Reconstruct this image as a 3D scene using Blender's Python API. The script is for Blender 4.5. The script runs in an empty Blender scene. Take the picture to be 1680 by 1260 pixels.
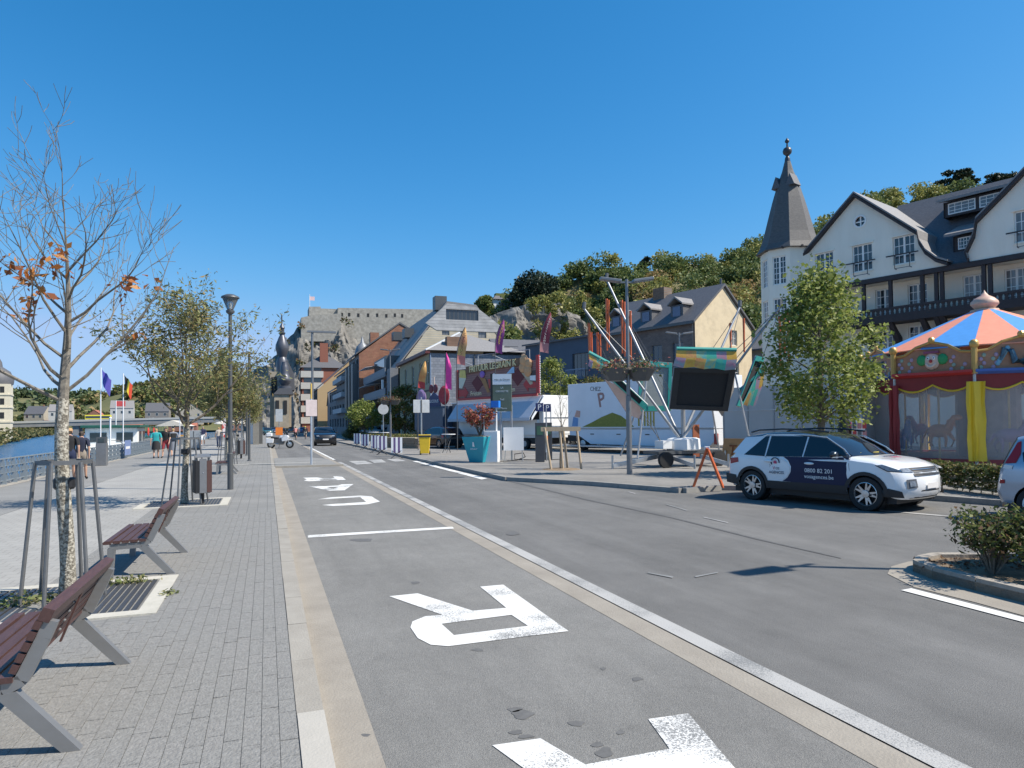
import bpy, bmesh, math, random
import numpy as np
from mathutils import Vector, Matrix, noise, geometry
PI = math.pi
rnd = random.Random(7)
scene = bpy.context.scene
C = scene.collection
# ------------------------------------------------------------------ camera
FPX, EYE, ROLL, PITCH, CX = 1120.0, 1.85, .011, .025, 840.0
YAW = math.atan((840 - 438) / FPX)
CY = 699 - ROLL * (CX - 438) - FPX * math.tan(PITCH)
_fw = Vector((math.sin(YAW), math.cos(YAW), 0)); _r = Vector((math.cos(YAW), -math.sin(YAW), 0)); _u = Vector((0, 0, 1))
CF = _fw * math.cos(PITCH) + _u * math.sin(PITCH); CU = _u * math.cos(PITCH) - _fw * math.sin(PITCH)
CR = _r * math.cos(ROLL) - CU * math.sin(ROLL); CU = _r * math.sin(ROLL) + CU * math.cos(ROLL)
cd = bpy.data.cameras.new('camera'); cam = bpy.data.objects.new('camera', cd); C.objects.link(cam)
M = Matrix((CR, CU, -CF)).transposed().to_4x4(); M.translation = (0, 0, EYE)
cam.matrix_world = M
cd.sensor_width = 36; cd.lens = 36 * FPX / 1680; cd.shift_y = (CY - 630) / 1680; cd.clip_end = 12000; cd.clip_start = .05
scene.camera = cam
# ------------------------------------------------------------------ light
SUN_AZ, SUN_EL = math.atan2(.873, -.526), math.radians(50)      # clockwise from +Y
w = bpy.data.worlds.new('World'); scene.world = w; w.use_nodes = True
nt = w.node_tree; bg = nt.nodes['Background']
sky = nt.nodes.new('ShaderNodeTexSky'); sky.sky_type = 'NISHITA'; sky.sun_disc = False
sky.sun_elevation = SUN_EL; sky.sun_rotation = SUN_AZ; sky.altitude = 0; sky.air_density = 1.0; sky.dust_density = .25; sky.ozone_density = 4.5
_sp = nt.nodes.new('ShaderNodeSeparateColor'); _cb = nt.nodes.new('ShaderNodeCombineColor'); nt.links.new(sky.outputs[0], _sp.inputs[0])
_p = nt.nodes.new('ShaderNodeMath'); _p.operation = 'POWER'; _p.inputs[1].default_value = 2.0; _m = nt.nodes.new('ShaderNodeMath'); _m.operation = 'MULTIPLY'; _m.inputs[1].default_value = .29
_b = nt.nodes.new('ShaderNodeMath'); _b.operation = 'MULTIPLY'; _b.inputs[1].default_value = 1.3
nt.links.new(_sp.outputs[0], _p.inputs[0]); nt.links.new(_p.outputs[0], _m.inputs[0]); _g = nt.nodes.new('ShaderNodeMath'); _g.operation = 'MULTIPLY'; _g.inputs[1].default_value = .66; nt.links.new(_sp.outputs[1], _g.inputs[0]); _n = nt.nodes.new('ShaderNodeMath'); _n.operation = 'MINIMUM'; nt.links.new(_m.outputs[0], _n.inputs[0]); nt.links.new(_g.outputs[0], _n.inputs[1]); nt.links.new(_n.outputs[0], _cb.inputs[0]); nt.links.new(_sp.outputs[1], _cb.inputs[1])
nt.links.new(_sp.outputs[2], _b.inputs[0]); nt.links.new(_b.outputs[0], _cb.inputs[2])          # a deeper, drier blue than the default sky
def _soft(out, lim, pw=5.):                  # the bright band at the horizon stays pale blue instead of clipping to white
    ops = []
    for op, k in (('DIVIDE', lim), ('POWER', pw), ('ADD', 1.), ('POWER', -1 / pw)):
        q = nt.nodes.new('ShaderNodeMath'); q.operation = op; q.inputs[1].default_value = k; nt.links.new(out if not ops else ops[-1].outputs[0], q.inputs[0]); ops.append(q)
    q = nt.nodes.new('ShaderNodeMath'); q.operation = 'MULTIPLY'; nt.links.new(out, q.inputs[0]); nt.links.new(ops[-1].outputs[0], q.inputs[1]); return q.outputs[0]
_sg = _soft(_sp.outputs[1], 4.6); nt.links.new(_sg, _cb.inputs[1]); nt.links.new(_sg, _g.inputs[0]); nt.links.new(_soft(_b.outputs[0], 6.8), _cb.inputs[2])
nt.links.new(_cb.outputs[0], bg.inputs[0]); bg.inputs[1].default_value = .095
sd = bpy.data.lights.new('sun', 'SUN'); sd.energy = 4.7; sd.angle = math.radians(.53); sd.color = (1, .93, .82)
sun = bpy.data.objects.new('sun', sd); C.objects.link(sun)
sdir = Vector((math.sin(SUN_AZ) * math.cos(SUN_EL), math.cos(SUN_AZ) * math.cos(SUN_EL), math.sin(SUN_EL)))
sun.rotation_euler = sdir.to_track_quat('Z', 'Y').to_euler(); sun.location = (40, -30, 60)
vs = scene.view_settings; vs.view_transform = 'Standard'; vs.look = 'None'; vs.exposure = .6; vs.gamma = 1; vs.use_curve_mapping = False
scene.render.engine = 'CYCLES'
# ------------------------------------------------------------------ helpers
def ray(px, py): return CF + CR * ((px - CX) / FPX) - CU * ((py - CY) / FPX)
def G(px, py, z=0.0):                       # photograph pixel -> point of a level surface
    d = ray(px, py); t = (z - EYE) / d.z; return Vector((d.x * t, d.y * t, z))
def D(px, py, t): return Vector((0, 0, EYE)) + ray(px, py) * t
def HY(px, py, Y):                          # point of the vertical plane y = Y
    d = ray(px, py); return Vector((0, 0, EYE)) + d * (Y / d.y)
MATS = {}
def mat(name, col, rough=.6, metal=0., var=.12, scale=4., bump=0., bscale=None, col2=None, trans=0., alpha=1., spec=.5, coat=0., detail=6, emit=None, stretch=None, thr=None, world=False):
    if name in MATS: return MATS[name]
    m = bpy.data.materials.new(name); m.use_nodes = True; n = m.node_tree; b = n.nodes['Principled BSDF']; L = n.links.new
    b.inputs['Roughness'].default_value = rough; b.inputs['Metallic'].default_value = metal
    b.inputs['Specular IOR Level'].default_value = spec; b.inputs['Transmission Weight'].default_value = trans
    b.inputs['Alpha'].default_value = alpha; b.inputs['Coat Weight'].default_value = coat
    c = (*col, 1); b.inputs['Base Color'].default_value = c
    tc = n.nodes.new('ShaderNodeTexCoord'); mp = n.nodes.new('ShaderNodeMapping'); L(n.nodes.new('ShaderNodeNewGeometry').outputs['Position'] if world else tc.outputs['Object'], mp.inputs[0])
    if stretch: mp.inputs['Scale'].default_value = stretch
    if var or col2:
        t = n.nodes.new('ShaderNodeTexNoise'); t.inputs['Scale'].default_value = scale; t.inputs['Detail'].default_value = detail; t.inputs['Roughness'].default_value = .65
        L(mp.outputs[0], t.inputs['Vector'])
        r = n.nodes.new('ShaderNodeValToRGB'); L(t.outputs['Fac'], r.inputs[0])
        lo, hi = thr or (.3, .7)
        r.color_ramp.elements[0].position = lo; r.color_ramp.elements[1].position = hi
        if col2: a, e = c, (*col2, 1)
        else: a = tuple(x * (1 - var) for x in col) + (1,); e = tuple(min(1, x * (1 + var)) for x in col) + (1,)
        r.color_ramp.elements[0].color = a; r.color_ramp.elements[1].color = e
        L(r.outputs[0], b.inputs['Base Color'])
    if bump:
        t2 = n.nodes.new('ShaderNodeTexNoise'); t2.inputs['Scale'].default_value = bscale or scale * 4; t2.inputs['Detail'].default_value = 4
        L(mp.outputs[0], t2.inputs['Vector'])
        bp = n.nodes.new('ShaderNodeBump'); bp.inputs['Strength'].default_value = bump; bp.inputs['Distance'].default_value = .02
        L(t2.outputs['Fac'], bp.inputs['Height']); L(bp.outputs[0], b.inputs['Normal'])
    if emit: b.inputs['Emission Color'].default_value = (*emit[0], 1); b.inputs['Emission Strength'].default_value = emit[1]
    MATS[name] = m; return m
def brickmat(name, c1, c2, mortar, bw, bh, rough=.85, msize=.02, bump=.4, axis='XZ', offset=.5, dirt=.25):
    if name in MATS: return MATS[name]
    m = bpy.data.materials.new(name); m.use_nodes = True; n = m.node_tree; b = n.nodes['Principled BSDF']; L = n.links.new
    b.inputs['Roughness'].default_value = rough
    tc = n.nodes.new('ShaderNodeTexCoord'); sx = n.nodes.new('ShaderNodeSeparateXYZ'); cx = n.nodes.new('ShaderNodeCombineXYZ'); L(tc.outputs['Object'], sx.inputs[0])
    L(sx.outputs[axis[0]], cx.inputs[0]); L(sx.outputs[axis[1]], cx.inputs[1])
    t = n.nodes.new('ShaderNodeTexBrick'); t.offset = offset; t.inputs['Scale'].default_value = 1; t.inputs['Brick Width'].default_value = bw; t.inputs['Row Height'].default_value = bh
    t.inputs['Mortar Size'].default_value = msize * bh; t.inputs['Mortar Smooth'].default_value = .2
    t.inputs['Color1'].default_value = (*c1, 1); t.inputs['Color2'].default_value = (*c2, 1); t.inputs['Mortar'].default_value = (*mortar, 1); L(cx.outputs[0], t.inputs[0])
    ns = n.nodes.new('ShaderNodeTexNoise'); ns.inputs['Scale'].default_value = .9; ns.inputs['Detail'].default_value = 8; L(tc.outputs['Object'], ns.inputs['Vector'])
    rp = n.nodes.new('ShaderNodeValToRGB'); rp.color_ramp.elements[0].position = .3; rp.color_ramp.elements[1].position = .7
    rp.color_ramp.elements[0].color = (1 - dirt,) * 3 + (1,); rp.color_ramp.elements[1].color = (1, 1, 1, 1); L(ns.outputs['Fac'], rp.inputs[0])
    mx = n.nodes.new('ShaderNodeMix'); mx.data_type = 'RGBA'; mx.blend_type = 'MULTIPLY'; mx.inputs[0].default_value = 1
    L(t.outputs['Color'], mx.inputs[6]); L(rp.outputs[0], mx.inputs[7]); L(mx.outputs[2], b.inputs['Base Color'])
    bp = n.nodes.new('ShaderNodeBump'); bp.inputs['Strength'].default_value = bump; bp.inputs['Distance'].default_value = .01; bp.invert = True
    L(t.outputs['Fac'], bp.inputs['Height']); L(bp.outputs[0], b.inputs['Normal'])
    MATS[name] = m; return m
class MB:
    def __init__(s): s.v = []; s.f = []; s.mi = []; s.cur = 0
    def add(s, vs, fs):
        o = len(s.v); s.v += [tuple(v) for v in vs]; s.f += [tuple(i + o for i in f) for f in fs]; s.mi += [s.cur] * len(fs); return s
    def box(s, x0, x1, y0, y1, z0, z1):
        return s.add([(x0, y0, z0), (x1, y0, z0), (x1, y1, z0), (x0, y1, z0), (x0, y0, z1), (x1, y0, z1), (x1, y1, z1), (x0, y1, z1)],
                     [(0, 3, 2, 1), (4, 5, 6, 7), (0, 1, 5, 4), (1, 2, 6, 5), (2, 3, 7, 6), (3, 0, 4, 7)])
    def bar(s, a, b, wx, wz, up=(0, 0, 1)):                      # rectangular bar from a to b
        a = Vector(a); b = Vector(b); d = (b - a).normalized(); up = Vector(up)
        if abs(d.dot(up)) > .99: up = Vector((0, 1, 0))
        x = d.cross(up).normalized() * wx / 2; z = x.cross(d).normalized() * wz / 2
        vs = [a - x - z, a + x - z, a + x + z, a - x + z, b - x - z, b + x - z, b + x + z, b - x + z]
        return s.add(vs, [(0, 1, 2, 3), (7, 6, 5, 4), (0, 4, 5, 1), (1, 5, 6, 2), (2, 6, 7, 3), (3, 7, 4, 0)])
    def poly(s, pts): return s.add(pts, [tuple(range(len(pts)))])
    def extr(s, pts, vec):
        n = len(pts); v = Vector(vec); p = [Vector(q) for q in pts]
        return s.add(p + [q + v for q in p], [tuple(range(n - 1, -1, -1)), tuple(range(n, 2 * n))] + [(i, (i + 1) % n, n + (i + 1) % n, n + i) for i in range(n)])
    def prism(s, pts, z0, z1): return s.extr([(p[0], p[1], z0) for p in pts], (0, 0, z1 - z0))
    def tube(s, pts, r, n=8, cap=True):
        P = [Vector(p) for p in pts]; R = r if isinstance(r, (list, tuple)) else [r] * len(P)
        o = len(s.v); ref = Vector((0, 0, 1)); vs = []
        d0 = (P[1] - P[0]).normalized()
        if abs(d0.z) > .9: ref = Vector((1, 0, 0))
        for i, p in enumerate(P):
            d = (P[min(i + 1, len(P) - 1)] - P[max(i - 1, 0)]).normalized()
            x = d.cross(ref)
            if x.length < 1e-4: x = d.cross(Vector((0, 1, 0)))
            x.normalize(); y = d.cross(x)
            vs += [p + (x * math.cos(2 * PI * k / n) + y * math.sin(2 * PI * k / n)) * R[i] for k in range(n)]
        fs = [(i * n + k, i * n + (k + 1) % n, (i + 1) * n + (k + 1) % n, (i + 1) * n + k) for i in range(len(P) - 1) for k in range(n)]
        if cap: fs += [tuple(range(n - 1, -1, -1)), tuple((len(P) - 1) * n + k for k in range(n))]
        return s.add(vs, fs)
    def lathe(s, prof, c=(0, 0, 0), n=16, ax='z', a0=0., cap=True):
        c = Vector(c); vs = []
        for r, z in prof:
            for k in range(n):
                a = 2 * PI * k / n + a0; q = (r * math.cos(a), r * math.sin(a), z)
                if ax == 'y': q = (q[0], q[2], q[1])
                if ax == 'x': q = (q[2], q[0], q[1])
                vs.append(c + Vector(q))
        m = len(prof)
        fs = [(i * n + k, i * n + (k + 1) % n, (i + 1) * n + (k + 1) % n, (i + 1) * n + k) for i in range(m - 1) for k in range(n)]
        if cap: fs += [tuple(range(n - 1, -1, -1)), tuple((m - 1) * n + k for k in range(n))]
        return s.add(vs, fs)
    def sph(s, c, r, n=8, sq=(1, 1, 1)):
        c = Vector(c); m = n // 2 + 1; vs = [c + Vector((0, 0, -r * sq[2]))]
        for i in range(1, m):
            a = -PI / 2 + PI * i / m
            vs += [c + Vector((r * math.cos(a) * math.cos(2 * PI * k / n) * sq[0], r * math.cos(a) * math.sin(2 * PI * k / n) * sq[1], r * math.sin(a) * sq[2])) for k in range(n)]
        vs.append(c + Vector((0, 0, r * sq[2]))); e = len(vs) - 1
        fs = [(0, 1 + (k + 1) % n, 1 + k) for k in range(n)]
        for i in range(m - 2): fs += [(1 + i * n + k, 1 + i * n + (k + 1) % n, 1 + (i + 1) * n + (k + 1) % n, 1 + (i + 1) * n + k) for k in range(n)]
        fs += [(e, 1 + (m - 2) * n + k, 1 + (m - 2) * n + (k + 1) % n) for k in range(n)]
        return s.add(vs, fs)
    def mesh(s, name, mats):
        me = bpy.data.meshes.new(name); me.from_pydata(s.v, [], s.f)
        for m in (mats if isinstance(mats, (list, tuple)) else [mats]): me.materials.append(m)
        if any(s.mi): me.polygons.foreach_set('material_index', s.mi)
        bm = bmesh.new(); bm.from_mesh(me); bmesh.ops.recalc_face_normals(bm, faces=bm.faces); bm.to_mesh(me); bm.free()
        return me
    def build(s, name, mats, parent=None, smooth=False, loc=None, bevel=0):
        me = s.mesh(name, mats)
        if bevel:
            bm = bmesh.new(); bm.from_mesh(me); bmesh.ops.remove_doubles(bm, verts=bm.verts, dist=1e-5)
            bmesh.ops.bevel(bm, geom=[e for e in bm.edges if len(e.link_faces) == 2 and e.calc_face_angle(0) > .6], offset=bevel, segments=2, affect='EDGES', profile=.5, clamp_overlap=True)
            bm.to_mesh(me); bm.free()
        if smooth: sm(me)
        o = bpy.data.objects.new(name, me); C.objects.link(o)
        if parent: o.parent = parent
        if loc: o.location = loc
        return o
def sm(me, ang=40):
    me.polygons.foreach_set('use_smooth', [True] * len(me.polygons))
    try: me.set_sharp_from_angle(angle=math.radians(ang))
    except Exception: pass
def obj(name, me, parent=None, loc=None, rz=None):
    o = bpy.data.objects.new(name, me); C.objects.link(o)
    if parent: o.parent = parent
    if loc is not None: o.location = loc
    if rz is not None: o.rotation_euler.z = rz
    return o
def tag(o, label, cat, group=None):
    o['label'] = label; o['category'] = cat
    if group: o['group'] = group
    return o
def thing(name, label, cat, loc=(0, 0, 0), rz=0., group=None):
    o = bpy.data.objects.new(name, None); C.objects.link(o); o.empty_display_size = .2
    o.location = loc; o.rotation_euler = (0, 0, rz); return tag(o, label, cat, group)
def struct(o, kind='structure'): o['kind'] = kind; return o
def dup(root, loc=None, rz=None, label=None, parent=None, scale=None):
    r = root.copy(); C.objects.link(r); r.parent = parent
    if loc is not None: r.location = loc
    if rz is not None: r.rotation_euler = (0, 0, rz)
    if scale: r.scale = (scale,) * 3
    if label: r['label'] = label
    for ch in list(root.children): dup(ch, parent=r)
    return r
def text(s, size, m, parent, loc, rot=(PI / 2, 0, 0), ext=.002, align='CENTER', name='lettering', sx=1., bold=0.):
    cu = bpy.data.curves.new(name, 'FONT'); cu.body = s; cu.size = size; cu.extrude = ext; cu.align_x = align; cu.align_y = 'CENTER'; cu.resolution_u = 2; cu.offset = bold
    t = bpy.data.objects.new('tmp', cu); me = bpy.data.meshes.new_from_object(t); bpy.data.objects.remove(t); bpy.data.curves.remove(cu)
    me.materials.clear(); me.materials.append(m); me.name = name
    o = obj(name, me, parent, loc); o.rotation_euler = rot; o.scale = (sx, 1, 1); return o
def inpoly(x, y, P):
    c = False; j = len(P) - 1
    for i in range(len(P)):
        if (P[i][1] > y) != (P[j][1] > y) and x < (P[j][0] - P[i][0]) * (y - P[i][1]) / (P[j][1] - P[i][1]) + P[i][0]: c = not c
        j = i
    return c
def cdt(outline, holes=(), extra=()):                            # triangulated 2D region -> verts, faces
    V = [Vector((p[0], p[1])) for p in outline]; E = [(i, (i + 1) % len(outline)) for i in range(len(outline))]
    for h in holes:
        o = len(V); V += [Vector((p[0], p[1])) for p in h]; E += [(o + i, o + (i + 1) % len(h)) for i in range(len(h))]
    V += [Vector((p[0], p[1])) for p in extra]
    vo, eo, fo, *_ = geometry.delaunay_2d_cdt(V, E, [], 0, 1e-5)
    fs = []
    for f in fo:
        cx = sum(vo[i].x for i in f) / len(f); cy = sum(vo[i].y for i in f) / len(f)
        if inpoly(cx, cy, outline) and not any(inpoly(cx, cy, h) for h in holes): fs.append(tuple(f))
    return vo, fs
def rect(x0, z0, x1, z1): return [(x0, z0), (x1, z0), (x1, z1), (x0, z1)]
def wall(name, outline, holes, m, parent, y=0., depth=.2, mats=None):     # facade in local x,z facing -y with real openings
    b = MB(); vo, fs = cdt(outline, holes); b.add([(v.x, y, v.y) for v in vo], fs)
    for h in holes:
        n = len(h)
        for i in range(n): a = h[i]; c = h[(i + 1) % n]; b.poly([(a[0], y, a[1]), (c[0], y, c[1]), (c[0], y + depth, c[1]), (a[0], y + depth, a[1])])
    return b.build(name, m, parent)
def window(parent, x0, z0, x1, z1, nx, ny, fm, gm, y=.1, fw=.06, mw=.03, sill=None, mull=None):
    b = MB(); t = .05
    b.box(x0, x0 + fw, y, y + t, z0, z1).box(x1 - fw, x1, y, y + t, z0, z1).box(x0 + fw, x1 - fw, y, y + t, z0, z0 + fw).box(x0 + fw, x1 - fw, y, y + t, z1 - fw, z1)
    for i in range(1, nx):
        x = x0 + (x1 - x0) * i / nx; wd = mull if (mull and i * 2 == nx) else mw
        b.box(x - wd / 2, x + wd / 2, y + .006, y + t - .006, z0 + fw, z1 - fw)
    for i in range(1, ny):
        z = z0 + (z1 - z0) * i / ny; b.box(x0 + fw, x1 - fw, y + .011, y + t - .011, z - mw / 2, z + mw / 2)
    o = b.build('window', fm, parent)
    MB().box(x0 + .01, x1 - .01, y + .022, y + .03, z0 + .01, z1 - .01).build('pane', rnd.choice((gm, gm, GLV[0], GLV[1])) if gm is glass else gm, o)
    MB().box(x0, x1, y + .5, y + .52, z0, z1).build('dark_backing', MATS['inside'], o)  # near-black sheet stands in for the unlit room behind the pane
    if sill: MB().box(x0 - .08, x1 + .08, -.07, y - .004, z0 - .08, z0 - .003).build('sill', sill, o)
    return o
inside = mat('inside', (.02, .022, .025), .9, var=0)
glass = mat('window_glass', (.03, .04, .05), .06, var=.1, scale=.7, spec=.9)
GLV = [mat('window_glass_curtained', (.16, .165, .17), .1, var=.35, scale=1.6, spec=.8, stretch=(3, 3, .4)), mat('window_glass_dark', (.012, .016, .022), .04, var=.1, spec=.9)]
steel = mat('galvanised_steel', (.45, .47, .49), .38, .7, .12, 9)
dgrey = mat('dark_grey_paint', (.10, .105, .11), .45, .3, .1, 8)
mgrey = mat('mid_grey_paint', (.2, .205, .215), .4, .4, .1, 8)
black = mat('black_plastic', (.015, .015, .017), .5, var=.2)
white = mat('white_paint', (.78, .79, .8), .4, var=.05, scale=2)
rubber = mat('tyre_rubber', (.02, .02, .021), .8, var=.25, scale=30)
# leaf clouds -----------------------------------------------------------
def leafmat(name, cols, rough=.55, trans=.35):
    m = bpy.data.materials.new(name); m.use_nodes = True; n = m.node_tree; L = n.links.new; b = n.nodes['Principled BSDF']; b.inputs['Roughness'].default_value = rough; b.inputs['Specular IOR Level'].default_value = .35
    g = n.nodes.new('ShaderNodeNewGeometry'); r = n.nodes.new('ShaderNodeValToRGB'); r.color_ramp.interpolation = 'CONSTANT'
    while len(r.color_ramp.elements) < len(cols): r.color_ramp.elements.new(.5)
    for i, c in enumerate(cols): r.color_ramp.elements[i].position = i / len(cols); r.color_ramp.elements[i].color = (*c, 1)
    L(g.outputs['Random Per Island'], r.inputs[0])
    L(r.outputs[0], b.inputs['Base Color'])
    tr = n.nodes.new('ShaderNodeBsdfTranslucent'); L(r.outputs[0], tr.inputs[0]); mx = n.nodes.new('ShaderNodeMixShader'); mx.inputs[0].default_value = trans
    L(b.outputs[0], mx.inputs[1]); L(tr.outputs[0], mx.inputs[2]); L(mx.outputs[0], n.nodes['Material Output'].inputs[0])
    MATS[name] = m; return m
def leafmesh(name, P, size, m, seed=0, asp=.5, droop=0., N=None, jit=.35):
    rg = np.random.default_rng(seed); P = np.asarray(P, float); n = len(P)
    a = rg.normal(size=(n, 3)); a[:, 2] = a[:, 2] * .6 - droop; a /= np.linalg.norm(a, axis=1)[:, None]
    b = rg.normal(size=(n, 3)) + (0 if N is None else 0)
    b = np.cross(a, b); b /= np.linalg.norm(b, axis=1)[:, None]
    s = size * (1 + jit * rg.normal(size=(n, 1))).clip(.4, 1.9)
    k = np.cross(a, b) * s * .12
    V = np.stack([P, P + a * s * .5 + b * s * asp * .5 + k, P + a * s, P + a * s * .5 - b * s * asp * .5 + k], 1).reshape(-1, 3)
    me = bpy.data.meshes.new(name); me.vertices.add(4 * n); me.vertices.foreach_set('co', V.ravel()); me.loops.add(4 * n); me.loops.foreach_set('vertex_index', np.arange(4 * n, dtype=np.int32))
    me.polygons.add(n); me.polygons.foreach_set('loop_start', np.arange(0, 4 * n, 4, dtype=np.int32)); me.update(calc_edges=True); me.materials.append(m); return me
def clump_points(centres, radii, per, seed=0, shell=.55):
    rg = np.random.default_rng(seed); out = []
    for c, r in zip(centres, radii):
        d = rg.normal(size=(per, 3)); d /= np.linalg.norm(d, axis=1)[:, None]
        q = shell + (1 - shell) * rg.random((per, 1)); out.append(np.asarray(c) + d * q * np.asarray(r))
    return np.concatenate(out)
# ================================================================== setting: ground
WZ = -2.6                                     # river level
asph = mat('road_asphalt', (.125, .122, .116), .85, var=.0, scale=.25, bump=.5, bscale=130, col2=(.16, .155, .147), thr=(.35, .65))
def asphalt(name, c, agg=.16, patch=.12, streak=.10):
    m = mat(name, c, .85, var=0, bump=.55, bscale=150); n = m.node_tree; L = n.links.new; b = n.nodes['Principled BSDF']; gp = n.nodes.new('ShaderNodeNewGeometry')
    def tex(scale, stretch, lo, hi, amt, det=5, rough=.6):
        mp = n.nodes.new('ShaderNodeMapping'); mp.inputs['Scale'].default_value = stretch; L(gp.outputs['Position'], mp.inputs[0]); t = n.nodes.new('ShaderNodeTexNoise'); t.inputs['Scale'].default_value = scale; t.inputs['Detail'].default_value = det; t.inputs['Roughness'].default_value = rough; L(mp.outputs[0], t.inputs['Vector'])
        r = n.nodes.new('ShaderNodeMapRange'); r.inputs[1].default_value = lo; r.inputs[2].default_value = hi; r.inputs[3].default_value = 1 - amt; r.inputs[4].default_value = 1 + amt; L(t.outputs['Fac'], r.inputs[0]); return r.outputs[0]
    v = None
    for o in (tex(85, (1, 1, 1), .35, .65, agg, 3, .8), tex(.45, (1, 1, 1), .35, .65, patch, 8, .7), tex(1.6, (1, .05, 1), .3, .7, streak, 4), tex(6, (1, .4, 1), .35, .65, .06, 6, .75)):
        if v is None: v = o
        else: k = n.nodes.new('ShaderNodeMath'); k.operation = 'MULTIPLY'; L(v, k.inputs[0]); L(o, k.inputs[1]); v = k.outputs[0]
    mx = n.nodes.new('ShaderNodeMix'); mx.data_type = 'RGBA'; mx.blend_type = 'MULTIPLY'; mx.inputs[0].default_value = 1; mx.inputs[6].default_value = (*c, 1); cc = n.nodes.new('ShaderNodeCombineColor')
    for i in range(3): L(v, cc.inputs[i])
    L(cc.outputs[0], mx.inputs[7]); L(mx.outputs[2], b.inputs['Base Color']); return m
bayas = asphalt('bay_asphalt', (.19, .184, .171), .22, .13, .1); asph = asphalt('road_asphalt_worn', (.142, .138, .131), .26, .14, .16)
_old = mat('unused_bay', (.17, .165, .153), .85, scale=.35, bump=.5, bscale=130, col2=(.205, .198, .182), thr=(.35, .65))
plz = asphalt('plaza_asphalt', (.225, .212, .194), .1, .16, .05)
beige = mat('beige_concrete', (.235, .208, .172), .85, scale=1.7, bump=.3, bscale=60, col2=(.315, .283, .237), world=True)
kerbm = mat('kerb_stone', (.25, .228, .194), .85, scale=2.3, bump=.3, bscale=60, col2=(.335, .31, .268), world=True)
pav = mat('paver_grey', (.176, .171, .16), .85, scale=26, bump=.6, bscale=60, col2=(.285, .279, .262), thr=(.3, .85), world=True)
pavl = brickmat('pale_pavers', (.32, .31, .288), (.345, .334, .31), (.27, .26, .24), .2, .2, axis='XY', bump=.3, msize=.05, dirt=.18)
pavd = brickmat('grey_pavers_far', (.225, .22, .207), (.25, .244, .23), (.18, .176, .166), .1, .2, axis='YX', bump=.4, msize=.05, dirt=.2)
pavb = brickmat('dark_pavers', (.235, .23, .217), (.255, .249, .235), (.2, .195, .184), .2, .1, axis='XY', bump=.3, msize=.05, dirt=.2)
soil = mat('soil', (.12, .085, .055), .95, scale=6, bump=.8, bscale=40, col2=(.3, .22, .14))
def paintmat(name, col, wear):
    m = mat(name, col, .7, var=0, bump=.3, bscale=120); n = m.node_tree; L = n.links.new; b = n.nodes['Principled BSDF']
    t = n.nodes.new('ShaderNodeTexNoise'); t.inputs['Scale'].default_value = 70; t.inputs['Detail'].default_value = 6; t.inputs['Roughness'].default_value = .8
    t3 = n.nodes.new('ShaderNodeTexNoise'); t3.inputs['Scale'].default_value = 1.3; t3.inputs['Detail'].default_value = 3
    tc = n.nodes.new('ShaderNodeTexCoord'); L(tc.outputs['Object'], t.inputs[0]); L(tc.outputs['Object'], t3.inputs[0])
    ad = n.nodes.new('ShaderNodeMath'); ad.operation = 'MULTIPLY_ADD'; ad.inputs[1].default_value = .8; L(t3.outputs[0], ad.inputs[0]); L(t.outputs[0], ad.inputs[2])
    r = n.nodes.new('ShaderNodeValToRGB'); r.color_ramp.elements[0].position = wear; r.color_ramp.elements[1].position = wear + .12
    r.color_ramp.elements[0].color = (*col, 1); r.color_ramp.elements[1].color = (.2, .2, .195, 1); L(ad.outputs[0], r.inputs[0]); L(r.outputs[0], b.inputs['Base Color'])
    return m
paint = paintmat('road_paint', (.66, .65, .62), .98)
wpaint = paintmat('worn_road_paint', (.4, .39, .37), .88)
fpaint = paintmat('faint_road_paint', (.36, .35, .34), .78)
def sheet(name, pts, z, m, parent=None, kind=True):
    b = MB(); vo, fs = cdt(pts); b.add([(v.x, v.y, z) for v in vo], fs); o = b.build(name, m, parent)
    if o.data.polygons and o.data.polygons[0].normal.z < 0: o.data.flip_normals()
    if kind and not parent: struct(o)
    return o
# ground far and wide (behind everything), then river
sheet('ground', [(2, -60), (900, -60), (900, 2500), (-8.3, 2500), (-8.3, 60), (-2, 60), (-2, -60)], -.03, plz)
sheet('road', [(.6, -25), (60, -25), (60, 14), (17, 14), (12, 24), (9, 60), (12.5, 300), (.2, 300)], 0, asph)
bay = sheet('parking_bay', [(.6, -12), (3.04, -12), (3.04, 31.7), (.6, 31.7)], .004, bayas)
chan = sheet('channel', [(3.04, -12), (3.30, -12), (3.30, 140), (3.04, 140)], .007, beige)
# left kerb: single stones, and gutter
gut = sheet('gutter', [(.33, -12), (.6, -12), (.6, 140), (.33, 140)], .006, beige)
kerb = struct(MB().box(.175, .315, 31.46, 140, -.1, .078).build('kerb', kerbm))
ks = MB().box(.17, .33, 0, .992, -.05, .08).mesh('kerb_stone', kerbm)
ks2 = MB().box(.17, .33, 0, .992, -.05, .08).mesh('kerb_stone_new', mat('kerb_stone_pale', (.4, .375, .33), .8, var=.05, bump=.2, bscale=60))
for i in range(-3, 32):
    if i == 31: continue
    obj('kerb_stone', ks2 if i in (3, 2) else ks, kerb, (rnd.uniform(-.002, .002), i + .45 + rnd.uniform(-.003, .003), rnd.uniform(-.003, .004)))
# far end of the bay: a cross kerb and the pavement bulb
ke = struct(MB().box(.33, 3.25, 31.7, 31.85, -.05, .085).build('bay_end_kerb', kerbm))
sheet('pavement_bulb', [(.33, 31.85), (3.02, 31.85), (3.02, 37.5), (2.2, 40), (.33, 40)], .075, pavb)
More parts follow.
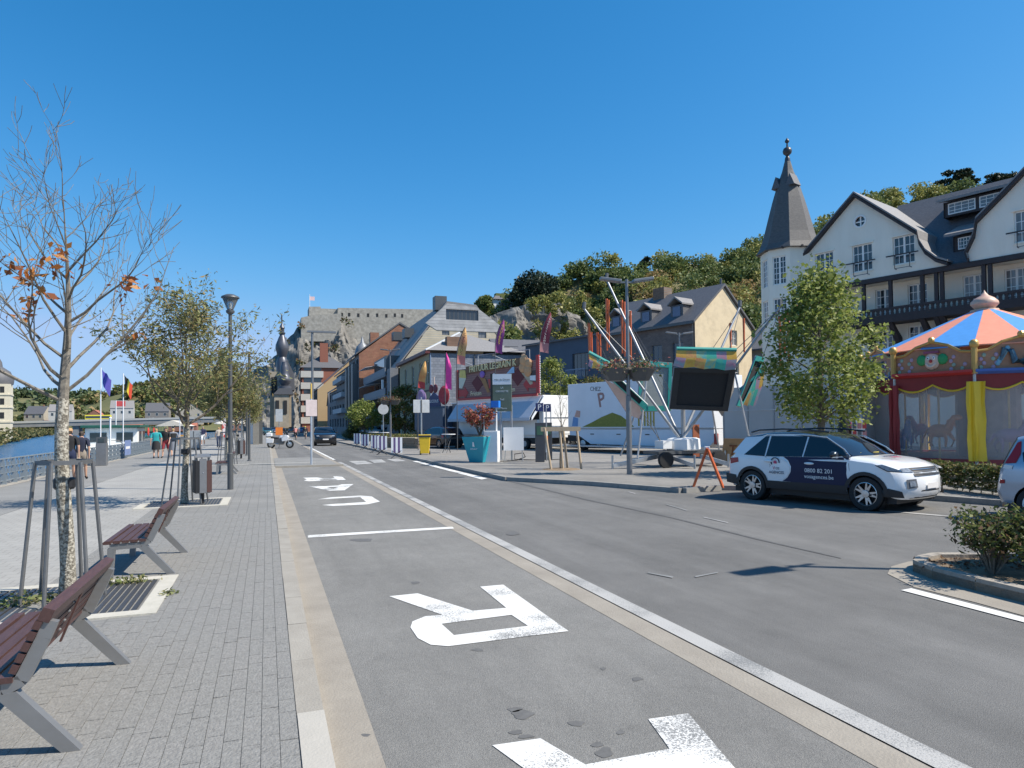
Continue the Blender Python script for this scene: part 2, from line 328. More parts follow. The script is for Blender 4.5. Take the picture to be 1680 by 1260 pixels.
# pavement with pavers
sheet('pavement', [(-2.35, -12), (.17, -12), (.17, 140), (-2.35, 140)], .072, pavd)
pv = bpy.data.objects['pavement']
PW, PL = .10, .20
pm = [MB().box(.0015, PW - .0015, .0015, PL - .0015, .04, .080 + dz).mesh('paver', mt) for dz, mt in
      ((0, pav), (.0015, mat('paver_grey_b', (.172, .167, .156), .85, scale=26, bump=.6, bscale=60, col2=(.28, .273, .257), thr=(.3, .85), world=True)), (-.001, mat('paver_grey_c', (.181, .175, .164), .85, scale=26, bump=.6, bscale=60, col2=(.292, .284, .267), thr=(.3, .85), world=True)))]
cells = []
for c in range(25):
    x = .165 - (c + 1) * PW; off = .1 if c % 2 else 0
    for r_ in range(84):
        y = -1.5 + r_ * PL + off
        if -2.2 < x and x < -1.1 and 6.9 < y < 8.9: continue             # the tree grate
        if y > 15: continue
        p = (x + .05, y + .1); vis = p[1] > 2.9 and (math.atan2(p[0], p[1]) - YAW) > -.66
        cells.append((p[1] if vis else 99 + p[1], x, y))
cells.sort(); b2 = MB()
for i, (d, x, y) in enumerate(cells):
    if i < 300: obj('paver', pm[rnd.choice((0, 0, 1, 2))], pv, (x, y, rnd.uniform(-.0015, .0015)))
    else: b2.cur = rnd.choice((0, 0, 1, 2)); dz = rnd.uniform(-.0015, .002); b2.box(x + .0015, x + PW - .0015, y + .0015, y + PL - .0015, .06, .080 + dz)
o = b2.build('paver_field', [pav, MATS['paver_grey_b'], MATS['paver_grey_c']], pv); o['kind'] = 'stuff'
# promenade: pale path, dark band by the railing, drain line
sheet('promenade', [(-5.3, -12), (-2.35, -12), (-2.35, 160), (-4.6, 160)], .066, pavl)
sheet('quay_pavement', [(-8.2, -12), (-5.3, -12), (-4.6, 160), (-8.2, 160)], .07, pavb)
sheet('quay_edge', [(-8.2, -12), (-7.6, -12), (-7.6, 160), (-8.2, 160)], .076, kerbm)
struct(MB().box(-8.6, -8.2, -12, 200, -6, .05).build('quay_wall', mat('quay_stone', (.25, .24, .22), .9, bump=.4)))
for y in (33.6,): sheet('pavement_band', [(-4.9, y), (2.2, y + .6), (2.2, y + .82), (-4.9, y + .22)], .083, mat('white_stone', (.55, .54, .5), .8, var=.08))
# water
wm = mat('river_water', (.015, .085, .19), .2, var=0, spec=.4)
n = wm.node_tree; b_ = n.nodes['Principled BSDF']; tc = n.nodes.new('ShaderNodeTexCoord')
wv = n.nodes.new('ShaderNodeTexNoise'); wv.inputs['Scale'].default_value = .9; wv.inputs['Detail'].default_value = 5; wv.inputs['Roughness'].default_value = .6
mp = n.nodes.new('ShaderNodeMapping'); mp.inputs['Scale'].default_value = (.5, .9, 1); n.links.new(tc.outputs['Object'], mp.inputs[0]); n.links.new(mp.outputs[0], wv.inputs['Vector'])
bp = n.nodes.new('ShaderNodeBump'); bp.inputs['Strength'].default_value = 1.0; bp.inputs['Distance'].default_value = .8; n.links.new(wv.outputs['Fac'], bp.inputs['Height']); n.links.new(bp.outputs[0], b_.inputs['Normal'])
sheet('river', [(-700, -60), (-8.4, -60), (-8.4, 900), (-700, 900)], WZ, wm)
# ---- right side: kerb and plaza
PE = [(7.35, 190), (7.35, 20.8), (9.05, 18.05), (10.15, 15.25), (11.5, 15.5), (13.2, 14.0), (14.35, 11.1), (15.9, 5), (16.6, -12)]
KZ = .12
sheet('plaza', PE + [(120, -12), (120, 190)], KZ, plz)
rk = struct(MB().box(7.2, 7.35, 60, 190, -.05, KZ + .006).build('plaza_kerb', kerbm))
kst = MB().box(0, .992, -.15, 0, -.1, KZ + .008).mesh('kerb_stone_plaza', mat('kerb_bluestone', (.2, .195, .185), .85, scale=5, bump=.3, col2=(.29, .28, .26)))
def kerbline(pts, par, me, L0=1.0):
    for a, b in zip(pts, pts[1:]):
        a = Vector((*a, 0)); b = Vector((*b, 0)); d = b - a; k = max(1, round(d.length / L0)); ang = math.atan2(d.y, d.x)
        for i in range(k):
            o = obj('kerb_stone', me, par, a + d * i / k, ang); o.scale = (d.length / k, 1, 1)
kerbline([p for p in PE if p[1] < 61 and p[1] > -5][::1] if False else [(7.35, 60)] + PE[1:8], rk, kst)
# ---- markings
def mark(name, pts, m=paint, z=.009, holes=()):
    P = [G(*p, z) for p in pts]; H = [[G(*p, z) for p in h] for h in holes]; b = MB(); vo, fs = cdt(P, H)
    b.add([(v.x, v.y, z) for v in vo], fs); o = b.build(name, m)
    if o.data.polygons[0].normal.z < 0: o.data.flip_normals()
    return struct(o)
def zm(pts, ox, oy, s): return [(ox + x / s, oy + y / s) for x, y in pts]
z1 = lambda *p: zm(p, 440, 760, 2.1)
z2 = lambda *p: zm(p, 440, 740, 6.4615)
mark('bay_letter', z1((417, 458), (515, 448), (705, 508), (820, 498), (730, 425), (810, 418), (1035, 578), (620, 630), (560, 625), (515, 602), (490, 565), (497, 545), (540, 527), (600, 522)), holes=[z1((597, 553), (838, 522), (895, 560), (640, 592))])
_v, _f = cdt([(1.21, 3.77), (1.5, 3.75), (1.61, 3.38), (2.13, 3.37), (2.22, 3.75), (2.5, 3.73), (2.04, 1.88), (1.68, 1.88)], [[(1.7, 3.04), (2.05, 3.04), (1.87, 2.35)]]); o = MB().add([(v.x, v.y, .009) for v in _v], _f).build('bay_letter', paint); struct(o)
if o.data.polygons[0].normal.z < 0: o.data.flip_normals()
mark('bay_letter', z2((525, 512), (660, 490), (980, 472), (1095, 480), (1185, 535), (1050, 565), (690, 582), (570, 572), (700, 560), (1040, 540), (975, 488), (655, 506)))
mark('bay_letter', z2((425, 372), (600, 372), (740, 365), (780, 352), (905, 350), (810, 415), (650, 420)), holes=[z2((620, 382), (745, 378), (690, 400))])
mark('bay_letter', z2((370, 282), (520, 280), (580, 289), (705, 285), (688, 268), (775, 266), (825, 305), (430, 320), (380, 312), (410, 300)), holes=[z2((540, 303), (715, 297), (735, 304), (560, 311))])
mark('bay_line', [(505, 878), (742, 864), (745, 867), (505, 882)])
struct(sheet('edge_line', [(3.31, -12), (3.49, -12), (3.49, 35.2), (3.31, 35.2)], .012, wpaint))
struct(sheet('edge_line', [(3.30, 37.6), (3.45, 37.6), (3.45, 60), (3.30, 60)], .012, paint))
for q in ([(572, 756.5), (598, 755.8), (612, 760.5), (585, 762)], [(604, 754.5), (626, 753.8), (634, 758.5), (614, 759.5)], [(634, 753), (653, 752.3), (666, 756.5), (648, 757.5)]):
    mark('crossing_stripe', q, wpaint)
mark('edge_line', [(676, 756.5), (684, 756), (800, 785), (790, 786.5)], paint)
mark('edge_line', [(1478, 968), (1495, 965), (1700, 1018), (1700, 1026)], paint)
mark('edge_line', [(1395, 834), (1400, 833), (1680, 856), (1680, 858)], wpaint)
for q in ([(1030, 806), (1042, 809), (1043, 810.5), (1032, 807.5)], [(1094, 827), (1128, 837), (1127, 838), (1093, 828)], [(1155, 848), (1195, 857), (1194, 858), (1154, 849)], [(1064, 939), (1105, 946), (1103, 948), (1062, 940)], [(1140, 945), (1178, 938), (1177, 940), (1141, 947)]):
    mark('worn_dash', q, fpaint)
# tar seam across the road, stains in the bay
tar = mat('tar_seam', (.1, .098, .095), .8, var=.2)
mark('tar_seam', [(832, 789), (842, 789), (960, 818), (1100, 847.5), (1240, 882.5), (1380, 915), (1380, 916), (1239, 884.3), (1099, 849), (959, 819.5)], tar, .006)
stain = mat('oil_stain', (.115, .112, .107), .75, var=.2, scale=14)
for px, py, rx, ry in ((857, 1172, 18, 7), (845, 1164, 12, 4), (946, 1187, 13, 5), (992, 1234, 14, 8), (980, 1221, 10, 4), (1018, 1201, 6, 4), (847, 1201, 11, 4), (862, 1208, 13, 3), (600, 1206, 7, 3), (681, 956, 7, 2.5), (595, 886, 18, 3), (1045, 1114, 9, 3), (784, 1066, 10, 2), (842, 875, 10, 3), (990, 1097, 5, 2)):
    mark('oil_stain', [(px + rx * math.cos(a) * (1 + .25 * math.sin(3 * a + px)), py + ry * math.sin(a) * (1 + .2 * math.cos(2 * a + py))) for a in [k * PI / 8 for k in range(16)]], stain, .0065)
# ================================================================== promenade: trees, benches, bins, lamp, railing
SZ = .08
bark = mat('mottled_bark', (.13, .115, .09), .9, scale=34, bump=.6, bscale=50, col2=(.46, .43, .36), thr=(.44, .58))
bark2 = mat('dark_bark', (.06, .05, .04), .9, scale=20, bump=.6, bscale=50, col2=(.2, .17, .13))
twigm = mat('twig_bark', (.09, .078, .065), .85, scale=20, col2=(.24, .215, .175))
postm = mat('guard_steel', (.16, .162, .165), .45, .5, .12, 10)
brown = mat('brown_boards', (.06, .03, .026), .5, scale=6, bump=.15, bscale=40, col2=(.095, .046, .04), stretch=(8, 1, 8))
benchg = mat('bench_grey', (.25, .25, .25), .42, .5, .08, 6)
def tree_skeleton(H, fork, r0, spread, nb, seed, up=.55, sub=5, lean=(0, 0), low=0., taper=.72, rise=.1, thin=.5):
    rg = random.Random(seed); tr = MB(); br = MB(); tips = []
    pts = []; rr = []; x = y = 0
    k = 14
    for i in range(k + 1):
        t = i / k; z = H * t
        pts.append(Vector((lean[0] * t * H + .035 * math.sin(t * 9 + seed), lean[1] * t * H + .035 * math.cos(t * 7 + seed) - .035 * math.cos(seed), z)))
        rr.append(max(.004, r0 * (1 - .15 * z / fork) if z < fork else r0 * .8 * (1 - (z - fork) / (H - fork + .05)) ** 1.1))
    rr[0] *= 1.25; fi = max(2, int(fork / H * k) + 1)
    tr.tube(pts[:fi + 1], rr[:fi + 1], 10); br.tube(pts[fi - 1:], rr[fi - 1:], 7)
    def at(z):
        t = z / H * k; i = min(k - 1, int(t)); return pts[i].lerp(pts[i + 1], t - i), rr[i] + (rr[i + 1] - rr[i]) * (t - i)
    def branch(p, d, L, r, lev):
        n = 7 if lev == 0 else 5 if lev == 1 else 4; q = [p.copy()]; R = [r]; dd = d.normalized(); w = Vector((rg.uniform(-1, 1), rg.uniform(-1, 1), rg.uniform(-.4, .8)))
        for i in range(n):
            dd = (dd + Vector((rg.uniform(-.2, .2), rg.uniform(-.2, .2), rg.uniform(-.1, .2) + (rise if lev == 0 else .03))) + w * .06).normalized()
            q.append(q[-1] + dd * L / n); R.append(max(.0024, r * (1 - (i + 1) / n) ** .8))
        br.tube(q, R, 6 if lev == 0 else 4, cap=False); tips.append((q[-1], lev))
        for i in range(1, n): tips.append((q[i], lev))
        if lev < 2:
            for s_ in range(sub if lev == 0 else 3):
                t = rg.uniform(.25, .97) * n; i = min(n - 1, int(t)); pp = q[i].lerp(q[i + 1], t - i)
                ax = (q[i + 1] - q[i]).normalized(); sd = Vector((rg.uniform(-1, 1), rg.uniform(-1, 1), rg.uniform(-.55, .5)))
                branch(pp, (ax * .75 + sd * .75), L * rg.uniform(.3, .55), max(.003, R[i] * .5), lev + 1)
    for i in range(nb):
        t = (i + rg.random() * .8) / nb; z = fork * (1 - low) + (H - fork * (1 - low)) * (t ** 1.15) * .95; p, r = at(z); a = i * 2.4 + rg.uniform(-.5, .5)
        L = spread * (1 - taper * t) * rg.uniform(.75, 1.15); e = up + .5 * t + rg.uniform(-.15, .2)
        branch(p, Vector((math.cos(a) * math.cos(e), math.sin(a) * math.cos(e), math.sin(e))), L, max(.006, min(r * .7, r0 * thin * (1 - .6 * t))), 0)
    return tr, br, tips
def guard(loc, label, n=6, h=1.42, rt=.25, rb=.37):
    g = thing('tree_guard', label, 'tree guard', loc, .3, 'steel guards around the promenade trees')
    for i in range(n):
        a = 2 * PI * i / n
        MB().tube([(rb * math.cos(a), rb * math.sin(a), 0), (rt * math.cos(a), rt * math.sin(a), h)], .019, 8).build('post', postm, g, True)
    b = MB()
    for i in range(n):
        a = 2 * PI * i / n; c = 2 * PI * (i + 1) / n
        b.bar((rt * math.cos(a), rt * math.sin(a), h), (rt * math.cos(c), rt * math.sin(c), h), .012, .045)
    b.build('ring', postm, g)
    MB().lathe([(.085, 1.14), (.1, 1.16), (.1, 1.24), (.085, 1.26)], n=14).build('strap', black, g); return g
# --- the bare tree
T1 = Vector((-1.98, 8.25, SZ))
t = thing('bare_tree', 'nearly leafless tree with mottled trunk and a few brown leaves beside the benches', 'tree', T1, 3.6)
tr, br, tips = tree_skeleton(4.15, 2.02, .072, 1.9, 20, 17, up=.36, sub=6, taper=.55, rise=.05, thin=.29)
tr.build('trunk', bark, t, True); br.build('branches', twigm, t, True)
dead = leafmat('dead_leaves', [(.34, .12, .03), (.42, .18, .05), (.25, .08, .03), (.45, .22, .08)], trans=.3)
rg_ = random.Random(5); P = []
low = [p for p, l in tips if 2.0 < p.z < 3.5]
for c in rg_.sample(low, 26):
    for k in range(rg_.randint(5, 13)): P.append(c + Vector((rg_.gauss(0, .045), rg_.gauss(0, .045), rg_.gauss(-.02, .05))))
obj('leaves', leafmesh('leaves', P, .085, dead, 3, .5, .6), t)
guard(T1, 'steel pole guard around the bare tree')
# --- sparse olive trees
olive = leafmat('olive_leaves', [(.19, .2, .08), (.24, .25, .1), (.15, .17, .065), (.3, .29, .13), (.32, .24, .1)], trans=.35)
def olive_tree(loc, seed, label, H=4.3, n=9, dens=1., sp=2.6, size=.10):
    t = thing('promenade_tree', label, 'tree', loc, seed * 1.1, 'leafy trees in a row along the promenade')
    tr, br, tips = tree_skeleton(H, 1.75, .075, sp, 24, seed, up=.32, sub=5, taper=.66)
    tr.build('trunk', bark, t, True); br.build('branches', bark2, t, True)
    rg = random.Random(seed); P = []
    for p, l in tips:
        for k in range(int((n if l else n * .5) * dens * (1.15 if p.z < 3.6 else .55))): P.append(p + Vector((rg.gauss(0, .11), rg.gauss(0, .11), rg.gauss(-.03, .1))))
    obj('crown', leafmesh('crown', P, size, olive, seed, .3, .5), t); return t
olive_tree((-1.8, 17.6, SZ), 21, 'sparse olive-leaved tree with speckled trunk behind the wooden bin', n=6, size=.1, H=4.1)
guard((-1.8, 17.6, SZ), 'steel pole guard around the second tree, beside the wooden bin', h=1.5, rt=.3, rb=.5)
for i, (y, s_, lb) in enumerate(((34.5, 33, 'olive-leaved tree behind the lamp post, third along the promenade'), (46, 45, 'olive-leaved tree beyond the third tree, with red flowers beside it'), (57, 56, 'small-looking olive-leaved tree beyond the slim pillars'), (70, 67, 'farthest olive-leaved tree, by the parked motorcycle'))):
    olive_tree((-1.75, y, SZ), s_, lb, 4.4 + .2 * (i % 2), dens=.9, sp=2.3, size=.13, n=8)
    if i < 2: guard((-1.75, y, SZ), ['steel pole guard around the third tree, behind the lamp post', 'steel pole guard around the fourth tree along the promenade'][i], h=1.5, rt=.3, rb=.45)
# --- tree grates
grm = mat('grate_iron', (.1, .1, .105), .5, .6, .15, 20)
def grate(c, label, hw=.78, hl=.72):
    g = thing('tree_grate', label, 'tree grate', c, 0, 'iron grates around the promenade trees'); b = MB()
    b.box(-hw - .17, hw + .17, -hl - .17, -hl, -.05, .008).box(-hw - .17, hw + .17, hl, hl + .17, -.05, .008).box(-hw - .17, -hw, -hl, hl, -.05, .0075).box(hw, hw + .17, -hl, hl, -.05, .0075)
    b.build('frame', mat('grate_frame_concrete', (.42, .4, .34), .85, scale=5, bump=.3, col2=(.5, .47, .41)), g)
    MB().box(-hw, hw, -hl, hl, -.06, -.012).build('soil_bed', mat('grate_soil', (.07, .06, .045), .95, var=.3, scale=9), g)
    full = MB().box(-.022, .022, -hl, hl, -.03, .004).mesh('slat', grm); half = MB().box(-.022, .022, 0, hl - .26, -.03, .004).mesh('slat', grm)
    k = int(hw / .066)
    for i in range(-k, k + 1):
        x = i * .066
        if abs(x) > .27: obj('slat', full, g, (x, 0, 0))
        else: obj('slat', half, g, (x, -hl, 0)); obj('slat', half, g, (x, .26, 0))
    return g
grate((-1.95, 8.2, SZ), 'iron grate with pale frame around the bare tree')
grate((-1.8, 17.6, SZ), 'iron grate with pale frame around the second tree, under the bin')
weed = leafmat('weed_leaves', [(.16, .2, .06), (.22, .24, .1), (.3, .27, .14)])
P = [(-1.5 + rnd.gauss(0, .12), 8.85 + rnd.gauss(0, .05), SZ + abs(rnd.gauss(0, .03))) for _ in range(160)] + [(-2.3 + rnd.gauss(0, .16), 8.25 + rnd.gauss(0, .1), SZ + abs(rnd.gauss(0, .04))) for _ in range(260)] + [(-1.0 + rnd.gauss(0, .04), 8.1 + rnd.gauss(0, .06), SZ + abs(rnd.gauss(0, .02))) for _ in range(50)]
o = obj('weeds', leafmesh('weeds', P, .05, weed, 8)); o['kind'] = 'stuff'; o['label'] = 'small green weeds around the tree grate'
# --- benches (front to -x)
def make_bench(label):
    bn = thing('bench', label, 'bench', (0, 0, 0), 0, 'slatted benches facing the river'); W_ = .725
    prof = [(.0, .40), (.2, .405), (.33, .41), (.42, .46), (.47, .58), (.52, .70), (.555, .80)]
    for s_ in (-1, 1):
        y = s_ * W_; b = MB()
        for a, c in zip(prof, prof[1:]): b.bar((a[0], y, a[1]), (c[0], y, c[1]), .05, .07)
        b.build('side_rail', benchg, bn)
        MB().extr([(-.035, y - .03, 0), (.035, y - .03, 0), (.06, y - .03, .385), (-.02, y - .03, .385)], (0, .06, 0)).build('leg', benchg, bn)
        MB().extr([(.30, y - .03, .385), (.40, y - .03, .40), (.70, y - .03, 0), (.61, y - .03, 0)], (0, .06, 0)).build('leg', benchg, bn)
    st = MB().box(-.036, .036, -.765, .765, 0, .035).mesh('slat', brown); nose = MB().extr([(-.05, -.765, 0), (.03, -.765, 0), (.03, -.765, .045), (-.03, -.765, .045), (-.055, -.765, .02)], (0, 1.53, 0)).mesh('slat', brown)
    obj('slat', nose, bn, (-.02, 0, .44))
    for i in range(1, 5): obj('slat', st, bn, (-.02 + i * .092, 0, .445 + .003 * i))
    for i in range(5):
        z = .535 + i * .062; x = .455 + (z - .58) * .42 - .045
        o = obj('slat', MB().box(-.018, .018, -.765, .765, -.026, .026).mesh('slat', brown) if i == 0 else bk, bn, (x, 0, z)); o.rotation_euler.y = .4
        if i == 0: bk = o.data
    o = obj('slat', MB().box(-.03, .03, -.765, .765, -.035, .045).mesh('slat', brown), bn, (.535, 0, .835)); o.rotation_euler.y = .4
    bo = MB().sph((0, 0, 0), .01, 6).mesh('bolt', steel)
    for y in (-.725, 0, .725):
        for i in range(5): z = .535 + i * .062; obj('bolt', bo, bn, (.455 + (z - .58) * .42 - .02, y, z))
    MB().bar((.42, 0, .45), (.55, 0, .82), .03, .012).build('back_brace', brown, bn); return bn
b1 = make_bench('brown slatted bench in the bottom left corner, nearest of the benches'); b1.location = (-1.67, 5.14, SZ); b1.scale.z = .9
dup(b1, (-1.75, 9.95, SZ), 0, 'brown slatted bench just beyond the bare tree')
dup(b1, (-1.75, 28.3, SZ), 0, 'brown slatted bench partly hidden behind the lamp post and the second tree')
# --- bins
def make_bin(label):
    g = thing('litter_bin', label, 'litter bin', (0, 0, 0), .22, 'litter bins along the promenade')
    MB().tube([(0, 0, 0), (0, 0, .28)], .05, 10).build('foot', black, g)
    MB().box(-.16, .16, -.14, .14, .24, .98).build('body', benchg, g, bevel=.01)
    MB().box(.06, .06, 0, 0, 0, 0)
    for x0, x1 in ((.165, .19),): MB().box(x0, x1, -.15, .15, .26, 1.0).build('side_panel', brown, g)
    MB().box(-.19, -.165, -.15, .15, .26, 1.0).build('side_panel', black, g)
    MB().box(.08, .163, -.165, -.143, .26, .99).build('front_panel', brown, g); MB().box(-.163, -.08, -.165, -.143, .26, .99).build('front_panel', black, g); MB().box(-.076, .076, -.17, -.143, .25, 1.04).build('door', mgrey, g, bevel=.004)
    MB().extr([(-.17, -.16, 1.06), (.17, -.16, 1.06), (.17, .16, 1.12), (-.17, .16, 1.12)], (0, 0, .02)).build('lid', benchg, g)
    MB().box(-.15, -.13, -.12, .12, .98, 1.07).box(.13, .15, -.12, .12, .98, 1.07).build('lid_bracket', benchg, g)
    MB().lathe([(.012, -.005), (.012, .005)], (0, -.174, .72), 8, 'y').build('lock', steel, g); return g
bi = make_bin('brown and grey litter bin on one foot beside the second tree'); bi.location = (-1.42, 17.35, SZ)
dup(bi, (-1.35, 40.5, SZ), .2, 'second litter bin far down the promenade, beyond the lamp post')
# --- lamp post with glass lantern
g = thing('lamp_post', 'grey lamp post with a conical glass lantern beside the second tree', 'street lamp', (-.98, 20.9, SZ))
MB().tube([(0, 0, 0), (0, 0, 1.0), (0, 0, 1.02), (0, 0, 5.0)], [.082, .08, .06, .05], 14).build('post', dgrey, g, True)
MB().lathe([(.05, 4.95), (.11, 5.0), (.12, 5.06), (.06, 5.1)], n=14).build('collar', dgrey, g, True)
lg = mat('lantern_glass', (.8, .85, .85), .15, var=0, trans=.85)
MB().lathe([(.09, 5.1), (.15, 5.25), (.22, 5.42)], n=16).build('lantern', lg, g, True); MB().lathe([(.03, 5.1), (.03, 5.3)], n=8).build('lamp_tube', white, g)
MB().lathe([(.25, 5.42), (.24, 5.46), (.12, 5.52), (.02, 5.54)], n=16).build('cap', dgrey, g, True)
# plain posts / pillars further on
def simple_post(name, label, loc, h, r, cat, m=dgrey, grp=None):
    g = thing(name, label, cat, loc, 0, grp); MB().tube([(0, 0, 0), (0, 0, h)], r, 10).build('post', m, g, True); MB().lathe([(r * 1.8, 0), (r * 1.8, .02), (r, .06)], n=10).build('base', m, g); return g
for k, (px, py, h) in enumerate(((409, 756, 5.5), (405, 747, 5.5))):
    p = G(px, py, SZ); g = simple_post('lamp_post', ['tall grey post just right of the lantern lamp, nearer of a pair', 'tall grey post just right of the lantern lamp, farther of a pair'][k], p, h, .06, 'street lamp')
    MB().box(-.35, .35, -.1, .1, h, h + .06).build('lamp_head', dgrey, g)
for k, (px, py, m_) in enumerate(((414, 728, 'white'), (420, 729, 'grey'), (426, 728, 'dark'))):
    p = G(px, py, SZ); g = thing('pillar', f'{m_} upright pillar at the end of the promenade', 'pillar', p)
    mm = {'white': white, 'grey': mat('pillar_grey', (.22, .21, .19), .7), 'dark': mat('pillar_dark', (.1, .1, .095), .7)}[m_]; MB().box(-.28, .28, -.15, .15, 0, 2.9).build('shaft', mm, g); MB().box(-.32, .32, -.19, .19, 2.9, 3.0).build('cap', mm, g)
g = thing('notice_board', 'white notice board on a post seen through the promenade trees', 'notice board', G(397, 745, SZ)); MB().tube([(0, 0, 0), (0, 0, 4.1)], .04, 8).build('post', steel, g); MB().box(-.33, .33, -.06, -.045, 2.6, 4.2).build('panel', white, g); MB().box(-.25, .25, -.064, -.06, 3.3, 3.34).build('print', dgrey, g)
# --- railing
railm = mat('railing_paint', (.27, .31, .34), .45, .4, .1, 6)
def make_rail(label):
    g = thing('quay_railing', label, 'railing', (0, 0, 0), 0, 'railing panels along the quay'); Lp = 3.0
    for y, z, hh in ((0, 1.06, .05), (0, .76, .025), (0, .46, .025), (0, .14, .04)): MB().box(-.03, .03, 0, Lp - .01, z, z + hh).build('rail', railm, g)
    pst = MB().extr([(-.05, -.04, 0), (.12, -.04, 0), (.05, -.04, 1.05), (-.05, -.04, 1.05)], (0, .02, 0)).mesh('post', railm)
    fin = MB().extr([(-.03, 0, 0), (.045, 0, 0), (.045, 0, .14), (-.03, 0, .2)], (0, .01, 0)).mesh('fin', railm)
    for y in (.06, 1.06, 2.06): obj('post', pst, g, (0, y, 0))
    upr = MB().box(-.02, .02, -.006, .006, .14, 1.06).mesh('upright', railm)
    for y in (.4, .73, 1.4, 1.73, 2.4, 2.73):
        obj('upright', upr, g, (0, y, 0))
        for z in (.19, .49, .79): obj('fin', fin, g, (.0, y + .05, z))
    return g
r0 = make_rail('grey steel railing panel along the quay edge, partly behind the bare tree')
for i in range(22):
    y = 14 + 3 * i
    if i == 0: r0.location = (-7.95, y, .07); r0.scale.z = .76; r0['label'] = 'grey steel quay railing panel nearest the camera at the left edge'
    else: dup(r0, (-7.95, y, .07), 0, 'grey steel railing panel in the long row along the quay edge')
r0['label'] = 'grey steel railing panel in the long row along the quay edge'
MBx = MB()
for z, hh in ((1.06, .05), (.76, .03), (.46, .03), (.14, .04)): MBx.box(-.03, .03, 0, 84, z * .76, z * .76 + hh)
for i in range(28): MBx.box(-.02, .1, i * 3, i * 3 + .08, 0, .8)
fr = thing('quay_railing', 'far end of the quay railing, beyond the moored tour boat', 'railing', (-7.95, 80, .07)); MBx.build('rails', railm, fr)
g = thing('service_pillar', 'square grey service pillar standing in the quay railing', 'pillar', G(163, 764, .07) + Vector((.1, 0, 0))); MB().box(-.22, .22, -.2, .2, 0, 1.05).build('body', mgrey, g, bevel=.01); MB().box(-.2, .2, -.18, .18, 1.05, 1.35).build('head', dgrey, g); MB().box(-.12, .12, -.19, -.181, 1.1, 1.28).build('screen', glass, g)
g = thing('banner', 'blue banner hung on the quay railing', 'banner', G(205, 752, .07) + Vector((.14, 0, 0))); MB().box(0, .012, -.9, .9, .2, 1.05).build('cloth', mat('blue_banner', (.16, .22, .4), .7), g); MB().box(.012, .015, -.6, .6, .55, .7).build('print', white, g)
p = G(317, 738, .07); g = thing('control_cabinet', 'grey metal cabinet on the promenade behind the second tree', 'cabinet', p, .2); MB().box(-.55, .55, -.25, .25, .15, 1.5).build('body', mat('cabinet_grey', (.22, .25, .28), .5), g, bevel=.02); MB().box(-.5, .5, -.24, .24, 0, .15).build('plinth', dgrey, g); MB().box(-.02, .02, -.262, -.252, .2, 1.45).build('door_gap', black, g)
# --- flags
def flag_pole(px, Y, z0, zt, label, cols, slant):
    q = HY(px, 720, Y); g = thing('flag_pole', label, 'flag', (q.x, q.y, z0)); H = zt - z0
    MB().tube([(0, 0, 0), (0, 0, H)], .032, 8).build('pole', white, g, True)
    b = MB(); nx, nz = 10, 9
    for i in range(nx + 1):
        for j in range(nz + 1):
            u = i / nx; v = j / nz; b.v.append(((.06 + .5 * u * (1 - .25 * v)), .18 * math.sin(6 * u + 2 * v), H - .1 - .8 * v - slant * u * (1 + .3 * v) - .05 * math.sin(9 * u)))
    for i in range(nx):
        for j in range(nz): b.f.append((i * (nz + 1) + j, (i + 1) * (nz + 1) + j, (i + 1) * (nz + 1) + j + 1, i * (nz + 1) + j + 1)); b.mi.append(min(len(cols) - 1, int((i + .0) / nx * len(cols)) if len(cols) > 1 else 0))
    b.build('flag_cloth', [mat(f'flag_{c}', c, .8, var=.1) for c in cols], g, True)
flag_pole(165, 46, -2, 5.4, 'blue and violet flag on a white pole by the river', [(.1, .09, .42)], .6)
flag_pole(202, 52, -2, 5.5, 'black yellow and red flag on a white pole by the river', [(.02, .02, .02), (.75, .55, .05), (.65, .08, .04)], .65)
def thin_pole(px, Y, top, label): q = HY(px, top, Y); g = thing('mooring_pole', label, 'pole', (q.x, q.y, -2)); MB().tube([(0, 0, 0), (0, 0, q.z + 2)], .05, 8).build('shaft', white, g); MB().sph((0, 0, q.z + 2), .08).build('tip', white, g)
thin_pole(295, 95, 672, 'white pole by the water left of the second tree trunk'); thin_pole(306, 95, 680, 'white pole by the water touching the second tree trunk'); thin_pole(181, 50, 686, 'short pole with a red round sign in front of the tour boat')
# --- boats
bw = mat('boat_white', (.8, .8, .76), .4, var=.04); bgreen = mat('boat_green', (.02, .1, .07), .4)
g = thing('tour_boat', 'white tour boat with green roof moored beyond the quay railing', 'boat', (-12.0, 60, WZ + .55))
def hull(L, Wd, h, m, par, bow=4.):
    b = MB(); st = [(0, .12), (bow * .35, .6), (bow, 1), (L - 1, 1), (L, .85)]
    ring = []
    for y, k in st: ring += [[(-Wd / 2 * k * .8, y, -.3), (-Wd / 2 * k, y, h + .25 * (1 - y / L)), (Wd / 2 * k, y, h + .25 * (1 - y / L)), (Wd / 2 * k * .8, y, -.3)]]
    for a, c in zip(ring, ring[1:]):
        for i in range(4): b.poly([a[i], a[(i + 1) % 4], c[(i + 1) % 4], c[i]])
    b.poly(ring[0]); b.poly(ring[-1]); return b.build('hull', m, par)
hull(20, 4.2, 1.9, bw, g, 4)
MB().box(-1.9, 1.9, 3.8, 7.4, 1.9, 3.9).build('wheelhouse', bw, g, bevel=.05)
for x in (-.95, .95):
    MB().box(x - .6, x + .6, 3.76, 3.79, 2.75, 3.5).build('window', glass, g)
for y in (4.4, 6.0): MB().box(1.905, 1.93, y, y + 1.2, 2.6, 3.6).build('window', glass, g)
MB().box(-2.15, 2.15, 3.4, 7.8, 3.9, 4.12).build('roof', bgreen, g, bevel=.03)
MB().box(-1.85, 1.85, 7.4, 19, 1.9, 3.0).build('saloon', bw, g)
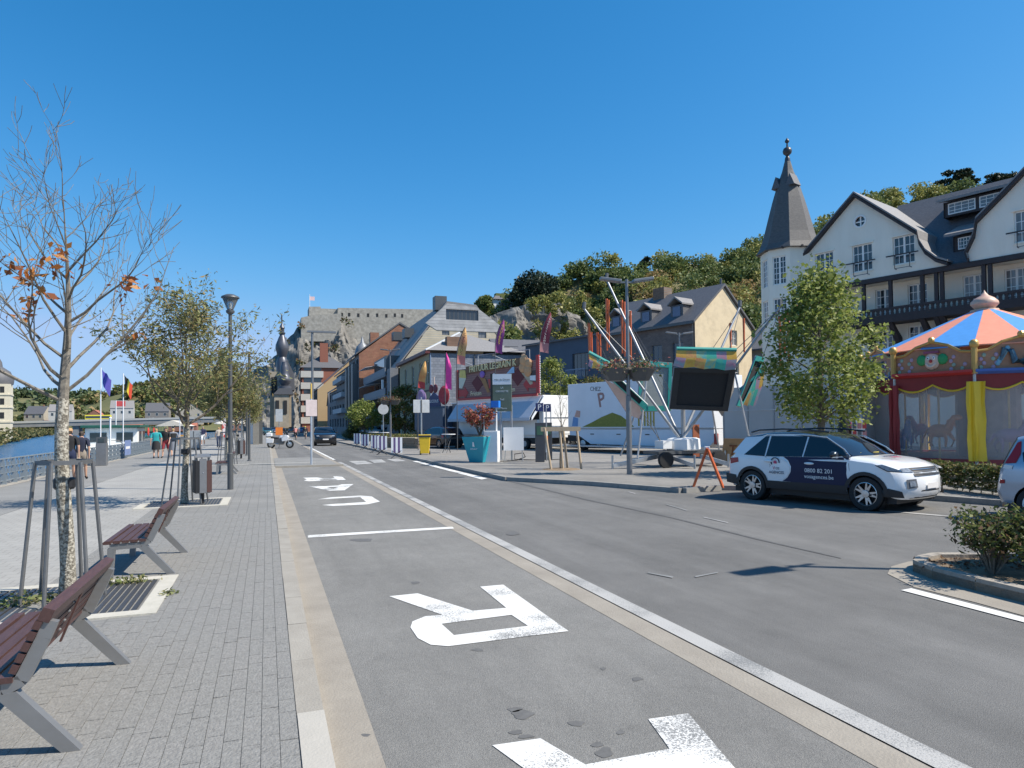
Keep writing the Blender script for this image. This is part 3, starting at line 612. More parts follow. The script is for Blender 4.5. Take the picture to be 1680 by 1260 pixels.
for i in range(9): MB().box(1.855, 1.88, 7.8 + i * 1.22, 8.75 + i * 1.22, 2.2, 2.85).build('window', glass, g)
MB().box(-1.95, 1.95, 7.4, 19.3, 3.0, 3.08).build('upper_deck', bgreen, g)
rb = MB()
for y in [7.6 + i * 1.15 for i in range(11)]: rb.tube([(1.85, y, 3.08), (1.85, y, 3.95)], .025, 6)
for z in (3.5, 3.95): rb.tube([(1.85, 7.6, z), (1.85, 19.1, z)], .025, 6)
rb.build('deck_rail', bgreen, g)
for y in (9.2, 12.4): MB().lathe([(.3, -.05), (.4, 0), (.3, .05)], (1.9, y, 3.5), 14, 'x').build('lifebuoy', mat('lifebuoy_red', (.6, .06, .04), .5), g)
MB().tube([(0, 5.5, 4.1), (0, 5.5, 6.2)], .04, 6).build('mast', white, g); MB().box(.0, .7, 5.49, 5.51, 5.7, 6.15).build('pennant', mat('pennant_red', (.6, .08, .08), .7), g)
MB().tube([(-1.5, 1.5, 2.2), (-1.2, .3, 2.9), (0, -.1, 3.0), (1.2, .3, 2.9), (1.5, 1.5, 2.2)], .03, 6).build('bow_rail', dgrey, g)
q = G(20, 722, WZ); g = thing('motor_boat', 'small dark motorboat out on the river at the far left', 'boat', (q.x, q.y, WZ), 1.35)
hull(9, 2.6, .8, mat('boat_navy', (.03, .035, .06), .35), g, 3); MB().box(-1.28, 1.28, 2, 8.6, .95, 1.12).build('deck', white, g); MB().extr([(-.9, 3, 1.1), (-.9, 5, 1.1), (-.9, 4.7, 1.6), (-.9, 3.7, 1.7)], (1.8, 0, 0)).build('windscreen', glass, g); MB().box(-.8, .8, 5.2, 7.4, 1.1, 1.5).build('seats', dgrey, g)
p = G(285, 733, .0); g = thing('pontoon_boat', 'pontoon boat with orange boards and a cream canopy', 'boat', (-13.5, 112, WZ))
hull(15, 4.4, 1.3, mat('pontoon_brown', (.2, .13, .08), .7), g, 2); obm = mat('orange_boards', (.6, .3, .06), .6)
for y in (1.2, 5, 9): MB().box(2.0, 2.1, y, y + 2.6, 1.5, 3.4).build('board', obm, g)
for x in (-1.4, .1, 1.6): MB().box(x - .65, x + .65, .3, .4, 1.5, 3.3).build('board', obm, g)
MB().extr([(-2.3, 2, 4.6), (2.3, 2, 4.6), (0, 2, 5.5)], (0, 10, 0)).build('canopy', mat('canopy_cream', (.6, .56, .48), .8), g)
for x in (-2, 2):
    for y in (2.3, 11.6): MB().tube([(x, y, 1.3), (x, y, 4.6)], .05, 6).build('canopy_pole', white, g)
# --- cafe parasols on the promenade
def parasol(loc, label, r=1.9, m=None):
    g = thing('parasol', label, 'parasol', loc, 0, 'cafe parasols at the end of the promenade'); MB().tube([(0, 0, 0), (0, 0, 2.6)], .035, 6).build('pole', steel, g)
    MB().lathe([(r, 2.2), (r * .98, 2.24), (.04, 2.95)], n=8).build('canopy', m or mat('parasol_cream', (.62, .58, .5), .8), g); return g
for i, (x, y, lb) in enumerate(((-5.2, 105, 'cream parasol beyond the walker in white shorts'), (-4.0, 120, 'cream parasol behind the flag banner'), (-6.3, 128, 'farthest cream parasol at the end of the promenade'))): parasol((x, y, .07), lb)
# ================================================================== far bank, bridge, hills, cliff, citadel, church
def housem(name, col): return mat(name, col, .85, var=.12, scale=1.2)
slate = mat('slate_roof', (.07, .072, .08), .6, scale=8, bump=.5, bscale=9, col2=(.13, .13, .14), stretch=(1, 1, 2.5))
slate2 = mat('slate_roof_light', (.17, .165, .165), .65, scale=6, bump=.5, bscale=9, col2=(.26, .25, .245), stretch=(1, 1, 2.5))
redroof = mat('red_tile_roof', (.3, .1, .06), .75, scale=9, bump=.4, col2=(.42, .16, .1))
def house(loc, w, d, he, hr, rz, wm_, rm, label, grp, wins=(3, 2), axis='x', chim=True, name='house', ww=.9, wh=1.3):
    g = thing(name, label, 'house', loc, rz, grp); b = MB()
    if axis == 'x':      # ridge along x, gables at x ends
        b.extr([(-w / 2, 0, 0), (-w / 2, d, 0), (-w / 2, d, he), (-w / 2, d / 2, he + hr), (-w / 2, 0, he)], (w, 0, 0)); o_ = .3
        rf = MB(); t_ = .15
        rf.extr([(-w / 2 - .2, -o_, he - o_ * hr / (d / 2)), (-w / 2 - .2, d / 2, he + hr + .02), (-w / 2 - .2, d + o_, he - o_ * hr / (d / 2)), (-w / 2 - .2, d + o_, he - o_ * hr / (d / 2) + t_), (-w / 2 - .2, d / 2, he + hr + t_ + .05), (-w / 2 - .2, -o_, he - o_ * hr / (d / 2) + t_)], (w + .4, 0, 0))
    else:
        b.extr([(-w / 2, 0, 0), (w / 2, 0, 0), (w / 2, 0, he), (0, 0, he + hr), (-w / 2, 0, he)], (0, d, 0)); o_ = .3; t_ = .15; k = hr / (w / 2)
        rf = MB().extr([(-w / 2 - o_, -.2, he - o_ * k), (0, -.2, he + hr + .02), (w / 2 + o_, -.2, he - o_ * k), (w / 2 + o_, -.2, he - o_ * k + t_), (0, -.2, he + hr + t_ + .05), (-w / 2 - o_, -.2, he - o_ * k + t_)], (0, d + .4, 0))
    b.build('wall', wm_, g); r = rf.build('roof', rm, g)
    if chim: MB().box(w * .25, w * .25 + .7, d / 2 - .4, d / 2 + .4, he + hr * .5, he + hr + 1.2).build('chimney', housem('chimney_brick', (.3, .14, .09)), r)
    nx, nz = wins
    for i in range(nx):
        for j in range(nz):
            x = -w / 2 + w * (i + .5) / nx; z = he * (j + .35) / nz
            f = MB().box(x - ww / 2, x + ww / 2, -.05, -.006, z, z + wh).build('window', white, g); MB().box(x - ww / 2 + .08, x + ww / 2 - .08, -.07, -.052, z + .08, z + wh - .08).build('pane', glass, f)
    return g
# far bank land and its shrubs
ban = mat('bank_grass', (.1, .11, .045), .95, scale=.3, col2=(.2, .17, .08))
BK = [G(-60, 745, WZ), G(0, 730, WZ), G(40, 721, WZ), G(88, 712.5, WZ)]
sheet('far_bank', [(-900, 100)] + [tuple(v.xy) for v in BK] + [(-150, 620), (300, 620), (300, 2600), (-900, 2600)], WZ + 1.4, ban)
bankl = leafmat('bank_leaves', [(.11, .12, .04), (.17, .16, .06), (.22, .18, .08), (.08, .1, .035)])
rg = np.random.default_rng(4); n_ = 900; cs = []
for k_ in range(n_):
    q_ = rg.random() * 3; i_ = min(2, int(q_)); v_ = BK[i_].lerp(BK[i_ + 1], q_ - i_) + Vector((-rg.random() * 9, rg.random() * 6, .8 + rg.random() * 2.6)); cs.append(tuple(v_))
cs = np.array(cs)
cs2 = np.stack([BK[3].x - 4 + rg.normal(0, 4, 300), BK[3].y + 20 * rg.random(300), WZ + 1 + rg.random(300) * 4.0], 1)
o = obj('bank_shrubs', leafmesh('bank_shrubs', clump_points(np.concatenate([cs, cs2]), np.full((1200, 1), 1.6), 14, 5), .9, bankl, 6, .7)); o['kind'] = 'stuff'; o['label'] = 'tangle of shrubs along the far river bank'
# bridge
conc = mat('bridge_concrete', (.22, .22, .215), .85, var=.15, scale=.4)
g = thing('road_bridge', 'long grey concrete road bridge across the river', 'bridge', (0, 490, 0))
b = MB(); N_ = 24; X0, X1 = -190, 40
def bz(x): u = (x - X0) / (X1 - X0); return 4.0 + 6.5 * u - 2.5 * u * u
for i in range(N_):
    a = X0 + (X1 - X0) * i / N_; c = X0 + (X1 - X0) * (i + 1) / N_
    b.add([(a, 0, bz(a) - 2.6), (c, 0, bz(c) - 2.6), (c, 12, bz(c) - 2.6), (a, 12, bz(a) - 2.6), (a, 0, bz(a)), (c, 0, bz(c)), (c, 12, bz(c)), (a, 12, bz(a))], [(0, 3, 2, 1), (4, 5, 6, 7), (0, 1, 5, 4), (2, 3, 7, 6)])
b.build('deck', conc, g); pr = MB()
for i in range(N_):
    a = X0 + (X1 - X0) * i / N_; c = X0 + (X1 - X0) * (i + 1) / N_; pr.bar((a, -.2, bz(a) + .5), (c, -.2, bz(c) + .5), .3, 1.3)
pr.build('parapet', mat('bridge_parapet', (.4, .39, .36), .8), g)
for x in (-112, -50, 4): MB().box(x - 1.6, x + 1.6, 1, 11, WZ - 1, bz(x) - 2.6).build('pier', conc, g)
g = thing('bus', 'yellow bus crossing the bridge', 'bus', (-101, 496, bz(-101)), .03); g.scale = (1.3,) * 3; MB().box(-5.5, 5.5, 0, 2.5, .4, 3.0).build('body', mat('bus_yellow', (.7, .62, .05), .4), g, bevel=.15); MB().box(-5.2, 5.2, -.02, .0, 1.4, 2.5).build('windows', glass, g)
for x in (-3.5, 3.5): MB().lathe([(.48, -.15), (.48, .15)], (x, .1, .48), 12, 'y').build('wheel', rubber, g)
for i, (x, c) in enumerate(((-128, (.5, .05, .05)), (-70, (.6, .6, .6)), (-32, (.1, .15, .3)))):
    g = thing('distant_car', ['red', 'silver', 'blue'][i] + ' car driving over the bridge', 'car', (x, 494, bz(x))); MB().extr([(-2, 0, .3), (2, 0, .3), (2, 0, .8), (1.1, 0, .9), (.5, 0, 1.4), (-1.3, 0, 1.4), (-1.9, 0, .9)], (0, 1.7, 0)).build('body', mat(f'dcar{i}', c, .35), g)
    MB().extr([(.95, -.01, .9), (.45, -.01, 1.32), (-1.2, -.01, 1.32), (-1.6, -.01, .9)], (0, -.02, 0)).build('windows', glass, g)
    for xx in (-1.25, 1.25): MB().lathe([(.32, -.1), (.32, .1)], (xx, .1, .32), 10, 'y').build('wheel', rubber, g)
# far houses beyond the bridge
hc = [housem('render_cream', (.38, .34, .27)), housem('render_white', (.45, .44, .41)), housem('brick_red_far', (.26, .12, .08)), housem('stone_grey_far', (.22, .2, .18)), housem('render_ochre', (.36, .27, .14))]
hl = [(-128, 395, 11, 9, 6, .1, 2, 1), (-112, 410, 12, 11, 7, -.2, 0, 0), (-98, 400, 13, 13, 6, .1, 1, 0), (-84, 405, 10, 9, 5, 0, 2, 1), (-72, 408, 14, 16, 7, .1, 1, 0), (-56, 412, 15, 13, 8, 0, 3, 0), (-40, 410, 18, 12, 9, .05, 0, 0), (-22, 416, 14, 13, 7, -.1, 3, 0), (-6, 410, 12, 12, 6, 0, 2, 1), (8, 414, 13, 13, 7, .1, 1, 0), (22, 410, 12, 11, 6, 0, 4, 0),
      (-120, 352, 9, 5, 4, .3, 4, 0), (-135, 430, 14, 12, 6, 0, 1, 0), (-60, 372, 12, 4, 3, 0, 2, 1), (-38, 372, 16, 4.5, 3, 0, 2, 1), (-16, 374, 14, 5, 3, 0, 2, 1)]
cn = ['cream', 'white', 'red brick', 'grey stone', 'ochre']
pos = ['leftmost by the wooded hill', 'with steep dark roof near the river bank', 'left of the bare tree trunk', 'low beside the tall white one', 'tall, just left of the bare tree trunk', 'broad, right of the bare tree trunk', 'wide, behind the yellow bus', 'under the red and white pennant', 'small, behind the flag poles', 'behind the second flag pole', 'rightmost, behind the second tree', 'low, on the left river bank', 'far back on the left', 'low, under the bridge near the bare tree', 'low, under the bridge behind the boat', 'low, under the bridge right of the boat']
for i, (x, y, w_, he, hr, rz, ci, ri) in enumerate(hl):
    house((x * 1.5, y * 1.5 - (0 if y > 380 else 18), WZ + 1.4 + (5 if y > 380 else 0)), w_ * 1.15, 13, he * .85, hr * .85, rz, hc[ci], redroof if ri else (slate if i % 2 else slate2), f'distant {cn[ci]} house across the river, {pos[i]}', 'houses on the far bank', axis='x' if i % 3 else 'y', wins=(3, 2 if he > 6 else 1), ww=1.8, wh=2.3)
# left-bank church
g = thing('riverside_church', 'pale stone church tower with a dark dome at the left edge across the river', 'church', D(-6, 716, 210).xyz * 1, .2); g.location.z = WZ + 1.4
st = housem('pale_stone', (.62, .56, .43)); MB().box(-4, 3.4, 0, 8, 0, 17).build('tower', st, g)
for z in (5, 9.5, 13.5): MB().box(-4.2, 3.6, -.2, 8.2, z, z + .5).build('cornice', st, g)
for z in (6.3, 10.6, 14.3):
    for x in (-2.4, .8): MB().box(x, x + 1.1, -.06, -.01, z, z + 1.9).build('window', inside, g)
MB().lathe([(4.2, 17), (4.4, 18.5), (3.4, 21), (1.4, 22.5), (1.2, 24), (.2, 26)], (-.3, 4, 0), 12).build('dome', slate, g, True); MB().lathe([(1, -.1), (1, .1)], (-.3, .0 - .3, 19), 14, 'y').build('clock', white, g); MB().box(-16, -4, 2, 8, 0, 8).build('nave', st, g)
# --- terrain hills (grids with noise) ----------------------------------------------------------
def hill(name, pts, hf, m, res=60, kind='structure', label=None):
    (x0, x1), (y0, y1) = pts; b = MB(); n = res
    for i in range(n + 1):
        for j in range(n + 1):
            x = x0 + (x1 - x0) * i / n; y = y0 + (y1 - y0) * j / n; b.v.append((x, y, hf(x, y)))
    for i in range(n):
        for j in range(n): k = i * (n + 1) + j; b.f.append((k, k + n + 1, k + n + 2, k + 1)); b.mi.append(0)
    o = b.build(name, m, None, True); o['kind'] = kind; return o
def fbm(x, y, s, o=4): return noise.fractal(Vector((x / s, y / s, 3.1)), 1, 2, o)
hm = mat('hill_ground', (.07, .085, .035), .95, scale=.02, col2=(.15, .14, .06))
def st(a, b, x): t = min(1, max(0, (x - a) / (b - a))); return t * t * (3 - 2 * t)
h1 = lambda x, y: WZ + 95 * st(1500, 2300, y) * (1 - .35 * st(-600, 0, x)) * (1 + .12 * fbm(x, y, 300)) - 2
hill('far_hill', ((-2200, 600), (1400, 2700)), h1, hm, 50)
h2 = lambda x, y: WZ + 1 + 56 * st(-290, -90, x) * st(660, 860, y) * (1 + .2 * fbm(x, y, 90)) - 1
hill('near_hill', ((-400, 300), (640, 1050)), h2, hm, 50)
foresta = leafmat('forest_leaves', [(.06, .095, .045), (.075, .11, .05), (.095, .125, .055), (.12, .14, .06)], trans=.2)
forestb = leafmat('hillside_leaves', [(.09, .12, .04), (.12, .15, .05), (.16, .18, .06), (.22, .2, .08), (.26, .19, .09), (.1, .13, .05)], trans=.2)
def wood(name, label, pts, r, per, size, m, seed, squash=.85):
    rg = np.random.default_rng(seed); pts = np.asarray(pts); R = r * (.7 + .6 * rg.random((len(pts), 1))); rad = np.concatenate([R, R, R * squash], 1); allp = []
    for c, q in zip(pts, rad):                       # each tree: lumpy clumps over an ellipsoid
        k = 7; d = rg.normal(size=(k, 3)); d[:, 2] = np.abs(d[:, 2]) * .9; d /= np.linalg.norm(d, axis=1)[:, None]
        cc = c + d * q * .62; allp.append(clump_points(cc, np.repeat(q[None] * .5, k, 0), per // k, rg.integers(1e6), .6))
    o = obj(name, leafmesh(name, np.concatenate(allp), size, m, seed, .8)); o['kind'] = 'stuff'; o['label'] = label; return o
rg = np.random.default_rng(9); P = []
for i in range(420):
    x = -1500 + 1700 * rg.random(); y = 1850 + 500 * rg.random(); P.append((x, y, h1(x, y) + 3))
wood('far_wood', 'dark wooded hill far across the river', P, 20, 105, 9, foresta, 12)
P = []
for i in range(430):
    x = -270 + 420 * rg.random(); y = 690 + 190 * rg.random()
    if fbm(x, y, 60) > -.35: P.append((x, y, h2(x, y) + 1))
wood('hill_wood', 'scrubby trees on the low hill beyond the bridge', P, 8, 140, 3.0, forestb, 13)
# --- cliff with citadel (behind the church), rock grid facing the camera
rock = mat('cliff_rock', (.075, .072, .068), .9, scale=.3, bump=1., bscale=1.2, col2=(.27, .255, .23), detail=10, stretch=(1, 1, .3))
scrub = leafmat('scrub_leaves', [(.06, .08, .025), (.1, .11, .04), (.14, .12, .05), (.2, .12, .06)], trans=.2)
def cliff(name, top, Y, depth, seed, amp=6., res=(130, 70), zb=0., fine=.0):
    # top: photograph skyline points of the rock; built as a leaning, folded rock face at distance Y
    xs = [HY(px, py, Y) for px, py in top]; b = MB(); nx, nz = res; x0, x1 = xs[0].x, xs[-1].x
    def zt(x):
        for a, c in zip(xs, xs[1:]):
            if a.x <= x <= c.x: return a.z + (c.z - a.z) * (x - a.x) / (c.x - a.x + 1e-6)
        return xs[-1].z
    for i in range(nx + 1):
        x = x0 + (x1 - x0) * i / nx; T = zt(x)
        for j in range(nz + 1):
            v = j / nz; z = zb + (T - zb) * v
            f = noise.ridged_multi_fractal(Vector((x / 13 + seed + z / 60, v * 1.2, z / 55)), 1, 2.1, 6, 1, 2) - 1
            f2 = noise.fractal(Vector((x / 3.2, z / 9, seed)), 1, 2, 5)
            f3 = noise.fractal(Vector((x / .9, z / 2.2, seed + 3)), 1, 2, 3) * fine
            b.v.append((x + .8 * f2 + f3 * .5, Y + depth * v ** 1.3 - f * amp - f2 * 2.2 - f3, z + .6 * noise.noise(Vector((x / 3, seed, v * 9)))))
    for j, (yy, dz) in enumerate(((1.0, 0), (3, -2))):
        pass
    for i in range(nx):
        for j in range(nz): k = i * (nz + 1) + j; b.f.append((k, k + nz + 1, k + nz + 2, k + 1)); b.mi.append(0)
    o = b.build(name, rock); struct(o); return o, zt
CYF = 262
cl, czt = cliff('cliff', [(395, 620), (415, 598), (440, 588), (462, 565), (470, 548), (487, 533), (492, 520), (520, 516), (575, 518), (585, 540), (640, 560), (720, 590), (800, 610)], CYF, 26, 2.3, 6)
P = []
rg = np.random.default_rng(77)
for v in cl.data.vertices:
    if rg.random() < .025 and noise.fractal(v.co / 14, 1, 2, 3) > .12: P.append(tuple(v.co))
for px, py in ((496, 534), (566, 525), (574, 530), (440, 590), (425, 598), (548, 570), (552, 572), (540, 575), (470, 560)): P.append(tuple(HY(px, py, CYF + 14)))
o = obj('cliff_shrubs', leafmesh('cliff_shrubs', clump_points(P, np.full((len(P), 1), 1.5), 45, 3), .75, scrub, 4, .8)); o['kind'] = 'stuff'; o['label'] = 'shrubs growing on the cliff under the citadel'
cit = brickmat('citadel_stone', (.36, .34, .3), (.42, .4, .355), (.28, .265, .24), 1.6, .7, bump=.3, dirt=.35)
g = thing('citadel', 'long grey stone citadel wall with loopholes on top of the cliff', 'citadel', (0, 0, 0))
def pl(px, py, Y): v = HY(px, py, Y); return (v.x, v.y, v.z)
CY1 = CYF + 22
def citwall(pxs, Y, th, name):
    b = MB(); P_ = [HY(px, py, Y) for px, py in pxs]; b.extr([tuple(p) for p in P_], (0, th, 0)); return b.build(name, cit, g)
citwall([(494, 560), (494, 521), (508, 518), (560, 514), (560, 560)], CY1 - 3, 8, 'bastion')
citwall([(507, 520), (507, 503), (526, 503), (526, 506), (554, 507), (554, 540), (507, 540)], CY1 + 6, 10, 'wall')
citwall([(554, 620), (554, 505), (900, 511), (900, 640)], CY1 + 4, 8, 'wall')
for px, py in ((561, 516), (573, 516), (588, 517), (604, 517), (619, 517), (634, 518), (648, 517), (660, 518)):
    v = HY(px, py, CY1 + 4); MB().box(v.x - .45, v.x + .45, v.y - .08, v.y - .01, v.z - .7, v.z + .7).build('loophole', inside, g)
MB().box(HY(554, 505, CY1 + 4).x - .3, HY(900, 505, CY1 + 4).x, CY1 + 3.6, CY1 + 12.2, HY(700, 507.5, CY1 + 4).z - .5, HY(700, 507.5, CY1 + 4).z + .3)
v = HY(508, 503, CY1 + 8); MB().tube([v, v + Vector((0, 0, 5))], .12, 6).build('flag_staff', white, g); MB().box(v.x, v.x + 2, v.y - .03, v.y + .03, v.z + 2.6, v.z + 4.2).build('flag', mat('flag_pale', (.7, .5, .5), .8), g)
# --- church with two bulbous spires under the cliff
g = thing('collegiate_church', 'grey stone church with two dark bulbous spires below the cliff', 'church', (0, 0, 0))
cs_ = mat('church_stone', (.34, .29, .22), .85, var=.2, scale=.6, bump=.3); lead = mat('lead_spire', (.09, .095, .115), .42, .25, .2, .5)
CH = 215
def sp(px, py): return HY(px, py, CH)
def spire(prof, cx, Y, nm):
    base = HY(cx, prof[0][1], Y); k = Y / FPX * .84
    return MB().lathe([(r * k, HY(cx, py, Y).z) for r, py in prof], (base.x, Y, 0), 12).build(nm, lead, g, True)
spire([(10.5, 612), (10.5, 596), (9, 590), (6.5, 586), (9.5, 580), (12, 572), (11.5, 566), (8, 558), (5.8, 553), (4.2, 550), (6.2, 546), (4.0, 545), (3.8, 540), (5, 538), (3.2, 534), (1.2, 530), (.5, 520), (.2, 512)], 463, CH + 12, 'spire')
spire([(12, 640), (12, 634), (6, 633), (8, 630), (12, 626), (12.5, 622), (9, 617), (7, 612), (8, 604), (6, 600), (5, 594)], 467, CH, 'spire')
v = sp(463, 512); MB().tube([(sp(463, 514).x, CH + 12, sp(463, 514).z - 1), (sp(463, 500).x, CH + 12, sp(463, 505).z)], .12, 6).build('cross', lead, g)
def cwall(pxs, Y, th, m, nm): return MB().extr([tuple(HY(px, py, Y)) for px, py in pxs], (0, th, 0)).build(nm, m, g)
cwall([(450, 700), (450, 646), (474, 646), (474, 700)], CH - 2, 8, cs_, 'porch')
cwall([(448, 647), (458, 637), (478, 637), (482, 647)], CH - 2.4, 9, slate, 'porch_roof')
cwall([(443, 702), (443, 610), (478, 610), (478, 702)], CH + 8, 8, cs_, 'tower')
cwall([(460, 640), (460, 612), (471, 590), (482, 612), (484, 640)], CH + 5, 12, slate, 'nave_roof')
for px in (447, 452): v = HY(px, 632, CH + 7.9); MB().box(v.x - .35, v.x + .35, v.y - .06, v.y - .01, v.z - 3, v.z + 2.5).build('window', inside, g)
for px in (455, 468): v = HY(px, 668, CH - 2.1); MB().box(v.x - .5, v.x + .5, v.y - .06, v.y - .01, v.z - 2, v.z + 2).build('window', inside, g)
# ================================================================== hotel, houses, hillside on the right
RZ = math.atan2(-.954, .30)
class Frame:
    def __init__(s, O, rz): s.O = Vector((O[0], O[1], 0)); s.rz = rz; s.ex = Vector((math.cos(rz), math.sin(rz), 0)); s.ey = Vector((-math.sin(rz), math.cos(rz), 0))
    def fp(s, px, py, y=0.):
        d = ray(px, py); c = Vector((0, 0, EYE)); t = (s.O + s.ey * y - c).dot(s.ey) / d.dot(s.ey); p = c + d * t; return ((p - s.O).dot(s.ex), p.z)
    def w(s, x, y, z=0.): return s.O + s.ex * x + s.ey * y + Vector((0, 0, z))
hw = mat('hotel_render', (.72, .67, .565), .8, scale=1.1, bump=.15, bscale=30, col2=(.8, .755, .65), stretch=(1, 1, .25), thr=(.25, .6)); hwin = mat('hotel_window_white', (.78, .77, .74), .5, var=.04)
dkwood = mat('dark_timber', (.035, .028, .03), .7, var=.2, scale=5); slab = mat('grey_slab', (.3, .29, .27), .8)
HF = Frame((37.5, 31.2), RZ); zz = lambda x, y: (1220 + x / 3.404, 210 + y / 3.404)
hot = thing('hotel', 'cream half-timbered hotel with curved gables, dark balcony and slate roof', 'hotel', HF.O, RZ)
hf = lambda x, y, yo=0.: HF.fp(*zz(x, y), yo)
# curved gables
gl = [hf(*q) for q in ((300, 905), (290, 880), (322, 800), (330, 735), (440, 605), (530, 495), (625, 385), (800, 490), (980, 600), (990, 650), (1025, 705), (1085, 748), (1150, 775))]
zb = sum(z for x, z in (gl[0], gl[-1])) / 2; gl[0] = (gl[0][0], zb); gl[-1] = (gl[-1][0], zb)
gx0, gx1 = gl[0][0], gl[-1][0]; mid = gl[6][0]
x2 = hf(1262, 756)[0]
def gable(dx, holes, nm='gable'):
    o = wall(nm, [(x + dx, z) for x, z in gl], holes, hw, hot, 0, .25)
    tr = MB(); P = [Vector((x + dx, 0, z)) for x, z in gl]
    for a, b in zip(P, P[1:]): tr.bar(a + Vector((0, -.15, .06)), b + Vector((0, -.15, .06)), .55, .2, up=(0, 1, 0)) if False else tr.extr([a + Vector((0, -.35, -.05)), b + Vector((0, -.35, -.05)), b + Vector((0, -.35, .14)), a + Vector((0, -.35, .14))], (0, .45, 0))
    tr.build('barge_board', dkwood, hot)
    rf = MB()
    for a, b in zip(P, P[1:]): rf.extr([a + Vector((0, -.3, .2)), b + Vector((0, -.3, .2)), b + Vector((0, -.3, .32)), a + Vector((0, -.3, .32))], (0, 7.5, 0))
    rf.build('gable_roof', slate2, hot); return o
def wr(x0, y0, x1, y1, yo=0.):     # window rectangle from opposite corners as seen in the photograph
    a = hf(x0, y0, yo); b = hf(x1, y1, yo); return (min(a[0], b[0]), min(a[1], b[1]), max(a[0], b[0]), max(a[1], b[1]))
W1 = [wr(398, 725, 490, 830), wr(606, 682, 700, 792), wr(832, 632, 935, 745)]
zlo = W1[1][1]; zhi = zlo + 1.75
W1 = [(w[0], zlo, w[0] + 1.28, zhi) for w in W1]; rw = hf(650, 522); rr_ = .38
rh = [(rw[0] + rr_ * math.cos(k * PI / 8), rw[1] + rr_ * math.sin(k * PI / 8)) for k in range(16)]
gable(0, [rect(*w) for w in W1] + [rh]); w4 = wr(1508, 490, 1610, 620); w4 = (w4[0], zlo, w4[0] + 1.28, zhi)
gable(x2 - gx0, [rect(*w4)])
def hwindow(w, nx=4, ny=3, bal=True, y=.12):
    o = window(hot, *w, nx, ny, hwin, glass, y, .07, .035, None, .12)
    MB().box(w[0] - .12, w[2] + .12, -.06, .1, w[3] + .003, w[3] + .12).build('lintel', hw, o); MB().box(w[0] - .05, w[2] + .05, -.05, .11, w[1] - .1, w[1] - .003).build('sill', hw, o)
    if bal:
        b = MB(); b.bar((w[0] - .3, -.28, w[1] + .55), (w[2] + .3, -.28, w[1] + .55), .07, .07)
        for x in (w[0] + .2, w[2] - .2): b.bar((x, -.27, w[1] + .55), (x, -.27, w[1] - .3), .03, .03).bar((x, -.27, w[1] - .3), (x, .0, w[1] - .3), .03, .03).bar((x, -.27, w[1] + .5), (x, .0, w[1] + .5), .03, .03)
        b.bar((w[0] + .2, -.25, w[1] - .28), (w[2] - .2, -.25, w[1] - .28), .03, .03); b.build('window_rail', dkwood, o)
for w in W1: hwindow(w)
hwindow(w4)
b = MB().box(rw[0] - .04, rw[0] + .04, .08, .14, rw[1] - rr_, rw[1] + rr_).box(rw[0] - rr_, rw[0] + rr_, .09, .13, rw[1] - .04, rw[1] + .04); o = b.build('round_window', hwin, hot); MB().lathe([(rr_, .15), (rr_, .17)], (rw[0], 0, rw[1]), 16, 'y').build('pane', glass, o)
ri = MB()
for k in range(16):
    a = k * PI / 8; c = (k + 1) * PI / 8
    ri.extr([(rw[0] + r * math.cos(q), -.04, rw[1] + r * math.sin(q)) for r, q in ((rr_ * .86, a), (rr_ * .86, c), (rr_ * 1.12, c), (rr_ * 1.12, a))], (0, .1, 0))
ri.build('frame', hwin, o)
# gallery storey: dark beam, posts, recessed wall, balcony
bzt, bzb = hf(1130, 960)[1], hf(1130, 1050)[1]             # balcony rail top, balcony underside
zfloor = bzb + .35; RX = gx1 + 12; LX = gx0 + .6; YR = 1.3
MB().box(LX - .3, RX, -.08, .3, zb - .30, zb - .004).build('beam', dkwood, hot)
px_ = [hf(q, 950)[0] for q in (515, 668, 818, 997, 1075, 1107, 1342, 1378)] + [gx1 + 5.5, gx1 + 8]
pst = MB().box(-.1, .1, .0, .2, bzt, zb - .304).mesh('post', dkwood)
for x in px_: obj('post', pst, hot, (x, 0, 0))
GW = [wr(733, 880, 805, 1010, YR), wr(914, 850, 985, 985, YR), wr(1222, 795, 1320, 940, YR), wr(1453, 752, 1556, 910, YR)]
GW = [(w[0], zfloor + .05, w[0] + 1.15, zfloor + 2.1) for w in GW]
LW = [wr(745, 1135, 832, 1232, YR), wr(918, 1108, 1012, 1225, YR)]
LW = [(w[0], w[1], w[0] + 1.2, w[3]) for w in LW]; LW += [(LW[1][0] + 3.2 * k, LW[1][1], LW[1][0] + 3.2 * k + 1.2, LW[1][3]) for k in (1, 2)]
wall('gallery_wall', rect(LX, 0, RX, zb), [rect(*w) for w in GW + LW], hw, hot, YR, .25)
for w in GW: window(hot, *w, 4, 4, hwin, glass, YR + .12, .08, .035, None, .12)
for w in LW: window(hot, *w, 4, 3, hwin, glass, YR + .12, .08, .035, None, .12)
MB().box(LX - .2, RX, -.25, YR - .005, bzb, bzb + .3).build('balcony_floor', dkwood, hot)
MB().box(LX - .2, RX, -.22, -.06, bzt - .14, bzt).build('balcony_rail', dkwood, hot); MB().box(LX - .2, RX, -.2, -.08, bzb + .3, bzb + .5).build('balcony_kickboard', dkwood, hot)
bal = MB().extr([(-.11, -.17, bzb + .5), (.11, -.17, bzb + .5), (.06, -.17, bzb + .62), (.11, -.17, (bzt + bzb) / 2 + .1), (.07, -.17, bzt - .3), (.11, -.17, bzt - .14), (-.11, -.17, bzt - .14), (-.07, -.17, bzt - .3), (-.11, -.17, (bzt + bzb) / 2 + .1), (-.06, -.17, bzb + .62)], (0, .05, 0)).mesh('baluster', dkwood)
x = LX
while x < RX - .2: obj('baluster', bal, hot, (x, 0, 0)); x += .29
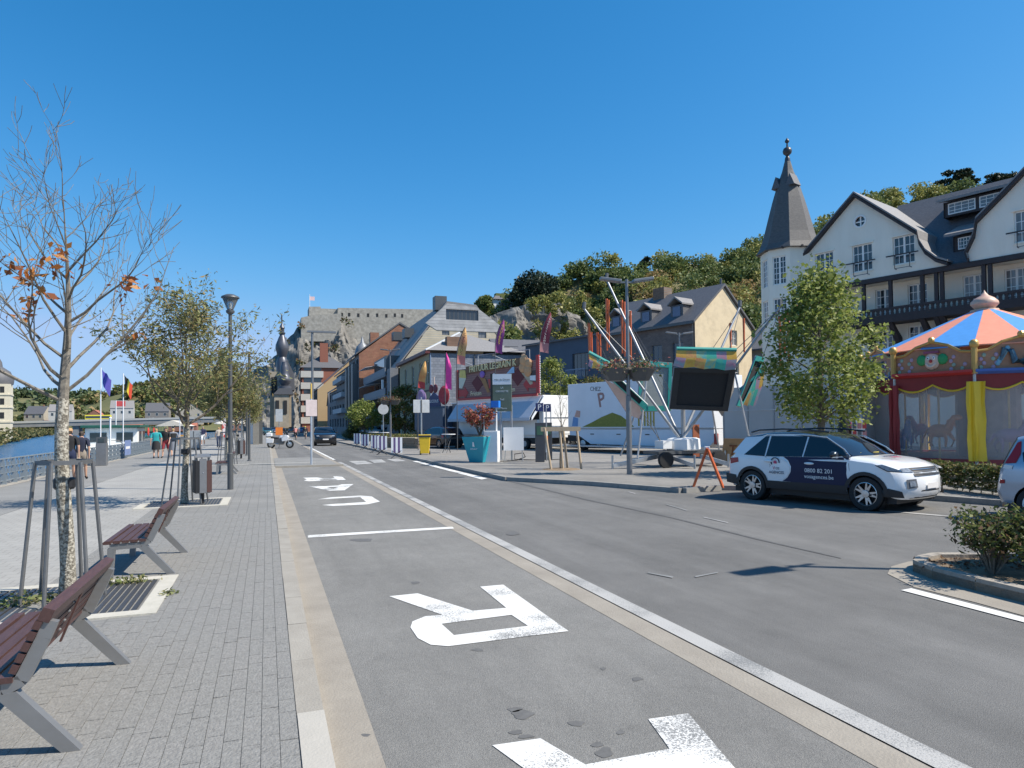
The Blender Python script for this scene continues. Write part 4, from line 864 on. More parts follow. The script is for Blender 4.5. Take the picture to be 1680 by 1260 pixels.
for x in px_[1:]: MB().extr([(x - .14, YR - .01, bzb - 1.6), (x - .14, YR - .01, bzb - .9), (x - .14, .15, bzb - .005), (x - .14, -.2, bzb - .005)], (.28, 0, 0)).build('brace', dkwood, hot)
MB().box(LX, RX, YR + .9, YR + 1.2, 0, zb).build('light_blocker', inside, hot); MB().box(LX - .2, RX, .32, 6, zb - .3, zb - .1).build('ceiling', hw, hot)  # dark box added behind the openings so that no light leaks through
# main roof with dormers
YB = 6.2; r0_ = HF.fp(*zz(905, 440), YB); zr = r0_[1] + .2; ye, ze = .4, zb + .15
MB().extr([(mid, ye, ze), (mid, YB, zr), (mid, YB + 5, zr - 4), (mid, YB + 5, zr - 4.2), (mid, YB, zr - .3), (mid, ye, ze - .25)], (22, 0, 0)).build('main_roof', slate, hot)
kz = (zr - ze) / (YB - ye); ry = lambda z: ye + (z - ze) / kz
def dormer(x0, x1, z0, z1, yf, nwin, roof_m, over=.25, slope=.25, ny=3, nx=4):
    [MB().box(x_, x_ + .1, yf, ry(z1) + .6, z0, z1).build('dormer_cheek', dkwood, hot) for x_ in (x0, x1 - .1)]
    ws = (x1 - x0 - .3) / nwin; hs = [rect(x0 + .15 + i * ws + .1, z0 + .15, x0 + .15 + (i + 1) * ws - .1, z1 - .12) for i in range(nwin)]
    wo = wall('dormer_front', rect(x0, z0, x1, z1), hs, dkwood, hot, yf, .1)
    for h in hs: window(hot, h[0][0], h[0][1], h[1][0], h[2][1], nx, ny, hwin, glass, yf + .0, .07, .035)
    MB().extr([(x0 - over, yf - .45, z1 - .02), (x0 - over, ry(z1) + 2.2, z1 + slope * 4), (x0 - over, ry(z1) + 2.2, z1 + slope * 4 + .14), (x0 - over, yf - .45, z1 + .14)], (x1 - x0 + 2 * over, 0, 0)).build('dormer_roof', roof_m, hot)
a = HF.fp(*zz(1118, 505), 3.0); c = HF.fp(*zz(1120, 428), 3.0); e = HF.fp(*zz(1520, 400), 3.0)
dormer(a[0], a[0] + 7.2, a[1], c[1] + .1, 3.0, 4, slate2)
a = HF.fp(*zz(1172, 690), 1.2); c = HF.fp(*zz(1310, 600), 1.2)
dormer(a[0], c[0] + .1, a[1] - .1, c[1] + .2, 1.2, 1, slate2, .35, .35, 3, 6)
# round tower with spire
TX = HF.fp(1297, 500, .6)[0]; tw = hot; tz = lambda py: HF.fp(1297, py, .6)[1]; kpx = HF.w(TX, .6).dot(_fw) / FPX
oct_ = [(1.97 * math.cos(PI / 8 + k * PI / 4 + RZ * 0 + .15), 1.97 * math.sin(PI / 8 + k * PI / 4 + .15)) for k in range(8)]
zet = tz(412)
for k in range(8):
    a = oct_[k]; c = oct_[(k + 1) % 8]; m_ = ((a[0] + c[0]) / 2, (a[1] + c[1]) / 2); L_ = math.hypot(c[0] - a[0], c[1] - a[1])
    if m_[1] > .9: continue
    f = bpy.data.objects.new('tower_wall', None); C.objects.link(f); f.parent = hot; f.location = (TX + a[0], .6 + a[1], 0); f.rotation_euler.z = math.atan2(c[1] - a[1], c[0] - a[0])
    hs = [(.28, tz(472), L_ - .28, tz(427)), (.28, tz(530), L_ - .28, tz(494))] if m_[0] < 1.2 else []
    wall('wall_panel', rect(0, 0, L_, zet), [rect(*h) for h in hs], hw, f, 0, .2)
    for h in hs: window(f, *h, 4, 5 if h is hs[0] else 4, hwin, glass, .08, .07, .035, None, .12)
prof = [(50, 415), (49, 413), (44, 405), (38, 387), (31, 358), (23.5, 328), (15.5, 300), (8.5, 280), (4.6, 264), (4.2, 260), (4, 258), (2.2, 254), (6.5, 250), (7.3, 246), (6, 242), (1.6, 239), (1.2, 233), (3.4, 231), (3.6, 229), (2, 226.5), (.3, 224)]
MB().lathe([(r * kpx * 1.05, tz(py)) for r, py in prof[:9]], (TX, .6, 0), 8, a0=.4 + .15).build('spire', mat('spire_slate', (.07, .066, .066), .65, scale=5, bump=.8, bscale=12, col2=(.125, .12, .115), stretch=(1, 1, 3)), hot)
MB().lathe([(r * kpx, tz(py)) for r, py in prof[8:]], (TX, .6, 0), 12).build('finial', mat('finial_lead', (.06, .06, .065), .4, .3), hot, True)
for k in range(10): a = k * PI / 5; MB().bar((TX + 1.5 * math.cos(a), .6 + 1.5 * math.sin(a), zet - .12), (TX + 2.15 * math.cos(a), .6 + 2.15 * math.sin(a), zet - .1), .12, .12).build('rafter_end', dkwood, hot)
for a in (-2.4, -.75): r_ = 17 * kpx; z = tz(308); MB().extr([(TX + r_ * math.cos(a) - .35, .6 + r_ * math.sin(a) - .2, z), (TX + r_ * math.cos(a) + .35, .6 + r_ * math.sin(a) - .2, z), (TX + r_ * math.cos(a), .6 + r_ * math.sin(a) - .2, z + .85)], (0, .9, 0)).build('spire_dormer', slate, hot)
# --- brick house with three dormers
brickd = brickmat('dark_brick', (.15, .12, .11), (.2, .16, .145), (.26, .24, .22), .24, .085, bump=.3, dirt=.3)
plast = mat('cream_plaster', (.62, .52, .36), .85, scale=1.1, bump=.3, bscale=7, col2=(.46, .38, .26), thr=(.45, .75))  # cream plaster with random darker patches
BF = Frame((32.6, 46.8), RZ); bh = thing('brick_house', 'dark brick house with slate roof, three dormers and a plastered gable', 'house', BF.O, RZ)
zE, zR, BL, BD = 9.9, 13.15, -10.8, 7.8; wg = [(px, py) for px, py in ((1062, 1076), (1105, 1118), (1010, 1022))]
def brect(a, py0, py1): x0 = BF.fp(a[0], py1)[0]; return (x0, BF.fp(a[0], py1)[1], x0 + 1.1, BF.fp(a[0], py0)[1])
bws = [brect((1070, 0), 560, 595), brect((1104, 0), 557, 592), brect((1020, 0), 566, 598)]; bws = [(w[0], 6.2, w[2], 8.4) for w in bws] + [(w[0], 2.6, w[2], 4.8) for w in bws]
wall('facade', rect(BL, 0, 0, zE), [rect(*w) for w in bws], brickd, bh, 0, .2)
for w in bws: window(bh, *w, 2, 2, mat('blue_frames', (.1, .14, .2), .5), glass, .12, .07, .04)
f = bpy.data.objects.new('gable_wall', None); C.objects.link(f); f.parent = bh; f.rotation_euler.z = PI / 2
gh = [(4.9, 8.3, 5.7, 9.6), (5.0, 5.2, 5.9, 6.8)]
wall('gable_panel', [(0, 0), (BD, 0), (BD, zE), (BD / 2, zR), (0, zE)], [rect(*h) for h in gh], plast, f, 0, .2)
for h in gh: window(f, *h, 2, 2, white, glass, .1, .06, .03)
MB().extr([(BL, -.35, zE - .1), (BL, BD / 2, zR + .12), (BL, BD + .3, zE - .1), (BL, BD + .3, zE + .1), (BL, BD / 2, zR + .32), (BL, -.35, zE + .1)], (-BL + .18, 0, 0)).build('roof', slate, bh)
MB().box(BL, .1, -.42, -.3, zE - .15, zE + .05).build('gutter', dgrey, bh); MB().tube([(-.15, -.12, 0), (-.15, -.12, zE)], .05, 8).build('downpipe', dgrey, bh)
for i, x in enumerate((-9.9, -6.3, -2.9)):
    d = MB().box(x, x + 1.3, .55, 2.6, zE + .3, zE + 1.75).build('dormer', slate, bh); MB().box(x + .25, x + 1.05, .5, .54, zE + .5, zE + 1.6).build('window', mat('blue_pane', (.05, .09, .18), .12, spec=.8), d)
    MB().extr([(x - .15, .25, zE + 1.72), (x + .65, .25, zE + 2.3), (x + 1.45, .25, zE + 1.72), (x + 1.45, .25, zE + 1.85), (x + .65, .25, zE + 2.45), (x - .15, .25, zE + 1.85)], (0, 3.2, 0)).build('dormer_roof', slate2, d)
MB().box(-7.3, -6.0, BD / 2 - .5, BD / 2 + .6, zR - .5, zR + 1.0).build('chimney', brickmat('chimney_bricks', (.28, .17, .11), (.22, .13, .09), (.2, .19, .17), .24, .08), bh); MB().tube([(-.6, BD / 2 + .5, zR), (-.6, BD / 2 + .5, zR + .9)], .1, 8).build('flue', dgrey, bh)
house(BF.w(3.5, 11), 12, 9, 8.6, 4.2, RZ, housem('render_pale', (.5, .47, .4)), slate2, 'pale house with light slate roof half hidden behind the brick house', None, axis='x')
# --- blue house
blu = mat('blue_render', (.07, .098, .14), .8, var=.1, scale=.8); uh = thing('blue_house', 'dark blue rendered house with low roof and a small balcony', 'house', BF.O, RZ)
UX0, UX1, UZ = -22.3, -10.85, 10.1; uw = [(-14.9, 6.3, -12.7, 8.6), (-18.0, 6.6, -17.2, 8.6), (-20.5, 6.6, -19.7, 8.6), (-14.6, 2.2, -13, 4.6), (-18.4, 2.4, -17.2, 4.6)]
wall('facade', rect(UX0, 0, UX1, UZ), [rect(*w) for w in uw], blu, uh, .15, .2)
for w in uw: window(uh, *w, 4 if w[2] - w[0] > 2 else 2, 1, dgrey, glass, .28, .07, .05)
MB().extr([(UX0, 0.15, 0), (UX0, 9, 0), (UX0, 9, UZ), (UX0, .15, UZ)], (.1, 0, 0)).build('side_wall', blu, uh)
MB().extr([(UX0 - .2, -.2, UZ - .05), (UX0 - .2, 9, UZ + 1.6), (UX0 - .2, 9, UZ + 1.8), (UX0 - .2, -.2, UZ + .12)], (UX1 - UX0 + .2, 0, 0)).build('roof', slate, uh)
b = MB().box(-15.2, -12.4, -.55, .145, 6.0, 6.12).build('balcony', blu, uh); bb = MB()
for i in range(15): bb.bar((-15.15 + i * .19, -.5, 6.12), (-15.15 + i * .19, -.5, 7.0), .03, .03)
bb.bar((-15.2, -.5, 7.0), (-12.4, -.5, 7.0), .06, .06); bb.build('railing', mat('pale_blue_paint', (.25, .33, .45), .5), b)
MB().box(-13.8, -12.9, -.02, .14, 2.2, 5.2).build('door', mat('bright_blue_door', (.12, .25, .5), .5), uh)
# --- olive building with slate end wall
ol = mat('olive_render', (.36, .32, .22), .85, var=.08, scale=.8); OF = Frame((16, 70), -PI / 2)
oh = thing('olive_house', 'olive house with narrow windows, maroon eaves and a grey slate-hung end wall', 'house', OF.O, -PI / 2)
zo = 9.3; ow = []
for a, b in ((664, 669), (675.5, 680), (688, 692.5), (699, 703)): ow.append((OF.fp(a, 600)[0], 6.1, OF.fp(a, 600)[0] + 1.25, 8.6))
ow += [(w[0], 2.4, w[2], 4.6) for w in ow]
wall('facade', rect(-17, 0, 0, zo), [rect(*w) for w in ow], ol, oh, 0, .25)
for w in ow: window(oh, *w, 2, 2, white, glass, .15, .07, .05)
MB().box(-17, 0, -.03, .03, 5.3, 5.5).build('string_course', mat('dark_band', (.12, .1, .09), .8), oh); MB().box(-17.2, .3, -.5, .0, zo - .05, zo + .3).build('eaves', mat('maroon_paint', (.12, .03, .03), .5), oh)
slh = brickmat('slate_hanging', (.2, .22, .26), (.29, .31, .35), (.14, .15, .18), .45, .28, bump=.5, axis='YZ', msize=.06, dirt=.2)
MB().box(-.3, 0.02, .02, 10.4, 0, zo).build('end_wall', slh, oh); MB().tube([(.08, .1, 0), (.08, .1, zo)], .06, 8).build('downpipe', mat('pale_blue_paint', (.25, .33, .45)), oh); MB().tube([(.08, 4.9, 0), (.08, 4.9, zo)], .06, 8).build('downpipe', dgrey, oh)
hp = [(.35, -.5, zo + .3), (.35, 10.8, zo + .3), (-17, 10.8, zo + .3), (-17, -.5, zo + .3)]; rA, rB = (-4.5, 4.5, 12.2), (-17, 4.5, 12.2)
MB().add(hp + [rA, rB], [(0, 1, 4), (0, 4, 5, 3), (1, 2, 5, 4), (2, 3, 5)]).build('roof', slate2, oh); MB().bar(hp[0], rA, .22, .1).build('hip_flashing', mat('zinc_pale', (.6, .62, .64), .4), oh)
MB().box(-1.6, -.7, 2.1, 4.2, zo, zo + 1.9).build('chimney', MATS['chimney_bricks'], oh)
MB().extr([(-7.5, 8, zo), (-1.2, 8, zo), (-1.2, 8, zo + .4), (-4.4, 8, zo + 2.3), (-7.5, 8, zo + .4)], (0, 9, 0)).build('rear_wing', slate, oh); MB().box(-.9, -.75, 8.6, 10.2, zo + 1.0, zo + 1.05).build('skylight', glass, oh)
# --- apartment building with hipped gable
AX = Frame((16, 88), -PI / 2); ap = thing('apartment_building', 'tall apartment block with big slate roof, shingled gable and grey balconies', 'apartment block', AX.O, -PI / 2)
gcr = brickmat('cream_brick', (.52, .45, .32), (.58, .5, .36), (.46, .42, .34), .5, .15, bump=.2, dirt=.2, axis='YZ'); shg = brickmat('pale_shingles', (.36, .36, .36), (.52, .51, .5), (.26, .26, .27), .8, .42, bump=.5, axis='YZ', msize=.07, dirt=.35)
zA, zT, W_ = 9.2, 17.9, 17.0; gb = [(0, 0), (W_, 0), (W_, zA), (10.6, zT - .3), (6.6, zT), (0, zA)]
f = bpy.data.objects.new('gable_wall', None); C.objects.link(f); f.parent = ap; f.rotation_euler.z = PI / 2
fg = lambda px, py: ((HY(px, py, 88).x - 16), HY(px, py, 88).z)
def fgr(a, b): p, q = fg(*a), fg(*b); return (min(p[0], q[0]), min(p[1], q[1]), max(p[0], q[0]), max(p[1], q[1]))
z8 = lambda x, y: (640 + x / 6.4615, 480 + y / 6.4615)
ah = [fgr(z8(592, 285), z8(935, 190)), fgr(z8(550, 450), z8(628, 365)), fgr(z8(935, 480), z8(1020, 388)), fgr(z8(745, 425), z8(785, 372))]
zs = ah[1][1] + .6
wall('upper_gable', [(3.6, zs + .9), (5.2, zs), (W_ - 2.6, zs), (W_ - 2.2, zs + .4), (10.6, zT - .3), (6.6, zT)], [rect(*ah[0])], shg, f, -.04, .3)
wall('lower_gable', [(0, 0), (W_, 0), (W_, zA), (10.6, zT - .35), (6.6, zT - .05), (0, zA)], [rect(ah[0][0] - .1, ah[0][1] - .1, ah[0][2] + .1, ah[0][3] + .1)] + [rect(*h) for h in ah[1:]], gcr, f, 0, .3)
for h, nx in zip(ah, (8, 2, 2, 1)): window(f, *h, nx, 1, dgrey, glass, .1, .06, .1 if nx > 2 else .05)
MB().extr([(0, -.3, zA - .15), (0, 6.6, zT), (0, 10.6, zT - .3), (0, W_ + .3, zA - .15), (0, W_ + .3, zA + .1), (0, 10.6, zT), (0, 6.6, zT + .3), (0, -.3, zA + .1)], (-25, 0, 0)).build('roof', slate2, ap)
MB().box(-3.4, -1.8, 5.4, 7.0, zT - .6, zT + 1.3).build('chimney', dgrey, ap)
for i, (px, py) in enumerate(((646, 553), (664, 548))):
    v = AX.fp(px, py, 3.2); MB().box(v[0] - 1.0, v[0] + 1.0, 3.0, 4.4, v[1] - .6, v[1] + .75).build('roof_window', dgrey, ap)
bgr = mat('balcony_grey', (.2, .22, .25), .7); MB().box(-25, -.02, .6, .9, 0, zA).build('facade', mat('facade_dark', (.09, .09, .1), .6, var=.3, scale=.7), ap)
for i, z in enumerate((2.9, 5.6, 8.3)):
    o = MB().box(-24.5, -3.0, -1.2, .59, z, z + .2).build('balcony', bgr, ap); MB().box(-24.5, -3.0, -1.25, -1.13, z + .2, z + 1.15).build('parapet', bgr, o); MB().extr([(-23, -2.2, z + 2.1), (-23, .5, z + 2.6), (-23, .5, z + 2.66), (-23, -2.2, z + 2.16)], (8, 0, 0)).build('awning', mat('awning_pale', (.5, .52, .55), .7), o)
    for k in range(4): MB().box(-23.5 + k * 5, -20 + k * 5, .55, .6, z + .3, z + 2.4).build('window', glass, o)
MB().box(-3.0, -.0, -1.0, .59, 0, zA).build('stair_bay', mat('bay_grey', (.17, .18, .2), .7), ap)
for z in (1.2, 4.0, 6.7): MB().box(-4.4, -3.9, -1.5, -1.26, z, z + 1.2).build('privacy_screen', white, ap)
a = AX.fp(636, 575, 1.0); MB().box(-17, -6, -.6, 2.2, zA + .3, zA + 2.2).build('roof_terrace', dgrey, ap); MB().box(-16, -7, -.66, -.61, zA + .5, zA + 1.9).build('terrace_window', glass, ap)
# --- further houses along the street
def row_house(X, Y0, Y1, zE, zR, wm_, gm, label, nw=3, nf=4, depth=12, peak=.5, nm='town_house', rm=slate, wood=dgrey):
    g = thing(nm, label, 'house', (X, Y0, 0), -PI / 2, 'houses along the far street'); L_ = Y1 - Y0; hs = []
    for i in range(nw):
        for j in range(nf): x = -L_ * (i + .5) / nw; z = 1.0 + (zE - 1) * j / nf + .5; hs.append((x - L_ / nw * .3, z, x + L_ / nw * .3, z + (zE - 1) / nf * .62))
    wall('facade', rect(-L_, 0, 0, zE), [rect(*h) for h in hs], wm_, g, 0, .3)
    for h in hs: window(g, *h, 2, 2, wood, glass, .2, .1, .08)
    MB().extr([(0, 0, 0), (0, depth, 0), (0, depth, zE), (0, depth * peak, zR), (0, 0, zE)], (-.3, 0, 0)).build('end_wall', gm, g)
    MB().extr([(.1, -.5, zE - .1), (.1, depth * peak, zR + .1), (.1, depth + .3, zE - .1), (.1, depth + .3, zE + .15), (.1, depth * peak, zR + .4), (.1, -.5, zE + .15)], (-L_ - .2, 0, 0)).build('roof', rm, g); return g, L_
redb = brickmat('red_brick', (.36, .17, .1), (.3, .13, .08), (.3, .25, .2), .5, .17, bump=.2, axis='YZ', dirt=.3); gst = mat('grey_facade', (.16, .165, .175), .8, var=.2, scale=.5)
g, L_ = row_house(14.2, 113.5, 128, 13.5, 18.6, gst, redb, 'town house with red brick end gable, bow windows and a curved lead dormer', 3, 4, 16, .42)
MB().lathe([(1.3, 13.2), (1.3, 14.3), (1.0, 15.3), (.3, 16.0), (.08, 17.0)], (-5, 1.2, 0), 10).build('curved_dormer', mat('lead_pale', (.2, .215, .235), .5, .2), g, True); MB().box(-9.5, -8, 3, 4.5, 15, 18.2).build('chimney', redb, g)
for i in range(3): MB().box(-13 + 4.6 * i, -10.5 + 4.6 * i, -.9, -.0, 4.8, 12).build('bow_window', dgrey, g)
g, L_ = row_house(14.0, 128.2, 150, 12.2, 16.0, gst, redb, 'grey town house with loggias beyond the brick-gabled one', 4, 4, 12, .45)
for z in (4.2, 7.2, 10.2): MB().box(-20, -2, -1.0, -.01, z, z + .9).build('balcony', mat('balcony_white', (.4, .41, .43), .7), g)
row_house(14.0, 150.2, 168, 9.5, 13.5, gst, redb, 'low grey town house with dark roof before the ochre one', 3, 3, 12)
row_house(12.2, 182, 205, 11.0, 19.0, mat('dark_facade', (.07, .07, .08), .7), mat('ochre_render', (.46, .32, .17), .85, var=.05), 'house with an ochre end wall and a steep dark roof', 4, 3, 14, .62)
g = thing('apartment_building', 'red brick and white apartment block near the church, with brick chimney', 'apartment block', (10.3, 222, 0), -PI / 2)
rbm = mat('red_brick_flat', (.27, .1, .065), .8, var=.12); MB().box(-14, 0, 0, 14, 0, 20).build('wall', rbm, g)
for k in range(5):
    MB().box(-.02, .3, -.4, 6.4, 2.5 + k * 3.6, 4.5 + k * 3.6).build('balcony', mat('balcony_cream', (.5, .48, .44), .7), g); MB().box(.01, .05, .5, 5.8, 4.6 + k * 3.6, 6.0 + k * 3.6).build('window', glass, g); MB().box(-13.5, -.5, -.35, -.01, 2.5 + k * 3.6, 4.3 + k * 3.6).build('balcony', mat('balcony_cream', (.5, .48, .44), .7), g)
MB().add([(.5, -.5, 20), (.5, 14.5, 20), (-14, 14.5, 20), (-14, -.5, 20), (-5, 7, 25), (-9, 7, 25)], [(0, 1, 4), (0, 4, 5, 3), (1, 2, 5, 4), (2, 3, 5)]).build('roof', slate, g); MB().box(-3, -1.6, 5.5, 8, 20, 28).build('chimney', rbm, g)
for i, (X, Y0, Y1, zE) in enumerate(((9.5, 240, 262, 14), (-6, 205, 235, 12))): pass
house((17.5, 172, 0), 6, 8, 7, 3, 0, gst, slate, 'small grey house set back before the ochre end wall', None)
# --- wooded hillside with rock face
sky_l = [(760, 560), (785, 530), (815, 512), (845, 482), (880, 470), (930, 462), (960, 452), (1000, 446), (1060, 447), (1110, 436), (1200, 428), (1255, 410), (1345, 385), (1420, 345), (1490, 335), (1560, 330), (1680, 316), (1790, 300), (1950, 290)]
def skyl(px):
    for a, b in zip(sky_l, sky_l[1:]):
        if a[0] <= px <= b[0]: return a[1] + (b[1] - a[1]) * (px - a[0]) / (b[0] - a[0])
    return sky_l[-1][1]
def hs_pt(u, v):
    px = 760 + 1190 * u; T = D(px, skyl(px), 175); F = D(px, 690, 108 + 42 * (1 - st(960, 1080, px))); F.z = 0; e = v ** .85
    p = F.lerp(T, v); p.z = T.z * (e if v < .97 else 1) + 1.5 * noise.fractal(Vector((u * 22, v * 5, 1)), 1, 2, 4) * v; return p
b = MB(); nu, nv = 90, 24
for i in range(nu + 1):
    for j in range(nv + 1): b.v.append(tuple(hs_pt(i / nu, j / nv)))
for i in range(nu):
    for j in range(nv): k = i * (nv + 1) + j; b.f.append((k, k + nv + 1, k + nv + 2, k + 1)); b.mi.append(0)
for i in range(nu + 1): p = hs_pt(i / nu, 1); q = p * 1.6; b.v.append((q.x, q.y, p.z - 8))
o0 = (nu + 1) * (nv + 1)
for i in range(nu): b.f.append((i * (nv + 1) + nv, (i + 1) * (nv + 1) + nv, o0 + i + 1, o0 + i)); b.mi.append(0)
struct(b.build('hillside', mat('hillside_ground', (.13, .135, .055), .95, scale=.15, col2=(.26, .2, .11)), None, True))
g1 = leafmat('hill_green', [(.12, .16, .05), (.15, .19, .06), (.19, .22, .075), (.1, .14, .045)], trans=.3); g2 = leafmat('hill_olive', [(.25, .26, .075), (.3, .3, .09), (.36, .33, .11), (.2, .22, .065)], trans=.3); g3 = leafmat('hill_rust', [(.32, .22, .1), (.37, .24, .11), (.28, .21, .085), (.24, .23, .085)], trans=.3)
rg = np.random.default_rng(31); sets = [[], [], []]
for i in range(720):
    u, v = rg.random() ** 1.1, rg.random(); px = 760 + 1190 * u; p = hs_pt(u, v)
    if px < 985 and v < .62 and px > 790: continue
    if px > 1300 and v < .5: continue
    n0 = noise.noise(Vector((u * 16, v * 5, .5))); k = 0 if n0 > -.05 else (1 if rg.random() < .55 else 2)
    if v > .8: k = 0 if rg.random() < .7 else 1
    sets[k].append((p.x, p.y, p.z + 1.2))
for k in range(3): wood('hillside_wood', ['dark green trees of the hillside wood above the houses', 'yellow-green trees of the hillside wood above the houses', 'rusty brown trees of the hillside wood above the houses'][k], sets[k], 3.3, 650, .5, (g1, g2, g3)[k], 40 + k, 1.0)
cl2, z2_ = cliff('rock_face', [(786, 600), (800, 560), (825, 522), (845, 500), (875, 486), (925, 476), (965, 482), (1000, 510), (1030, 560)], 114, 14, 7.7, 3, (190, 110), 0., .7)
P = [tuple(v.co) for v in cl2.data.vertices if noise.fractal(v.co / 9, 1, 2, 3) > .22 and rg.random() < .012]
for px, py in ((835, 560), (845, 545), (850, 575), (825, 570), (880, 500), (905, 505), (925, 500), (945, 490), (960, 500), (975, 515), (940, 555), (925, 560), (890, 490), (870, 498), (915, 487), (810, 555), (820, 540)): P += [tuple(HY(px + rg.normal(0, 5), py + rg.normal(0, 4), 121)) for _ in range(3)]
o = obj('rock_shrubs', leafmesh('rock_shrubs', clump_points(P, np.full((len(P), 1), 1.15), 90, 8), .45, g2, 9, .8)); o['kind'] = 'stuff'; o['label'] = 'shrubs clinging to the rock face'
P = [tuple(HY(rg.uniform(796, 846), rg.uniform(545, 600), 111 + rg.random() * 4)) for _ in range(30)]
wood('rock_foot_wood', 'trees at the foot of the rock face', P, 2.2, 280, .5, g1, 55)
# named trees on the skyline
def hill_tree(px, py, dp, r, hgt, m, label, name='hill_tree', flat=.7, seed=1, layers=None, size=.5, n=26):
    p = D(px, py, dp); g = thing(name, label, 'tree', (p.x, p.y, p.z - hgt)); MB().tube([(0, 0, -3), (.2, 0, hgt * .5), (0, .1, hgt)], [.35, .28, .12], 7).build('trunk', bark2, g)
    rg = np.random.default_rng(seed); c = []; rr = []
    for k in range(n):
        if layers: z = hgt * rg.choice(layers); a = rg.random() * 6.3; q = r * rg.random() ** .5 * (1.1 - .5 * abs(z / hgt - .6)); c.append((q * math.cos(a), q * math.sin(a), z)); rr.append((r * .32, r * .32, r * .09))
        else: d = rg.normal(size=3); d /= np.linalg.norm(d); c.append((d[0] * r * .68, d[1] * r * .68, hgt * .62 + d[2] * r * flat * .7)); rr.append((r * .38,) * 3)
    obj('crown', leafmesh('crown', clump_points(c, np.array(rr), 230, seed, .5), size, m, seed, .7), g)
    br_ = MB()
    for k in range(0, n, 2): br_.tube([(0, 0, c[k][2] * .75), tuple(Vector(c[k]) * .9)], [.12, .04], 5)
    br_.build('branches', bark2, g)
gd = leafmat('cedar_needles', [(.018, .032, .018), (.028, .045, .024), (.035, .055, .03)], trans=.1)
hill_tree(880, 452, 168, 5.6, 8, gd, 'large dark round-topped tree on the skyline above the rock face', seed=3)
hill_tree(858, 468, 166, 3.6, 6, gd, 'smaller dark tree left of the big round one on the skyline', seed=4)
hill_tree(797, 488, 170, 2.6, 4.5, g1, 'small round tree alone on the skyline left of the wall', seed=5)
hill_tree(1570, 285, 190, 4.2, 9, gd, 'layered dark pine standing above the hotel roof', 'pine_tree', seed=6, layers=(.55, .7, .82, .95, 1.02), n=40)
hill_tree(1640, 292, 190, 4.6, 7, gd, 'spreading dark pine behind the hotel ridge at the right', 'pine_tree', seed=7, layers=(.6, .8, 1.0), n=40)
hill_tree(1450, 318, 185, 5.0, 7, g1, 'broad green tree just behind the hotel gable', seed=8); hill_tree(1520, 315, 185, 4.6, 7, g1, 'broad green tree left of the layered pine', seed=9)
hill_tree(1057, 425, 172, 1.6, 9, gd, 'slim dark conifer on the wooded skyline', 'conifer', seed=10, layers=(.3, .5, .7, .85, .97)); hill_tree(1020, 432, 172, 2.2, 7, g1, 'narrow green tree left of the slim conifer on the skyline', seed=11); hill_tree(985, 440, 172, 4, 7, g1, 'wide green tree on the skyline left of the lamp head', seed=12)
g = thing('rampart', 'dark sloping rampart wall with a small pavilion on the skyline', 'wall', (0, 0, 0)); rw_ = mat('rampart_stone', (.16, .17, .19), .85, var=.2, scale=.3)
MB().extr([tuple(D(px, py, 171)) for px, py in ((796, 525), (806, 510), (850, 476), (866, 470), (866, 485), (850, 495), (815, 522))], (0, 3, 0)).build('wall', rw_, g)
v = D(815, 500, 172); MB().box(v.x - 1.2, v.x + 1.2, v.y - 1, v.y + 1, v.z - 3, v.z + 1.2).build('pavilion', white, g); MB().lathe([(2.1, v.z + 1.2), (.2, v.z + 2.6)], (v.x, v.y, 0), 4, a0=.78).build('pavilion_roof', slate, g); v = D(825, 497, 172); MB().box(v.x - 1.8, v.x + 1.8, v.y, v.y + 1.5, v.z - 2, v.z + 2.4).build('clipped_hedge', g1, g)
# ================================================================== things on the plaza
def g0(px, py, z=KZ): return G(px, py, z)
red = mat('sign_red', (.45, .04, .04), .5, var=.1); yel = mat('bright_yellow', (.78, .52, .03), .45, var=.06); orng = mat('orange_paint', (.62, .14, .05), .5, var=.15, scale=9)
navy = mat('stand_navy', (.045, .065, .1), .5, var=.12, scale=.7); pinkm = mat('flag_pink', (.75, .06, .32), .7); gold = mat('gold_letters', (.85, .7, .38), .5, var=.2)
# --- chip stand
CF_ = Frame(tuple(D(886, 740, 44).xy), RZ); fs = thing('chip_stand', 'chip stand trailer with wooden picture board, gold lettering and pale blue awning', 'food stand', CF_.O + Vector((0, 0, KZ)), RZ)
Lc = -10.0; tw_ = mat('trailer_white', (.8, .8, .79), .4, var=.05, scale=1)
MB().box(Lc, 0, .3, 2.85, .75, 3.55).build('trailer_body', tw_, fs, bevel=.03); MB().box(Lc + .2, -.4, .1, .3, .95, 1.95).build('counter_front', tw_, fs); MB().box(Lc + .2, -.4, .28, .3, 1.95, 2.9).build('serving_opening', inside, fs)
aw = mat('awning_blue', (.44, .48, .55), .6, var=.05); MB().extr([(Lc, .25, 3.5), (Lc, -.75, 2.1), (Lc, -.75, 2.05), (Lc, .25, 3.42)], (9.9, 0, 0)).build('awning', aw, fs); MB().box(Lc, -.1, -.77, -.73, 1.9, 2.08).build('awning_valance', aw, fs)
text('Legrain', .62, mat('awning_letters', (.06, .07, .16), .6), fs, (-5.2, -.31, 2.76), (PI / 2 - .62, 0, 0))
bo = brickmat('board_planks', (.4, .22, .19), (.33, .18, .17), (.18, .09, .09), 6, .16, bump=.4, msize=.08)
BZ0, BZ1 = 3.5, 6.0
bd = MB().box(Lc, -.35, .1, .2, BZ0, BZ1 - .15).build('picture_board', bo, fs); MB().box(Lc, -.3, .02, .09, BZ0, BZ0 + .16).build('board_edge', red, bd); MB().box(Lc, Lc + .22, .0, .09, BZ0 + .17, BZ1 - .2).build('board_edge', red, bd); MB().box(-.32, -.04, .0, .09, BZ0 + .17, BZ1 + .15).build('board_edge', red, bd)
lt = MB().box(-.03, .03, -.03, .03, 0, .05).mesh('bulb', white)
